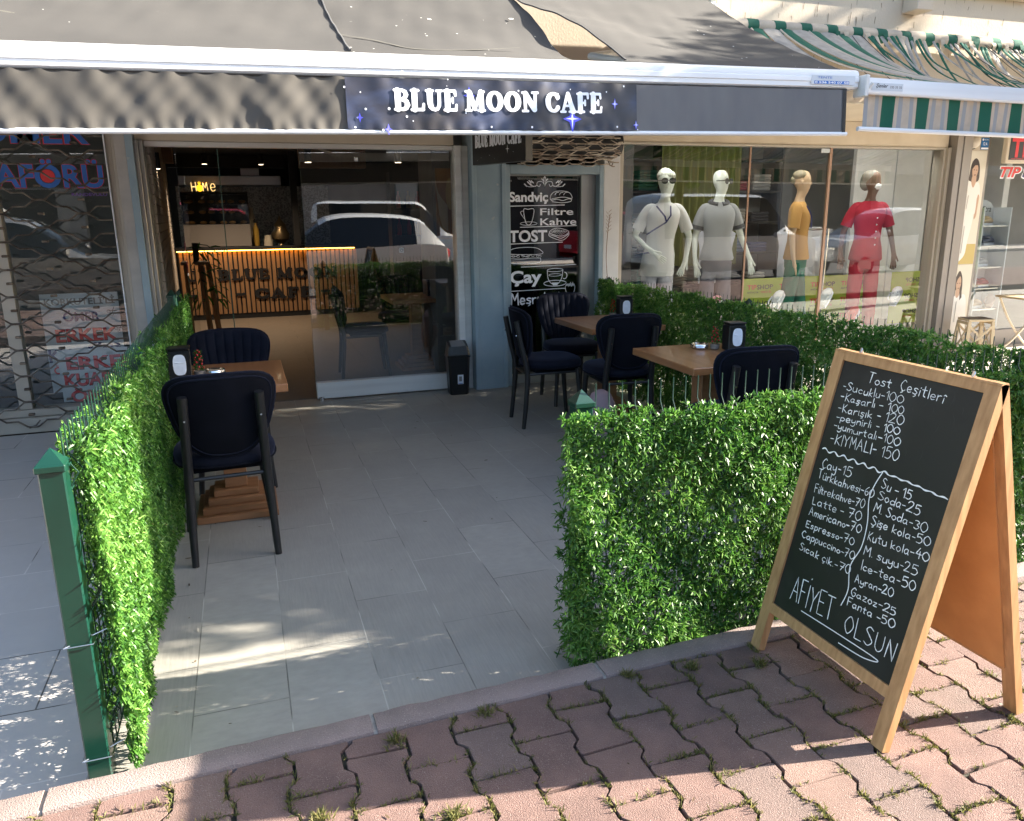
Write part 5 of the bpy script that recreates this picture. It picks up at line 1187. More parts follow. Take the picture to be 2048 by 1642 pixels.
t = thing('service_counter', 'slatted oak cafe counter with amber light strip and dark lettering reading BLUE MOON CAFE', 'counter')
mb = MB(); x = -.93
while x < 1.74: mb.box(x, 13.175, .085, x+.050, 13.20, 1.055, bev=.003); x += .072
obj('slats', mb, M['slat'], t)
mb = MB(); mb.box(-.95, 13.201, .004, 1.755, 13.80, 1.075); mb.box(-.95, 13.19, .004, 1.755, 13.2005, .083); obj('body', mb, M['dark'], t)
mb = MB(); mb.box(-.98, 13.12, 1.0765, 1.79, 13.85, 1.125, bev=.004); obj('worktop', mb, M['dark'], t)
mb = MB(); mb.box(-.95, 13.135, 1.066, 1.75, 13.150, 1.0755); obj('light_strip', mb, M['led'], t)
mb = MB(); fk = lambda u, v, d: (u, 13.174-d, v)
serif(mb, 'BLUE MOON', -.40, .615, 1.86, .165, fk, d=.022, depth=.02); serif(mb, '- CAFE -', -.16, .305, 1.50, .165, fk, d=.022, depth=.02)
obj('lettering', mb, M['black_print'], t)
t = thing('display_case', 'glass food display case with steel base on the cafe counter', 'display case')
mb = MB(); mb.box(-.80, 13.25, 1.13, .16, 13.75, 1.47, bev=.006); obj('base', mb, M['warm_alu'], t)
mb = MB()
for x in (-.80, .145):
    for y in (13.25, 13.735): mb.box(x, y, 1.471, x+.015, y+.015, 1.94)
mb.box(-.80, 13.25, 1.941, .16, 13.75, 1.965); mb.box(-.80, 13.74, 1.471, .16, 13.75, 1.94); obj('frame', mb, M['dark'], t)
mb = MB(); mb.box(-.784, 13.255, 1.472, .144, 13.259, 1.939); obj('pane', mb, M['case_glass'], t)
mb = MB()
for z in (1.62, 1.78): mb.box(-.78, 13.30, z, .14, 13.70, z+.006)
obj('shelf', mb, M['case_glass'], t)
mb = MB()
for k in range(18): mb.ball((-.70+.15*(k % 6)+.02*(k % 2), 13.42+.06*(k % 3), (1.50, 1.66, 1.82)[k//6]), .045, 8, sx=1.2, sz=.6)
obj('pastry', mb, mat('baked_pastry', (.45, .24, .07), .6, col2=(.30, .13, .04), scale=9), t, smooth=True)
t = thing('neon_sign', 'small glowing HOME sign with yellow pineapple O on top of the display case', 'neon sign', (-.66, 13.45, 1.968))
mb = MB()
for s, u in (('H', 0), ('M', .17), ('e', .275)): hand(mb, s, u, .01, u+.075, .01, .14 if s != 'e' else .20, .014, lambda a, b, d: (a, -d, b), jit=0)
obj('letters', mb, M['neon'], t)
mb = MB(); disc(mb, .125, .055, .052, lambda a, b, d: (a, -d, b), .0, n=16)
for k in range(5): ribbon(mb, [(.125, .105), (.125+(k-2)*.014, .16-.008*abs(k-2))], [.014, .003], lambda a, b, d: (a, -d, b), .001*k)
obj('pineapple', mb, M['neon_yellow'], t)
mb = MB(); mb.box(0, .004, -.0025, .34, .02, .008); obj('base', mb, M['dark'], t)
t = thing('cooker_hood', 'long brushed steel extractor hood on the back wall of the cafe', 'hood')
mb = MB(); mb.box(-.80, 14.4, 2.10, .74, 15.19, 2.26, bev=.01); obj('body', mb, M['steel'], t)
mb = MB(); mb.box(.10, 14.7, 2.2605, .40, 15.0, 2.55); obj('duct', mb, M['steel'], t)
for k, (x, y, lb) in enumerate(((-.39, 12.2, 'black cylinder pendant lamp near the brick wall'), (.37, 12.2, 'black cylinder pendant lamp hanging over the counter front'), (.76, 9.0, 'black cylinder pendant lamp hanging behind the edge of the fixed glass'), (1.72, 8.9, 'black pendant lamp hanging behind the glass near the winged picture'), (-.70, 8.4, 'lit black pendant lamp close to the pale brick wall'))):
    t = thing('pendant_lamp', lb, 'lamp', (x, y, 2.30 if k < 2 else 2.13 if k < 4 else 2.02), 0, 'black pendant lamps in the cafe')
    mb = MB(); mb.tube([(0, 0, .004), (0, 0, .15)], .038, 14); mb.tube([(0, 0, .15), (0, 0, (.26, .26, .43, .43, .55)[k])], .004, 5); obj('shade', mb, M['dark'], t, smooth=40)
    mb = MB(); mb.lathe([(.001, .002), (.033, .002), (.033, .003)], n=14); obj('bulb', mb, M['lamp_glow'], t)
    ld = bpy.data.lights.new('pendant_light', 'SPOT'); ld.energy = 14 if k < 2 else 1.0; ld.color = (1, .76, .52); ld.spot_size = R(130); ld.spot_blend = .9; ld.shadow_soft_size = .03
    lo = bpy.data.objects.new('pendant_light', ld); C.objects.link(lo); lo.parent = t; lo.location = (0, 0, -.01)
def bottle(name, label, cat, x, y, prof, m_, cap=None):
    t = thing(name, label, cat, (x, y, 1.1265)); mb = MB(); mb.lathe(prof, n=14); obj('body', mb, m_, t, smooth=40)
    if cap: mb = MB(); mb.lathe(cap, n=12); obj('cap', mb, M['dark'], t, smooth=40)
bottle('sauce_bottle', 'pale sauce bottle on the counter right of the display case', 'bottle', .24, 13.40, [(.04, 0), (.045, .01), (.045, .26), (.02, .33), (.018, .36)], M['amber'], [(.025, .361), (.025, .40), (.006, .42)])
bottle('pump_bottle', 'tall cream bottle behind the pale sauce bottle', 'bottle', .20, 13.66, [(.045, 0), (.05, .01), (.05, .45), (.03, .52), (.03, .60)], M['cream_paint'])
bottle('samovar', 'round tarnished pot with pointed lid on the counter', 'pot', .62, 13.50, [(.05, 0), (.04, .03), (.13, .10), (.145, .18), (.10, .26), (.09, .30), (.11, .31), (.06, .37), (.02, .42), (.012, .46), (.001, .47)], mat('tarnished_brass', (.30, .22, .12), .35, metal=.8))
bottle('small_tin', 'small dark tin of napkins on the counter beside the pot', 'tin', .42, 13.40, [(.07, 0), (.07, .10), (.055, .10), (.055, .16), (.001, .17)], M['cream_paint'])
t = thing('plant_stand', 'tall rough wooden stand of leaning planks inside the open cafe front', 'plant stand')
mb = MB(); mb.box(-.72, 10.35, 1.01, -.40, 10.72, 1.045, bev=.004); obj('top', mb, M['slat'], t)
for a, b in (((-.66, 10.40), (-.62, 10.42)), ((-.50, 10.42), (-.45, 10.44)), ((-.42, 10.62), (-.36, 10.66)), ((-.68, 10.64), (-.66, 10.68))):
    mb = MB(); mb.tube([(b[0], b[1], .004), (a[0], a[1], 1.009)], [.035, .03], 4); obj('leg', mb, M['slat'], t)
t = thing('potted_plant', 'thin leafy pot plant on the wooden stand inside the cafe', 'plant')
mb = MB(); mb.lathe([(.05, 1.047), (.07, 1.07), (.08, 1.27), (.07, 1.27), (.001, 1.25)], (-.58, 10.52, 0), 14); obj('pot', mb, M['dark'], t, smooth=40)
n = 46; base = np.array([[-.50, 10.45, 1.0]]*n)+np.stack([RNG.uniform(-.06, .26, n), RNG.uniform(-.12, .12, n), RNG.uniform(-.45, .22, n)], 1)
blades('foliage', base, RNG.normal(size=(n, 3))+np.array([.3, 0, .2]), RNG.normal(size=(n, 3)), .08+.06*RNG.random(n), .022+.012*RNG.random(n), .25*RNG.random(n), M['hedge'], t)
mb = MB(); mb.tube([(-.55, 10.5, 1.26), (-.45, 10.45, 1.2), (-.35, 10.42, .9), (-.33, 10.42, .55)], .006, 5); mb.tube([(-.55, 10.5, 1.26), (-.40, 10.44, 1.24), (-.26, 10.42, 1.12)], .006, 5); obj('stem', mb, M['needle'], t, smooth=True)
t = thing('wall_art', 'panel of feathered wings round a golden oval, on the inner column', 'picture')
mb = MB(); mb.box(1.83, 7.625, 1.33, 2.11, 7.648, 2.0); obj('panel', mb, mat('rust_brown_panel', (.22, .085, .035), .6, col2=(.30, .15, .05), scale=5), t)
mb = MB(); fa = lambda u, v, d: (u, 7.624-d, v)
for sg in (-1, 1):
    for k in range(11):
        u0 = 1.97+sg*.03; a = R(150-k*13)
        ribbon(mb, cat_rom([(u0, 1.42+k*.022), (u0+sg*(.05+.004*k), 1.46+k*.030), (u0+sg*(.085+.003*k), 1.58+k*.032)], 5), [.016, .018, .018, .018, .017, .016, .014, .012, .009, .005, .002], fa, .001+.0002*k, 0, 0)
obj('wings', mb, mat('ivory_feather', (.40, .33, .24), .7), t)
mb = MB()
mb.add([fa(1.97+.045*math.cos(a), 1.76+.15*math.sin(a), .004) for a in linsp(0, 2*PI*23/24, 24)], [tuple(range(24))]); obj('oval', mb, mat('gold_oval', (.45, .30, .10), .5), t)
sh = thing('bottle_shelf', 'dark shelf of red drink bottles deep inside the cafe behind the glass', 'shelf')
mb = MB()
for z in (.85, 1.25, 1.65): mb.box(2.2, 11.9, z, 3.4, 12.2, z+.03)
mb.box(2.16, 11.9, .003, 2.199, 12.2, 2.2); mb.box(3.401, 11.9, .003, 3.44, 12.2, 2.2); obj('rack', mb, M['dark'], sh)
for k in range(14):
    x = 2.30+(k % 7)*.15; z = 1.282 if k < 7 else 1.682
    b = thing('drink_bottle', 'red and white drink bottle on the dark shelf inside the cafe', 'bottle', (x, 12.03, z), 0, 'red drink bottles on the cafe shelf')
    mb = MB(); mb.lathe([(.03, 0), (.034, .01), (.034, .14), (.014, .20), (.014, .24), (.001, .245)], n=10); obj('body', mb, (M['red_print'], M['amber'])[k % 3 == 2], b, smooth=40)
# small white stickers on the pane
t = thing('window_sticker', 'small rounded white camera icon sticker on the cafe glass', 'sticker')
mb = MB(); fg = lambda u, v, d: (u, 6.8365-d, v)
X0, Z0 = 1.315, 1.268; P = []
for k in range(24):
    a = 2*PI*k/24; c, s = math.cos(a), math.sin(a); r_ = (abs(c)**5+abs(s)**5)**(-1/5)*.022; P.append((X0+r_*c, Z0+r_*s))
for q in range(24): mb.add([fg(*P[q], 0), fg(*P[(q+1) % 24], 0), fg(X0+(P[(q+1) % 24][0]-X0)*.93, Z0+(P[(q+1) % 24][1]-Z0)*.93, 0), fg(X0+(P[q][0]-X0)*.93, Z0+(P[q][1]-Z0)*.93, 0)], [(0, 1, 2, 3)])
mb.add([fg(*p, 0) for p in P], [tuple(range(24))])
o = obj('backing', mb, M['letter_white'], t)
mb = MB(); ribbon(mb, [(X0+(x-X0)*.62, Z0+(z-Z0)*.62) for x, z in P+[P[0]]], .0035, fg, .0008); ribbon(mb, [(X0+.007*math.cos(a), Z0+.007*math.sin(a)) for a in linsp(0, 2*PI, 16)], .0035, fg, .001); disc(mb, X0+.0085, Z0+.0085, .0018, fg, .0012); obj('icon', mb, M['black_print'], t)
t = thing('window_label', 'small square white label high on the fixed cafe glass', 'sticker')
mb = MB(); mb.box(.955, 6.8345, 2.005, .985, 6.8365, 2.035); obj('paper', mb, M['paper'], t)

# ============================================================ CLOTHES SHOP
sw = part('shop_window', M['beige_alu'], [(3.366, 6.78, .0, 3.415, 6.93, 2.438), (3.416, 6.79, -.05, 7.24, 6.93, .165), (3.416, 6.79, 2.18, 7.24, 6.93, 2.199), (7.241, 6.79, -.05, 7.27, 6.93, 2.199), (7.271, 6.76, -.05, 7.312, 6.93, 2.199)])
mb = MB(); mb.box(3.416, 6.84, .1655, 7.2405, 6.85, 2.1795); obj('pane', mb, M['shop_glass'], sw)
mb = MB(); mb.box(4.818, 6.828, .1655, 4.834, 6.839, 2.1795); mb.box(5.772, 6.82, .1655, 5.802, 6.839, 2.1795); obj('glazing_strip', mb, M['brown_strip'], sw)
mb = MB(); mb.box(5.66, 6.822, 2.13, 5.77, 6.838, 2.172, bev=.003); obj('latch_plate', mb, M['steel'], sw)
mb = MB(); mb.box(3.40, 6.94, -.04, 15, 9.6, .15); mb.box(3.19, 9.5, .15, 15, 9.6, 2.6); mb.box(3.19, 6.95, -.04, 3.36, 9.5, 2.6); obj('shop_room', mb, mat('shop_pale_room', (.22, .22, .21), .7, col2=(.18, .18, .17), scale=2), bld)
part('shop_panel', M['white_pillar'], [(7.35, 8.20, .151, 7.98, 8.26, 2.55), (7.995, 8.20, .151, 8.55, 8.26, 2.55), (9.5, 7.9, .151, 9.6, 9.4, 2.55)])
part('clothes_shelf', M['dark_wall'], [(3.5, 9.05, z, 6.9, 9.48, z+.03) for z in (.6, 1.0, 1.4, 1.8, 2.2)]+[(x, 9.05, .151, x+.03, 9.48, 2.5) for x in (3.47, 4.35, 5.2, 6.05, 6.9)])
rr_ = random.Random(12)
pal = [mat('folded_cloth_%d' % k, c, .9) for k, c in enumerate(((.05, .06, .16), (.25, .03, .04), (.30, .30, .30), (.03, .12, .10), (.04, .04, .05), (.45, .42, .38), (.10, .16, .26)))]
for z in (.633, 1.033, 1.433, 1.833):
    for x in (3.56, 3.95, 4.45, 4.8, 5.28, 5.65, 6.13, 6.5):
        t = thing('folded_clothes', 'pile of folded clothes on the dark shelves at the back of the clothes shop', 'clothes', (x, 9.1, z), 0, 'piles of folded clothes on the shop shelves')
        mb = MB(); h = 0
        for q in range(rr_.randint(3, 6)): mb.box(0, 0, h, .28, .25, h+.04, bev=.012, mi=0); h += .042
        obj('pile', mb, rr_.choice(pal), t)
t = thing('curtain', 'olive green pleated curtain behind the first two mannequins', 'curtain')
mb = MB(); mb.grid(lambda u, v: (4.95+1.15*u, 8.80+.03*math.sin(u*70), .9+1.5*v), linsp(0, 1, 120), (0, 1)); obj('cloth', mb, mat('olive_cloth', (.14, .15, .035), .9), t, smooth=True)
mb = MB(); mb.tube([(4.9, 8.80, 2.42), (6.15, 8.80, 2.42)], .012, 8); obj('rod', mb, M['steel'], t)
M['lime'] = mat('lime_board', (.38, .50, .035), .6)
for k, (x0, x1, y, z1, lb, rev) in enumerate(((5.62, 7.62, 7.95, .78, 'long lime board printed TIPSHOP behind the shoes', 0), (7.72, 8.35, 7.80, .80, 'short lime board with mirrored TIPSHOP print at the right end of the shop window', 1), (4.2, 4.9, 7.9, .55, 'lime board low behind the second mannequin', 0))):
    t = thing('lime_board', lb, 'board', (x0, y, .1515), 0, 'lime boards in the shop window')
    mb = MB(); mb.box(0, 0, 0, x1-x0, .02, z1-.15); obj('board', mb, M['lime'], t)
    mb = MB(); W_ = x1-x0
    fl = (lambda u, v, d: (W_-u, -.0005-d, v)) if rev else (lambda u, v, d: (u, -.0005-d, v))
    for r_ in range(3 if k != 2 else 1):
        x = .06
        while x < W_-.40:
            v = z1-.15-.13-.20*r_
            text_mb('TIP', .055, lambda u, q, d: fl(x+u, v+q, d), .02, .001, mb, 1, width=.13); text_mb('SHOP', .055, lambda u, q, d: fl(x+.14+u, v+q, d), .02, .001, mb, 0, width=.22)
            text_mb('ANTALYA', .022, lambda u, q, d: fl(x+u, v-.045+q, d), .01, .001, mb, 0, width=.16); text_mb('TEKSTİL', .022, lambda u, q, d: fl(x+.19+u, v-.045+q, d), .01, .001, mb, 1, width=.16)
            x += .46
    obj('lettering', mb, [M['black_print'], M['red_print']], t)
M['skin_white'] = mat('glossy_white_mannequin', (.76, .80, .75), .35)
M['skin_tan'] = mat('painted_mannequin_skin', (.55, .38, .24), .5)
M['skin_brown'] = mat('dark_mannequin_skin', (.16, .085, .055), .5)
def skin(name, nodes, edges, m_, parent, sub=2):
    me = bpy.data.meshes.new(name); me.from_pydata([n[0] for n in nodes], edges, []); me.materials.append(m_)
    o = bpy.data.objects.new(name, me); C.objects.link(o); o.parent = parent
    md = o.modifiers.new('skin', 'SKIN'); md.use_smooth_shade = True
    if not me.skin_vertices: raise RuntimeError('no skin layer')
    for i, n in enumerate(nodes):
        r_ = n[1]; me.skin_vertices[0].data[i].radius = r_ if isinstance(r_, tuple) else (r_, r_)
    me.skin_vertices[0].data[0].use_root = True
    s = o.modifiers.new('sub', 'SUBSURF'); s.levels = s.render_levels = sub
    return o
def mannequin(label, x, y, rz, skin_m, shirt, pants, armL, armR, headrot=0, lean=0, longshirt=.80, step=0, z0=.152, trim=None):
    """armX: (elbow, wrist, fingertip) offsets from the shoulder; faces -Y"""
    t = thing('mannequin', label, 'mannequin', (x, y, z0), rz, 'mannequins in the clothes shop window')
    N = []; E = []
    def nd(p, r_): N.append((p, r_)); return len(N)-1
    L_ = lambda z: lean*(z-.9)
    pel = nd((0, 0, .98), (.135, .095)); wa = nd((L_(1.12), 0, 1.12), (.108, .08)); ch = nd((L_(1.33), -.005, 1.33), (.135, .095)); nb_ = nd((L_(1.49), .01, 1.49), (.085, .062)); nk = nd((L_(1.57), 0, 1.57), .047)
    hx, hy = math.sin(headrot), -math.cos(headrot); hp = lambda f, z: (L_(1.6)+hx*f, hy*f, z)
    jw = nd(hp(.030, 1.625), (.058, .066)); fc_ = nd(hp(.018, 1.695), (.086, .098)); cr_ = nd(hp(.0, 1.775), (.090, .106)); tp = nd(hp(-.008, 1.845), (.056, .062))
    E += [(pel, wa), (wa, ch), (ch, nb_), (nb_, nk), (nk, jw), (jw, fc_), (fc_, cr_), (cr_, tp)]
    hands = []
    for s, arm in ((1, armL), (-1, armR)):
        shp = Vector((L_(1.44)+s*.165, .01, 1.44)); sh = nd(tuple(shp), .052); E.append((ch, sh)); prev = sh
        pts_ = [shp+Vector(a) for a in arm]
        el = nd(tuple(pts_[0]), .036); wr_ = nd(tuple(pts_[1]), .025); pm = nd(tuple(pts_[1]+(pts_[2]-pts_[1])*.42), (.032, .018)); E += [(sh, el), (el, wr_), (wr_, pm)]
        d = (pts_[2]-pts_[1]); dn = d.normalized(); sd_ = dn.cross(Vector((0, 1, 0)) if abs(dn.y) < .8 else Vector((1, 0, 0))).normalized()
        pc = pts_[1]+d*.42
        for q in range(4):
            o_ = sd_*((q-1.5)*.015); l = (.9, 1.02, 1.0, .82)[q]*.085
            a = nd(tuple(pc+o_+dn*.03), .0095); b = nd(tuple(pc+o_*1.25+dn*(.03+l*.55)), .0085); c_ = nd(tuple(pc+o_*1.3+dn*(.03+l)+Vector((0, .01, 0))), .0065); E += [(pm, a), (a, b), (b, c_)]
        a = nd(tuple(pts_[1]+d*.30+sd_*.034), .011); b = nd(tuple(pts_[1]+d*.55+sd_*.052), .009); E += [(wr_, a), (a, b)]
        hands.append((shp, pts_))
    for s in (1, -1):
        st_ = step*s
        hp_ = nd((s*.085, 0, .90), .078); kn = nd((s*.092, -st_*.5, .50), .052); an = nd((s*.095, -st_, .085), .034); to = nd((s*.105, -st_-.13, .035), (.036, .026)); hl = nd((s*.095, -st_+.03, .03), .028); E += [(pel, hp_), (hp_, kn), (kn, an), (an, to), (an, hl)]
    skin('body', N, E, skin_m, t)
    # face: nose, brows and ears follow the turned head
    mb = MB()
    fx = lambda a, f, z: Vector((L_(1.6)+hx*f+hy*-a, hy*f+hx*a*1.0, z))
    mb.tube([fx(0, .090, 1.735), fx(0, .108, 1.700), fx(0, .098, 1.690)], [.007, .011, .006], 6)
    for s in (1, -1): mb.ball(tuple(fx(s*.074, .0, 1.715)), .020, 8, sx=.5, sz=1.3)
    mb.tube([fx(-.02, .086, 1.657), fx(0, .094, 1.658), fx(.02, .086, 1.657)], [.003, .006, .003], 6); obj('face', mb, skin_m, t, smooth=True)
    # clothes: a lofted tunic with sleeves, and trousers
    mb = MB(); n_ = 28
    rings = [(longshirt-.02, .176, .132), (longshirt, .183, .138), (.98, .166, .126), (1.08, .143, .110), (1.18, .146, .108), (1.30, .168, .120), (1.38, .176, .116), (1.435, .172, .098), (1.470, .140, .082), (1.495, .098, .070), (1.508, .070, .060)]
    def tun(k, j):
        z, rx, ry = rings[int(j)]; a = 2*PI*k/n_
        fold = 1+(.022*math.sin(a*7+z*9)+.014*math.sin(a*13+2))*(1-smoothst(.95, 1.15, z)); c, s_ = math.cos(a), math.sin(a)
        return (L_(z)+rx*fold*math.copysign(abs(c)**.85, c), ry*fold*math.copysign(abs(s_)**.85, s_)-.006+(.012 if z > 1.43 else 0), z)
    mb.grid(tun, range(n_), range(len(rings)), wrap=True)
    for shp, pts_ in hands:
        v = pts_[0]-shp; i_ = Vector((-(shp.x-L_(1.44))*.55, 0, .010)); j_ = Vector((-(shp.x-L_(1.44))*.16, 0, .004)); mb.tube(cat_rom([tuple(shp+i_), tuple(shp+j_), tuple(shp+v*.30), tuple(shp+v*.76)], 4), [.038+.016*min(1, q/4)+.0009*q for q in range(13)], 14, cap=False)
    obj('shirt', mb, shirt, t, smooth=70)
    mb = MB(); hip = [(1.03, .138, .105), (.96, .150, .116), (.88, .160, .122), (.80, .166, .118), (.745, .150, .095)]
    mb.grid(lambda k, j: (hip[int(j)][1]*math.cos(2*PI*k/n_), hip[int(j)][2]*math.sin(2*PI*k/n_), hip[int(j)][0]), range(n_), range(len(hip)), wrap=True)
    for s in (1, -1):
        st_ = step*s; P = cat_rom([(s*.078, 0, .88), (s*.084, -st_*.2, .74), (s*.094, -st_*.5, .48), (s*.098, -st_*.8, .25), (s*.10, -st_*.95, .085)], 5); mb.tube(P, [.092-.0013*q+.0022*math.sin(q*1.7) for q in range(len(P))], 16)
    obj('trousers', mb, pants, t, smooth=70)
    if trim:
        mb = MB()
        f = lambda u, v, d: (L_(v)+u, -.122-.010*math.sin(PI*min(1, max(0, (v-1.1)/.36)))+.9*u*u-d+.30*max(0, v-1.40), v)
        for P in trim: ribbon(mb, P, .016, f, .018)
        obj('trim', mb, M['navy_print'], t)
    return t, fx
def sunglasses(t, fx):
    mb = MB()
    for s in (-1, 1):
        c = fx(s*.040, .112, 1.722); r_ = Vector(fx(1, .1, 1.722))-Vector(fx(0, .1, 1.722)); r_.normalize()
        mb.add([c+r_*(.037*math.cos(a))+Vector((0, 0, .031*math.sin(a))) for a in linsp(0, 2*PI*13/14, 14)], [tuple(range(14))])
        mb.tube([fx(s*.074, .108, 1.728), fx(s*.088, .01, 1.728)], .004, 5)
    mb.tube([fx(-.01, .114, 1.728), fx(.01, .114, 1.728)], .004, 5); obj('sunglasses', mb, M['dark'], t)
M['scrub_white'] = mat('white_scrub_cloth', (.70, .70, .71), .9); M['scrub_grey'] = mat('pale_grey_tunic', (.34, .35, .37), .9)
t, fx = mannequin('white mannequin with patterned cap, sunglasses and white wrap tunic with navy trim', 4.16, 7.42, R(-22), M['skin_white'], M['scrub_white'], mat('white_trousers', (.42, .43, .50), .9),
    ((.12, .05, -.28), (.08, .0, -.52), (.02, -.04, -.68)), ((-.13, .02, -.27), (.02, -.17, -.42), (.18, -.19, -.53)), .10, .09, .78, trim=[[(-.09, 1.47), (0, 1.37), (.02, 1.32)], [(.05, 1.47), (.06, 1.38), (.02, 1.31), (-.12, 1.22), (-.16, 1.19)], [(-.16, 1.0), (-.05, 1.01)]])
sunglasses(t, fx); mb = MB(); c = fx(0, -.008, 1.775); mb.ball(tuple(c), .100, 14, sz=.62); mb.ball(tuple(fx(0, -.05, 1.80)), .075, 12, sz=.8); obj('cap', mb, mat('patterned_cap_cloth', (.42, .44, .38), .9, col2=(.62, .64, .58), scale=60, thr=(.45, .55)), t, smooth=True)
t, fx = mannequin('bald white mannequin with sunglasses in a pale grey fitted tunic and grey trousers', 4.90, 7.45, R(-20), M['skin_white'], M['scrub_grey'], mat('grey_trousers', (.14, .14, .17), .9),
    ((.09, .02, -.28), (.19, -.02, -.52), (.22, -.06, -.70)), ((-.07, .02, -.29), (-.08, -.05, -.54), (-.04, -.09, -.72)), .75, 0, .92)
sunglasses(t, fx)
mb = MB(); mb.tube(cat_rom([(.092*math.cos(q), .010+.075*math.sin(q), 1.505+.02*math.sin(q)) for q in linsp(-PI*.42, PI*1.42, 14)], 3), .026, 7)
for sx, off in ((1, Vector((.09, .02, -.28))), (-1, Vector((-.07, .02, -.29)))):
    c0 = Vector((sx*.165, .01, 1.44))+off*.66; mb.tube([c0-off.normalized()*.02, c0+off.normalized()*.02], .0665, 14)
obj('collar', mb, mat('dark_grey_rib', (.10, .10, .11), .9), t, smooth=True)
t, fx = mannequin('painted mannequin in profile wearing an ochre tunic, green trousers and a stethoscope', 5.92, 7.42, R(48), M['skin_tan'], mat('ochre_cloth', (.50, .27, .075), .9), mat('green_trousers', (.012, .14, .09), .9),
    ((.06, .03, -.28), (.08, -.02, -.52), (.08, -.06, -.70)), ((-.06, .03, -.29), (-.08, .0, -.54), (-.07, -.05, -.72)), .25, 0, .90, .10)
mb = MB(); mb.ball(tuple(fx(0, -.012, 1.782)), .088, 14, sz=.72); mb.ball(tuple(fx(0, -.075, 1.74)), .045, 10); obj('hair', mb, mat('ash_hair', (.20, .17, .11), .7), t, smooth=True)
mb = MB(); mb.tube(cat_rom([(.055, .03, 1.50), (.06, -.075, 1.46), (.045, -.135, 1.34), (0, -.14, 1.22), (-.03, -.138, 1.28)], 6), .006, 6); mb.tube(cat_rom([(-.055, .03, 1.50), (-.06, -.075, 1.46), (-.04, -.135, 1.34), (0, -.14, 1.22)], 6), .006, 6); obj('stethoscope', mb, M['navy_print'], t, smooth=True)
t, fx = mannequin('dark skinned mannequin in a crimson tunic and trousers with white face mask and head wrap', 6.90, 7.42, R(-24), M['skin_brown'], mat('crimson_tunic', (.42, .012, .035), .85), mat('crimson_trousers', (.46, .025, .05), .9),
    ((.10, .02, -.28), (.15, -.02, -.52), (.15, -.05, -.70)), ((-.10, .02, -.28), (-.13, -.02, -.52), (-.12, -.06, -.70)), .55, 0, .86)
mb = MB(); mb.ball(tuple(fx(0, -.02, 1.775)), .104, 14, sz=.78); mb.ball(tuple(fx(0, -.085, 1.72)), .07, 12, sz=1.4); obj('head_wrap', mb, mat('silvery_wrap', (.36, .34, .30), .6, col2=(.22, .2, .17), scale=12), t, smooth=True)
mb = MB(); mb.ball(tuple(fx(0, .068, 1.672)), .052, 10, sz=.85); obj('face_mask', mb, M['letter_white'], t, smooth=True)
mb = MB()
for k in range(5): mb.ball((.05, -.128-.006*(k == 0), 1.32-.075*k), .008, 6)
obj('buttons', mb, M['letter_white'], t)
for k, x in enumerate((4.3, 5.7, 7.0)):  # added lamps with no visible source, to brighten the mannequins behind the glass
    t = thing('added_fill_lamp', ('square fill lamp added on the shop ceiling above the capped mannequin', 'square fill lamp added on the shop ceiling above the ochre mannequin', 'square fill lamp added on the shop ceiling above the crimson mannequin')[k], 'lamp', (x, 7.25, 2.50), 0, 'fill lamps added inside the clothes shop')
    mb = MB(); mb.box(-.32, -.17, .03, .32, .17, .095, bev=.004); obj('housing', mb, M['white_metal'], t)
    mb = MB(); mb.box(-.30, -.15, .024, .30, .15, .0295); obj('diffuser', mb, mat('fill_lamp_diffuser', (1, 1, 1), .5, emit=(1, .97, .90), estr=3.0), t)
# clogs hung in the window
def clog(label, x, y, z, m_, rot, group='clogs shown in the shop window'):
    t = thing('clog', label, 'shoe', (x, y, z), 0, group); t.rotation_euler = rot
    n = 18; mb = MB()
    st_ = [(0, .030, .045, 0), (.02, .040, .050, 0), (.07, .043, .060, 0), (.12, .044, .085, .3), (.16, .048, .088, 1), (.21, .048, .066, 1), (.25, .036, .044, 1), (.268, .012, .02, 1)]
    def fn(k, j):
        a = 2*PI*k/n; x_, w_, h_, cl = st_[int(j)]; return (w_*math.cos(a), x_, h_*.5+h_*.5*math.sin(a))
    mb.grid(fn, range(n), range(len(st_)), wrap=True); mb.add([fn(k, 0) for k in range(n)], [tuple(range(n))]); mb.add([fn(k, 7) for k in range(n)], [tuple(range(n))]); obj('upper', mb, m_, t, smooth=50)
    mb = MB(); P = [(-.034, 0), (.034, 0), (.044, .07), (.049, .17), (.044, .235), (.02, .268), (-.02, .268), (-.044, .235), (-.049, .17), (-.044, .07)]
    mb.prism(P, -.022, .004, lambda a, b, d: (a, b, d)); obj('sole', mb, M['letter_white'], t)
    mb = MB(); mb.tube(cat_rom([(.046, .13, .06), (.046, .03, .075), (0, -.012, .08), (-.046, .03, .075), (-.046, .13, .06)], 5), .010, 6); obj('strap', mb, m_, t, smooth=True); return t
cw = mat('white_clog', (.72, .74, .73), .4)
RT = (R(42), R(0), R(-62))
clog('white clog hung low between the green trousers and the hedge', 5.42, 7.10, .52, cw, RT); clog('white clog hung between the ochre and the crimson mannequins', 6.05, 7.08, .52, cw, RT); clog('speckled white clog hung at the right of the crimson mannequin', 7.02, 7.06, .50, mat('speckled_clog', (.72, .73, .75), .4, speck=((.05, .06, .12), 60, .60)), RT)
clog('red clog hung low below the crimson mannequin', 6.42, 7.05, .30, mat('red_clog', (.50, .03, .03), .35), RT); clog('small pink clog hung low under the second mannequin', 4.62, 7.1, .50, mat('pink_clog', (.55, .22, .25), .4), RT)
clog('black and white clog hung beside the posters', 8.02, 7.06, .60, M['plastic_black'], RT); clog('pale pink clog hung low behind the folding table', 8.55, 7.1, .38, mat('pale_clog', (.55, .42, .38), .5), RT)
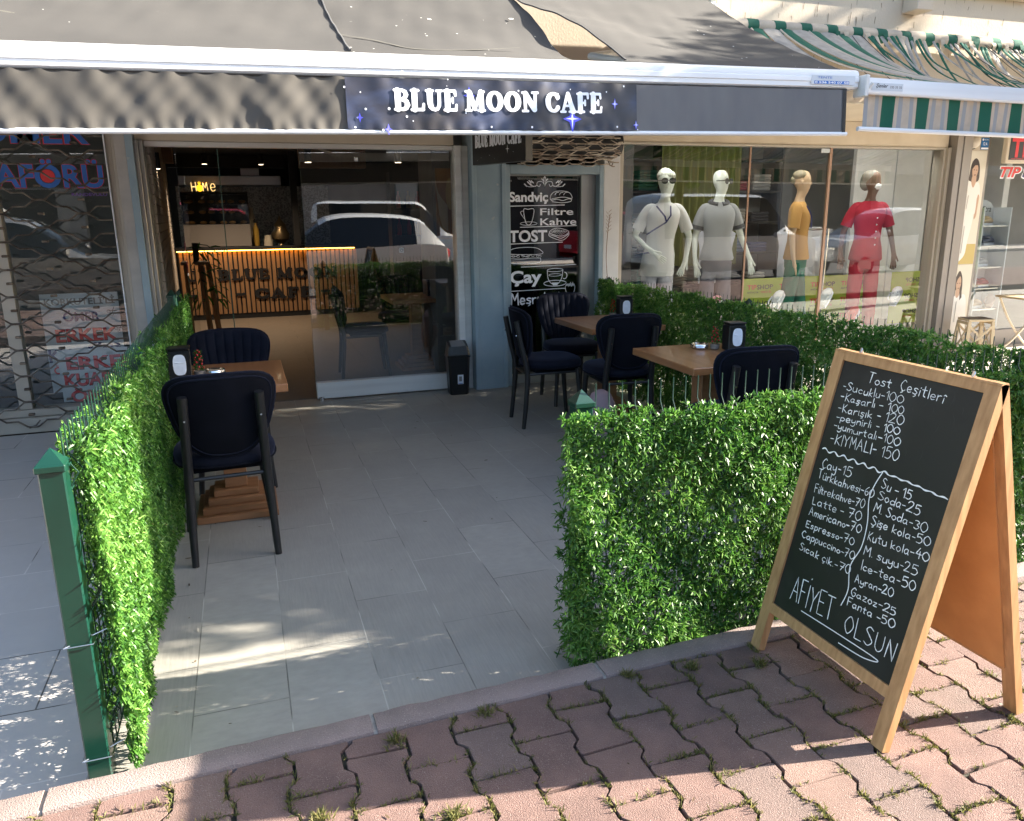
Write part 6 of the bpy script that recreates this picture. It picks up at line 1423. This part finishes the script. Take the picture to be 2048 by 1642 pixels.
for k, (x, c) in enumerate(((5.25, (.45, .46, .52)), (6.35, (.48, .49, .55)), (6.55, (.55, .55, .58)))):
    t = thing('hanging_shirt', ('lilac white shirt hung left behind the ochre mannequin', 'white shirt with a dark chevron hung between the mannequins', 'white shirt hung close behind the brown glazing strip')[k], 'shirt', (x, 8.0, .75), 0, 'white shirts hung in the shop window')
    mb = MB(); mb.grid(lambda u, v: ((u-.5)*(.44+.10*smoothst(.6, 1, v)*(1-smoothst(.9, 1, v))-.10*smoothst(.92, 1, v)), -.03*math.sin(PI*u)+.012*math.sin(u*25+v*5)*(1-v), .62*v), linsp(0, 1, 24), linsp(0, 1, 12)); obj('cloth', mb, mat('shirt_cloth', c, .9), t, smooth=True)
    mb = MB(); f = lambda u, v, d: (u, -.042-d, v)
    if k == 1:
        for q in (0, .04): ribbon(mb, [(-.05+q, .30), (-.03+q, .36), (-.01+q, .30)], .006, f, .001)
    mb.tube([(0, .0, .62), (0, .0, .72)], .004, 5); obj('hanger', mb, M['dark'], t)
t = thing('display_pole', 'slim steel display pole leaning behind the ochre mannequin', 'pole'); mb = MB(); mb.tube([(6.55, 7.7, .152), (6.62, 7.75, 1.35)], .012, 8); mb.tube([(6.0, 7.75, 1.34), (6.62, 7.75, 1.35)], .010, 8); obj('tube', mb, M['steel'], t, smooth=True)
t = thing('display_stand', 'thin steel stand under the crimson mannequin hand', 'stand'); mb = MB(); mb.tube([(7.18, 7.5, .20), (7.20, 7.5, .95)], .006, 6); mb.box(7.12, 7.44, .1515, 7.24, 7.56, .20, bev=.004); obj('tube', mb, M['steel'], t, smooth=30)

# posters, lamp and plate on the end pillar
def poster(label, z0, z1, floor, prints):
    t = thing('poster', label, 'poster', (7.545, 6.788, z0), 0, 'posters on the end pillar'); H_ = z1-z0
    mb = MB(); mb.box(0, -.004, 0, .30, 0, H_); obj('sheet', mb, mat('ivory_poster', (.66, .62, .52), .5), t)
    f = lambda u, v, d: (u, -.0045-d, v)
    cols = dict(skin=mat('printed_skin', (.50, .32, .22), .5), hair=mat('printed_hair', (.045, .03, .025), .5), white=mat('printed_white', (.76, .74, .70), .5), fold=mat('printed_fold', (.50, .48, .45), .5), gold=mat('printed_floor', (.50, .38, .12), .5), face=mat('printed_feature', (.10, .04, .03), .5), grey=M['grey_print'])
    n = 0
    for nm, P, col in prints:
        mb = MB(); Q = cat_rom(P+[P[0]], 4)[:-1] if len(P) > 4 else P; mb.prism(Q, 0, .0006+.0004*n, f); obj(nm, mb, cols[col], t); n += 1
    return t
poster('tall poster of a smiling woman with shoulder length hair in a white uniform', .955, 2.17, .955, [
    ('floor', [(0, 0), (.30, 0), (.30, .22), (0, .22)], 'gold'), ('hair', [(.085, .98), (.10, 1.09), (.15, 1.14), (.20, 1.10), (.225, 1.0), (.215, .90), (.09, .90)], 'hair'),
    ('trousers', [(.03, .58), (.20, .58), (.20, .42), (.17, .25), (.15, .10), (.06, .02), (.0, .02), (.02, .20), (.02, .40)], 'white'), ('tunic', [(.05, .80), (.085, .90), (.16, .87), (.235, .88), (.27, .74), (.23, .72), (.225, .55), (.04, .55)], 'white'), ('arm', [(.235, .74), (.262, .74), (.255, .60), (.25, .52), (.225, .50), (.23, .60)], 'skin'),
    ('neck', [(.13, .96), (.18, .96), (.185, .89), (.155, .83), (.12, .89)], 'skin'), ('face', [(.115, 1.03), (.14, 1.08), (.18, 1.075), (.198, 1.02), (.185, .96), (.155, .925), (.125, .955)], 'skin'), ('fringe', [(.11, 1.03), (.13, 1.09), (.165, 1.105), (.195, 1.07), (.15, 1.065), (.125, 1.04)], 'hair'),
    ('eyes', [(.132, 1.022), (.148, 1.022), (.148, 1.014), (.132, 1.014)], 'face'), ('eyes', [(.167, 1.020), (.183, 1.020), (.183, 1.012), (.167, 1.012)], 'face'), ('mouth', [(.138, .965), (.157, .958), (.176, .966), (.157, .970)], 'face'), ('fold', [(.10, .75), (.108, .75), (.095, .60), (.09, .60)], 'fold'), ('fold', [(.098, .42), (.104, .42), (.10, .12), (.09, .12)], 'fold')])
poster('lower poster of a long haired woman in a plain white uniform', .0, .950, .0, [
    ('hair', [(.055, .62), (.07, .78), (.12, .88), (.17, .80), (.185, .66), (.165, .60), (.14, .66), (.08, .66)], 'hair'), ('tunic', [(.0, .52), (.04, .62), (.10, .60), (.16, .60), (.24, .60), (.28, .40), (.27, .0), (.01, .0), (.03, .30)], 'white'), ('neck', [(.10, .68), (.145, .68), (.15, .61), (.12, .575), (.095, .61)], 'skin'),
    ('face', [(.088, .74), (.11, .81), (.145, .81), (.16, .74), (.148, .68), (.122, .645), (.097, .68)], 'skin'), ('fringe', [(.075, .70), (.085, .80), (.115, .85), (.13, .82), (.10, .78)], 'hair'), ('lock', [(.06, .66), (.085, .70), (.085, .60), (.05, .57)], 'hair'), ('lock', [(.150, .70), (.175, .70), (.19, .58), (.165, .55)], 'hair'),
    ('eyes', [(.098, .745), (.113, .745), (.113, .737), (.098, .737)], 'face'), ('eyes', [(.133, .745), (.148, .745), (.148, .737), (.133, .737)], 'face'), ('mouth', [(.110, .684), (.124, .680), (.138, .684), (.124, .690)], 'face'), ('arm', [(.0, .30), (.035, .30), (.03, .12), (.0, .08)], 'skin'), ('fold', [(.12, .54), (.124, .54), (.124, .30), (.12, .30)], 'fold')])
t = thing('wall_lamp', 'round dusty white bulkhead lamp at the top of the poster pillar', 'lamp', (7.60, 6.785, 2.26), 0)
Mx = Matrix.Rotation(R(90), 4, 'X'); mb = MB(); mb.lathe([(.075, .001), (.078, .02), (.070, .022)], n=20, M=Mx); obj('base', mb, M['dark'], t, smooth=40)
mb = MB(); mb.lathe([(.068, .022), (.066, .045), (.050, .075), (.025, .09), (.001, .094)], n=20, M=Mx); obj('dome', mb, mat('dusty_opal_glass', (.55, .50, .43), .4), t, smooth=True)
t = thing('number_plate', 'blue and white street number plate reading 12 A', 'plate', (7.74, 6.788, 2.185))
mb = MB(); mb.box(0, -.006, 0, .11, 0, .125, bev=.002); obj('plate', mb, M['blue_plate'], t)
mb = MB(); f = lambda u, v, d: (u, -.0065-d, v)
text_mb('12 A', .034, lambda u, v, d: f(.028+u, .045+v, d), .02, .001, mb, width=.058); text_mb('YILDIZ MAH.', .013, lambda u, v, d: f(.036+u, .098+v, d), .01, .001, mb, width=.066); disc(mb, .020, .104, .012, f, .001); mb.add([f(.004, .005, .001), f(.106, .005, .001), f(.106, .022, .001), f(.004, .022, .001)], [(0, 1, 2, 3)])
obj('lettering', mb, M['letter_white'], t)
# the shop's second front, right of the posters
s2 = part('shop_window', M['warm_alu'], [(7.861, 6.80, -.05, 7.90, 6.93, 2.36), (7.901, 6.80, -.05, 13.9, 6.93, .165), (9.9, 6.80, .166, 9.96, 6.93, 2.36)])
mb = MB(); mb.box(7.901, 6.84, .1655, 9.899, 6.85, 2.36); obj('pane', mb, M['shop_glass'], s2)
mb = MB(); f = lambda u, v, d: (u, 6.838-d, v)
for s, x, mm in (('TIP', 8.14, 1), ('SHOP', 8.48, 2)):
    w_ = .30 if s == 'TIP' else .5
    text_mb(s, .125, lambda u, v, d: f(x-.008+u, 1.895+v, d), .06, .0005, mb, 0, width=w_+.02, shear=.25); text_mb(s, .11, lambda u, v, d: f(x+u, 1.903+v, d), .03, .0015, mb, mm, width=w_, shear=.25)
obj('window_lettering', mb, [M['letter_white'], M['red_print'], M['navy_print']], s2)
t = thing('led_sign', 'framed black LED sign with red dotted letters TIP at the right edge', 'sign', (7.93, 6.62, 2.035), R(-3))
mb = MB(); mb.box(0, 0, 0, 1.1, .06, .34, bev=.006); obj('frame', mb, M['cream_paint'], t)
mb = MB(); mb.box(.035, -.004, .035, 1.065, -.0005, .305); obj('screen', mb, M['plastic_black'], t)
mb = MB(); f = lambda u, v, d: (u, -.0045-d, v)
text_mb('TIPSHOP', .20, lambda u, v, d: f(.065+u, .07+v, d), .035, .001, mb, 0, width=.93)
obj('lettering', mb, mat('red_led_letter', (.30, .008, .015), .4, emit=(1, .02, .03), estr=.05), t)
mb = MB()
for k in range(60): mb.ball((.07+.0155*k, -.008, .30-.006), .0022, 5); mb.ball((.07+.0155*k, -.008, .045), .0022, 5)
obj('led_dot', mb, mat('red_led', (.6, .05, .05), .4, emit=(1, .10, .08), estr=.4), t)
t = thing('safety_vest', 'yellow green safety vest with grey bands hung inside the glass', 'vest', (8.06, 7.10, .85))
mb = MB(); mb.grid(lambda u, v: ((u-.5)*(.30-.10*smoothst(.75, 1, v)), -.05*math.sin(PI*u), .80*v), linsp(0, 1, 14), linsp(0, 1, 12)); obj('cloth', mb, mat('hi_vis_cloth', (.45, .60, .05), .8), t, smooth=True)
mb = MB()
for z in (.14, .30): mb.grid(lambda u, v: ((u-.5)*.305, -.004-.05*math.sin(PI*u), z+.055*v), linsp(0, 1, 14), (0, 1))
obj('band', mb, M['grey_alu'], t, smooth=True)
t = thing('shoe_rack', 'tall white shoe rack with arched top board reading Dr. Mitra', 'rack', (8.21, 7.02, .152))
P = [(0, 0), (.40, 0), (.40, 1.42), (.36, 1.47), (.28, 1.505), (.20, 1.515), (.12, 1.505), (.04, 1.47), (0, 1.42)]
mb = MB(); mb.prism(P, 0, .02, lambda a, b, d: (a, .24+d, b)); mb.box(-.015, 0, 0, -.001, .26, 1.42); mb.box(.401, 0, 0, .415, .26, 1.42); obj('back_board', mb, M['sign_white'], t)
mb = MB()
for z in (.22, .47, .72, .97, 1.20): mb.box(0, .02, z, .40, .239, z+.015)
obj('shelf', mb, M['steel'], t)
mb = MB(); text_mb('Dr. Mitra', .075, lambda u, v, d: (.04+u, .2385-d, 1.37+v), .005, .001, mb, width=.32, shear=.25); obj('lettering', mb, M['black_print'], t)
shs = [('beige shoe on the top shelf of the white rack', (.50, .38, .20), 1.366), ('navy shoe on the second shelf of the white rack', (.05, .06, .10), 1.136), ('grey white shoe on the middle shelf of the white rack', (.35, .36, .38), .886), ('dark red shoe on the lower shelf of the white rack', (.25, .01, .02), .636), ('tan shoe in its box on the lowest shelf of the white rack', (.42, .30, .18), .386)]
for k, (lb, c, z) in enumerate(shs): clog(lb, 8.28+.06*(k % 2), 7.14, z+.024, mat('shoe_leather', c, .5), (0, 0, R(-75)), 'shoes on the white rack')
# folding stool and table on the pavement
t = thing('folding_stool', 'beige plastic folding stool on the sunny pavement below the posters', 'stool', (7.60, 6.44, -.011), R(-18))
pl = mat('beige_plastic', (.56, .45, .29), .45)
mb = MB(); mb.box(-.145, -.115, .375, .145, .115, .40, bev=.008); obj('seat', mb, pl, t)
mb = MB(); mb.box(-.125, -.095, .4005, .125, .095, .405); obj('seat_mat', mb, mat('brown_rubber', (.10, .07, .05), .7), t)
for sx in (-1, 1):
    for sy_ in (-1, 1):
        mb = MB(); x0, y0 = sx*.128, sy_*.100
        mb.prism([(-.022, 0), (.022, 0), (.016, .372), (-.016, .372)], -.012, .012, lambda a, b, d: (x0+a+sx*.022*(1-b/.37), y0+d+sy_*.02*(1-b/.37), b)); obj('leg', mb, pl, t)
mb = MB()
for sy_ in (-1, 1):
    y0 = sy_*.112
    for a, b in (((-.13, .08), (.13, .33)), ((.13, .08), (-.13, .33))): mb.prism([(a[0], a[1]-.016), (b[0], b[1]-.016), (b[0], b[1]+.016), (a[0], a[1]+.016)], -.006, .0, lambda u, v, d: (u, y0-sy_*d+(.007 if a[0] > 0 else 0), v))
for sx in (-1, 1):
    x0 = sx*.14
    for a, b in (((-.09, .06), (.09, .33)), ((.09, .06), (-.09, .33))): mb.prism([(a[0], a[1]-.014), (b[0], b[1]-.014), (b[0], b[1]+.014), (a[0], a[1]+.014)], -.006, .0, lambda u, v, d: (x0-sx*d+(.007 if a[0] > 0 else 0), u, v))
    mb.box(x0-.008, -.10, .045, x0+.008, .10, .065); mb.box(x0-.008, -.10, .34, x0+.008, .10, .37)
obj('brace', mb, pl, t)
t = thing('folding_table', 'worn folding table with crossed cream tube legs at the right edge', 'table', (8.20, 6.22, -.011), R(-8))
mb = MB(); mb.box(-.32, -.25, .615, .75, .25, .635, bev=.004); obj('tabletop', mb, mat('worn_wood_top', (.42, .33, .20), .6, col2=(.34, .25, .15), scale=6), t)
for y in (-.22, .22):
    mb = MB(); mb.tube(cat_rom([(-.28, y, .612), (-.12, y, .35), (.14, y, .06), (.32, y, .012)], 6), .012, 8); obj('leg', mb, mat('chipped_cream_tube', (.58, .50, .38), .4, speck=((.2, .12, .06), 30, .66)), t, smooth=True)
    mb = MB(); y2 = y*.9; mb.tube(cat_rom([(.36, y2, .612), (.14, y2, .35), (-.12, y2, .08), (-.34, y2, .012)], 6), .012, 8); obj('leg', mb, mat('chipped_cream_tube', (.58, .50, .38), .4), t, smooth=True)
t = thing('green_bowl', 'small green plastic bowl on the folding table', 'bowl', (8.50, 6.18, .6245))
mb = MB(); mb.lathe([(.04, 0), (.07, .02), (.085, .08), (.08, .08), (.06, .02), (.001, .015)], n=18); obj('bowl', mb, mat('green_plastic', (.02, .25, .03), .4), t, smooth=40)
t = thing('dry_vine', 'thin dry climbing stem on the white pillar', 'plant')
mb = MB(); mb.tube(cat_rom([(3.24, 6.70, .90), (3.225, 6.72, 1.15), (3.24, 6.725, 1.40), (3.26, 6.725, 1.55)], 6), .0028, 5)
for k in range(12): z = 1.38+.017*k; mb.tube([(3.24+.02*(z-1.4), 6.725, z), (3.24+(.03 if k % 2 else -.025), 6.715, z+.025)], .0016, 4)
obj('stem', mb, mat('dry_stem', (.22, .11, .05), .8), t, smooth=True)

# ============================================================ THE STREET BEHIND THE CAMERA (mirrored in the panes)
def make_car(label, kind, x, y, rz, paint, group='vehicles parked along the street'):
    t = thing('parked_van' if kind == 'van' else 'parked_car', label, 'van' if kind == 'van' else 'car', (x, y, -.06), rz, group)
    if kind == 'van': ST = [(-2.15, .50, .95, .96, .78), (-2.12, .34, 1.05, 1.95, .74), (-1.2, .30, 1.08, 2.02, .74), (.2, .30, 1.08, 2.00, .74), (.75, .30, 1.08, 1.92, .70), (1.45, .30, 1.10, 1.14, .78), (2.0, .32, .98, 1.0, .76), (2.2, .42, .72, .74, .66)]; HW = .90; gl0, gl1, ws = 1, 4, (4, 5)
    else: ST = [(-2.12, .50, .80, .82, .74), (-2.05, .36, 1.02, 1.04, .78), (-1.60, .30, 1.08, 1.55, .62), (-.7, .28, 1.04, 1.66, .60), (.25, .28, 1.00, 1.60, .60), (1.15, .28, .98, 1.00, .76), (1.85, .30, .90, .91, .76), (2.15, .42, .66, .68, .66)]; HW = .89; gl0, gl1, ws = 2, 4, (4, 5)
    bd_, gl = MB(), MB(); fine = []
    def at(s):
        i = min(int(s), len(ST)-2); f = s-i; p = [ST[max(i-1, 0)], ST[i], ST[i+1], ST[min(i+2, len(ST)-1)]]
        return [.5*(2*b+(c-a)*f+(2*a-5*b+4*c-d)*f*f+(3*b-a-3*c+d)*f**3)*.75+.25*((1-f)*b+f*c) for a, b, c, d in zip(*p)]
    def sec(s):
        X, zb, zl, zr, yr = at(s); end = .82+.18*min(1, min(s, len(ST)-1-s)*1.2)
        w_ = HW*end; return [(X, w_*.93, zb), (X, w_*1.0, zb+.25*(zl-zb)), (X, w_*1.0, zb+.7*(zl-zb)), (X, w_*.965, zl), (X, yr*end+.02*(zr-zl), zr-.05*min(1, (zr-zl)*4)), (X, yr*.78*end, zr+.005), (X, yr*.35*end, zr+.028), (X, 0, zr+.034)]
    n = 6; S = linsp(0, len(ST)-1, (len(ST)-1)*n+1)
    for sg in (1, -1):
        rows = [[(px, sg*py, pz) for px, py, pz in sec(s)] for s in S]
        for i in range(len(S)-1):
            sm_ = (S[i]+S[i+1])/2
            for j in range(7):
                q = [rows[i][j], rows[i+1][j], rows[i+1][j+1], rows[i][j+1]]
                side = j == 3 and gl0+.12 < sm_ < ws[1]-.25 and not (3-.04 < sm_ < 3+.05) ; wind = j >= 4 and (ws[0]+.1 < sm_ < ws[1]-.08 or (kind != 'van' and 1.15 < sm_ < 1.9))
                if side or wind: gl.add(q, [(0, 1, 2, 3)])
                else: bd_.add(q, [(0, 1, 2, 3)])
        for s in (0, len(ST)-1): bd_.add([(px, sg*py, pz) for px, py, pz in sec(s)]+[(sec(s)[0][0], 0, sec(s)[0][2])], [tuple(range(9))])
    obj('body', bd_, paint, t, smooth=45); obj('windows', gl, M['car_glass'], t, smooth=45)
    if kind == 'van':
        mb = MB()
        for sg in (-1, 1): mb.box(-2.16, sg*.38-.28, 1.15, -2.135, sg*.38+.28, 1.75, bev=.01)
        obj('rear_window', mb, M['car_glass'], t)
    for wx in (-1.32, 1.34):
        for sg in (-1, 1):
            mb = MB(); My = Matrix.Translation((wx, sg*(HW-.13), .315)) @ Matrix.Rotation(R(90), 4, 'X'); mb.lathe([(.20, -.11), (.30, -.11), (.315, -.08), (.315, .08), (.30, .11), (.20, .11)], n=24, M=My); wh = obj('wheel', mb, M['dark'], t, smooth=40)
            mb = MB(); My2 = Matrix.Translation((wx, sg*(HW-.02), .315)) @ Matrix.Rotation(R(90), 4, 'X')
            for k in range(7): a = 2*PI*k/7; mb.tube([Vector((wx, sg*(HW-.03), .315)), Vector((wx+.2*math.cos(a), sg*(HW-.02), .315+.2*math.sin(a)))], .02, 5)
            mb.lathe([(.19, -.02), (.205, -.02), (.205, .02), (.19, .02)], n=24, M=My2); obj('rim', mb, M['steel'], wh)
    for sg in (-1, 1):
        mb = MB(); mb.box(-2.14, sg*.72-.12, .80 if kind != 'van' else .85, -1.98, sg*.72+.12, .98 if kind != 'van' else 1.15, bev=.03); obj('tail_light', mb, M['tail'], t)
        mb = MB(); mb.box(1.95, sg*.62-.15, .66, 2.15, sg*.62+.15, .80, bev=.04); obj('headlight', mb, M['steel'], t)
        mb = MB(); mb.box(.80, sg*1.0-.09, 1.03, .92, sg*1.0+.09, 1.16, bev=.03); obj('mirror', mb, paint, t)
    mb = MB(); mb.box(-2.16, -.26, .62, -2.142, .26, .73); obj('number_plate', mb, M['sign_white'], t)
    return t
M['car_glass'] = mat('dark_car_glass', (.012, .014, .015), .05, spec=.6); M['tail'] = mat('red_lens', (.45, .01, .01), .15)
pw = mat('white_car_paint', (.74, .74, .72), .25, coat=.6); ps = mat('silver_car_paint', (.42, .42, .41), .25, metal=.5, coat=.6); pr = mat('red_car_paint', (.45, .015, .03), .25, coat=.6)
make_car('white hatchback parked behind the camera, mirrored in the cafe window', 'car', 1.85, -2.75, R(180), pw)
make_car('silver car parked opposite the barber window', 'car', -3.75, -2.75, 0, ps)
make_car('white van parked across the street behind the white hatchback', 'van', 4.1, -8.4, R(12), pw)
make_car('red van parked across the street', 'van', -.6, -8.5, 0, pr)
make_car('white van parked across the street opposite the barber window', 'van', -6.2, -8.5, 0, pw)
make_car('white van parked beside the kerb opposite the clothes shop', 'van', 10.9, -2.75, R(0), pw)
make_car('white car parked beyond the van opposite the clothes shop', 'car', 15.8, -2.75, R(180), pw)
make_car('red car parked across the street opposite the clothes shop', 'car', 11.5, -8.5, 0, pr)
t = thing('opposite_building', 'plain building with dark shop openings across the street', 'building')
mb = MB(); mb.box(-30, -13.2, 3.0, 40, -12.7, 4.3); mb.box(-30, -20, 0, 40, -13.3, 4.2)
for k in range(15): mb.box(-30+k*5, -13.25, 0, -29.3+k*5, -12.75, 2.999)
obj('wall', mb, mat('tired_grey_render', (.30, .29, .27), .9, col2=(.24, .23, .21), scale=1.5), t)
for k in range(14):
    mb = MB(); mb.box(-29.29+k*5, -13.22, 0, -25.01+k*5, -13.15, 2.998); obj('shop_front', mb, M['dark_wall'] if k % 3 else M['grey_plaster'], t)
for r_ in range(0):
    for k in range(14):
        mb = MB(); mb.box(-28.2+k*5, -12.72, 4.0+r_*2.8, -26.6+k*5, -12.68, 5.5+r_*2.8); f_ = obj('window', mb, M['white_metal'], t)
        mb = MB(); mb.box(-28.1+k*5, -12.675, 4.1+r_*2.8, -26.7+k*5, -12.67, 5.4+r_*2.8); obj('pane', mb, M['car_glass'], f_)
# unseen clipped tree, added right of the view to block sun from the terrace
t = thing('added_shade_tree', 'clipped dense tree added to block sun, at the kerb to the right of the terrace', 'tree', (6.6, 2.53, 0))
mb = MB(); mb.tube(cat_rom([(0, 0, -.05), (.03, .02, .8), (-.02, 0, 1.6), (.02, .05, 2.4), (0, 0, 3.4)], 5), [.11-.0035*i for i in range(21)], 12)
rr_ = random.Random(21)
for k in range(9): a = rr_.uniform(0, 2*PI); mb.tube(cat_rom([(0, 0, 1.9+.14*k), (.3*math.cos(a), .35*math.sin(a), 2.3+.15*k), (.6*math.cos(a), .7*math.sin(a), 2.6+.16*k)], 4), .03, 7)
obj('trunk', mb, mat('grey_bark', (.16, .13, .10), .9, col2=(.10, .08, .06), scale=14, bump=.6, bscale=30), t, smooth=True)
n = 15000; q = RNG.uniform(-1, 1, (n, 3)); q = q*np.array([.68, .88, 1.12]); q[:, 1] -= .30*(q[:, 2] < -.32)*(RNG.random(n) < .5); q[:, 1] += .10*np.sin(q[:, 2]*6+q[:, 0]*3); ctr = np.array([0, .09, 3.20])
q2 = RNG.uniform(-1, 1, (6000, 3))*np.array([.68, .165, .44])+np.array([0, -.745, -.76]); q2[:, 1] += .05*np.sin(q2[:, 2]*17+q2[:, 0]*6)
q = np.concatenate([q, q2]); n = len(q)
blades('crown', q+ctr, RNG.normal(size=(n, 3))+np.array([0, 0, -.2]), RNG.normal(size=(n, 3)), .055+.035*RNG.random(n), .030+.016*RNG.random(n), RNG.random(n)*.7, M['hedge'], t)

t = thing('added_shade_tree', 'tall clipped tree added to block sun, farther along the pavement in front of the clothes shop', 'tree', (11.2, 2.95, 0))  # second unseen tree, added to keep sun off the inner terrace floor
mb = MB(); mb.tube(cat_rom([(0, 0, -.05), (.04, .02, 1.2), (-.03, 0, 2.6), (.02, .05, 4.0), (0, 0, 5.6)], 5), [.14-.004*i for i in range(21)], 12)
for k in range(9): a = rr_.uniform(0, 2*PI); mb.tube(cat_rom([(0, 0, 3.0+.2*k), (.3*math.cos(a), .4*math.sin(a), 3.7+.2*k), (.6*math.cos(a), .9*math.sin(a), 4.1+.22*k)], 4), .035, 7)
obj('trunk', mb, mat('pale_bark', (.20, .17, .13), .9, col2=(.12, .10, .08), scale=14, bump=.6, bscale=30), t, smooth=True)
n = 27000; q = RNG.uniform(-1, 1, (n, 3)); q = q*np.array([.75, 1.6, 1.45]); q[:, 1] += .10*np.sin(q[:, 2]*5+q[:, 0]*3)
blades('crown', q+np.array([0, 0, 5.05]), RNG.normal(size=(n, 3))+np.array([0, 0, -.2]), RNG.normal(size=(n, 3)), .075+.04*RNG.random(n), .042+.018*RNG.random(n), RNG.random(n)*.7, M['hedge'], t)

# bits of litter and fallen leaves on the terrace tiles and pavers
n = 60; q = np.stack([RNG.uniform(-.35, 2.2, n), RNG.uniform(2.3, 6.2, n), np.full(n, .004)], 1); q[:22, 0] = RNG.uniform(-.40, -.28, 22); q[22:34, 1] = RNG.uniform(1.0, 1.95, 12); q[22:34, 2] = .083
d = RNG.normal(size=(n, 3)); d[:, 2] = .05
tag(blades('litter', q, d, np.stack([RNG.normal(size=n), RNG.normal(size=n), np.zeros(n)], 1), .008+.022*RNG.random(n)**2, .004+.008*RNG.random(n)**2, RNG.random(n), leaf_material('dry_leaf', [(.05, .03, .015), (.12, .08, .04), (.5, .47, .4)], rough=.8, transl=.1), droop=0), 'dry leaf bits and crumbs scattered on the tiles', 'litter', kind='stuff')
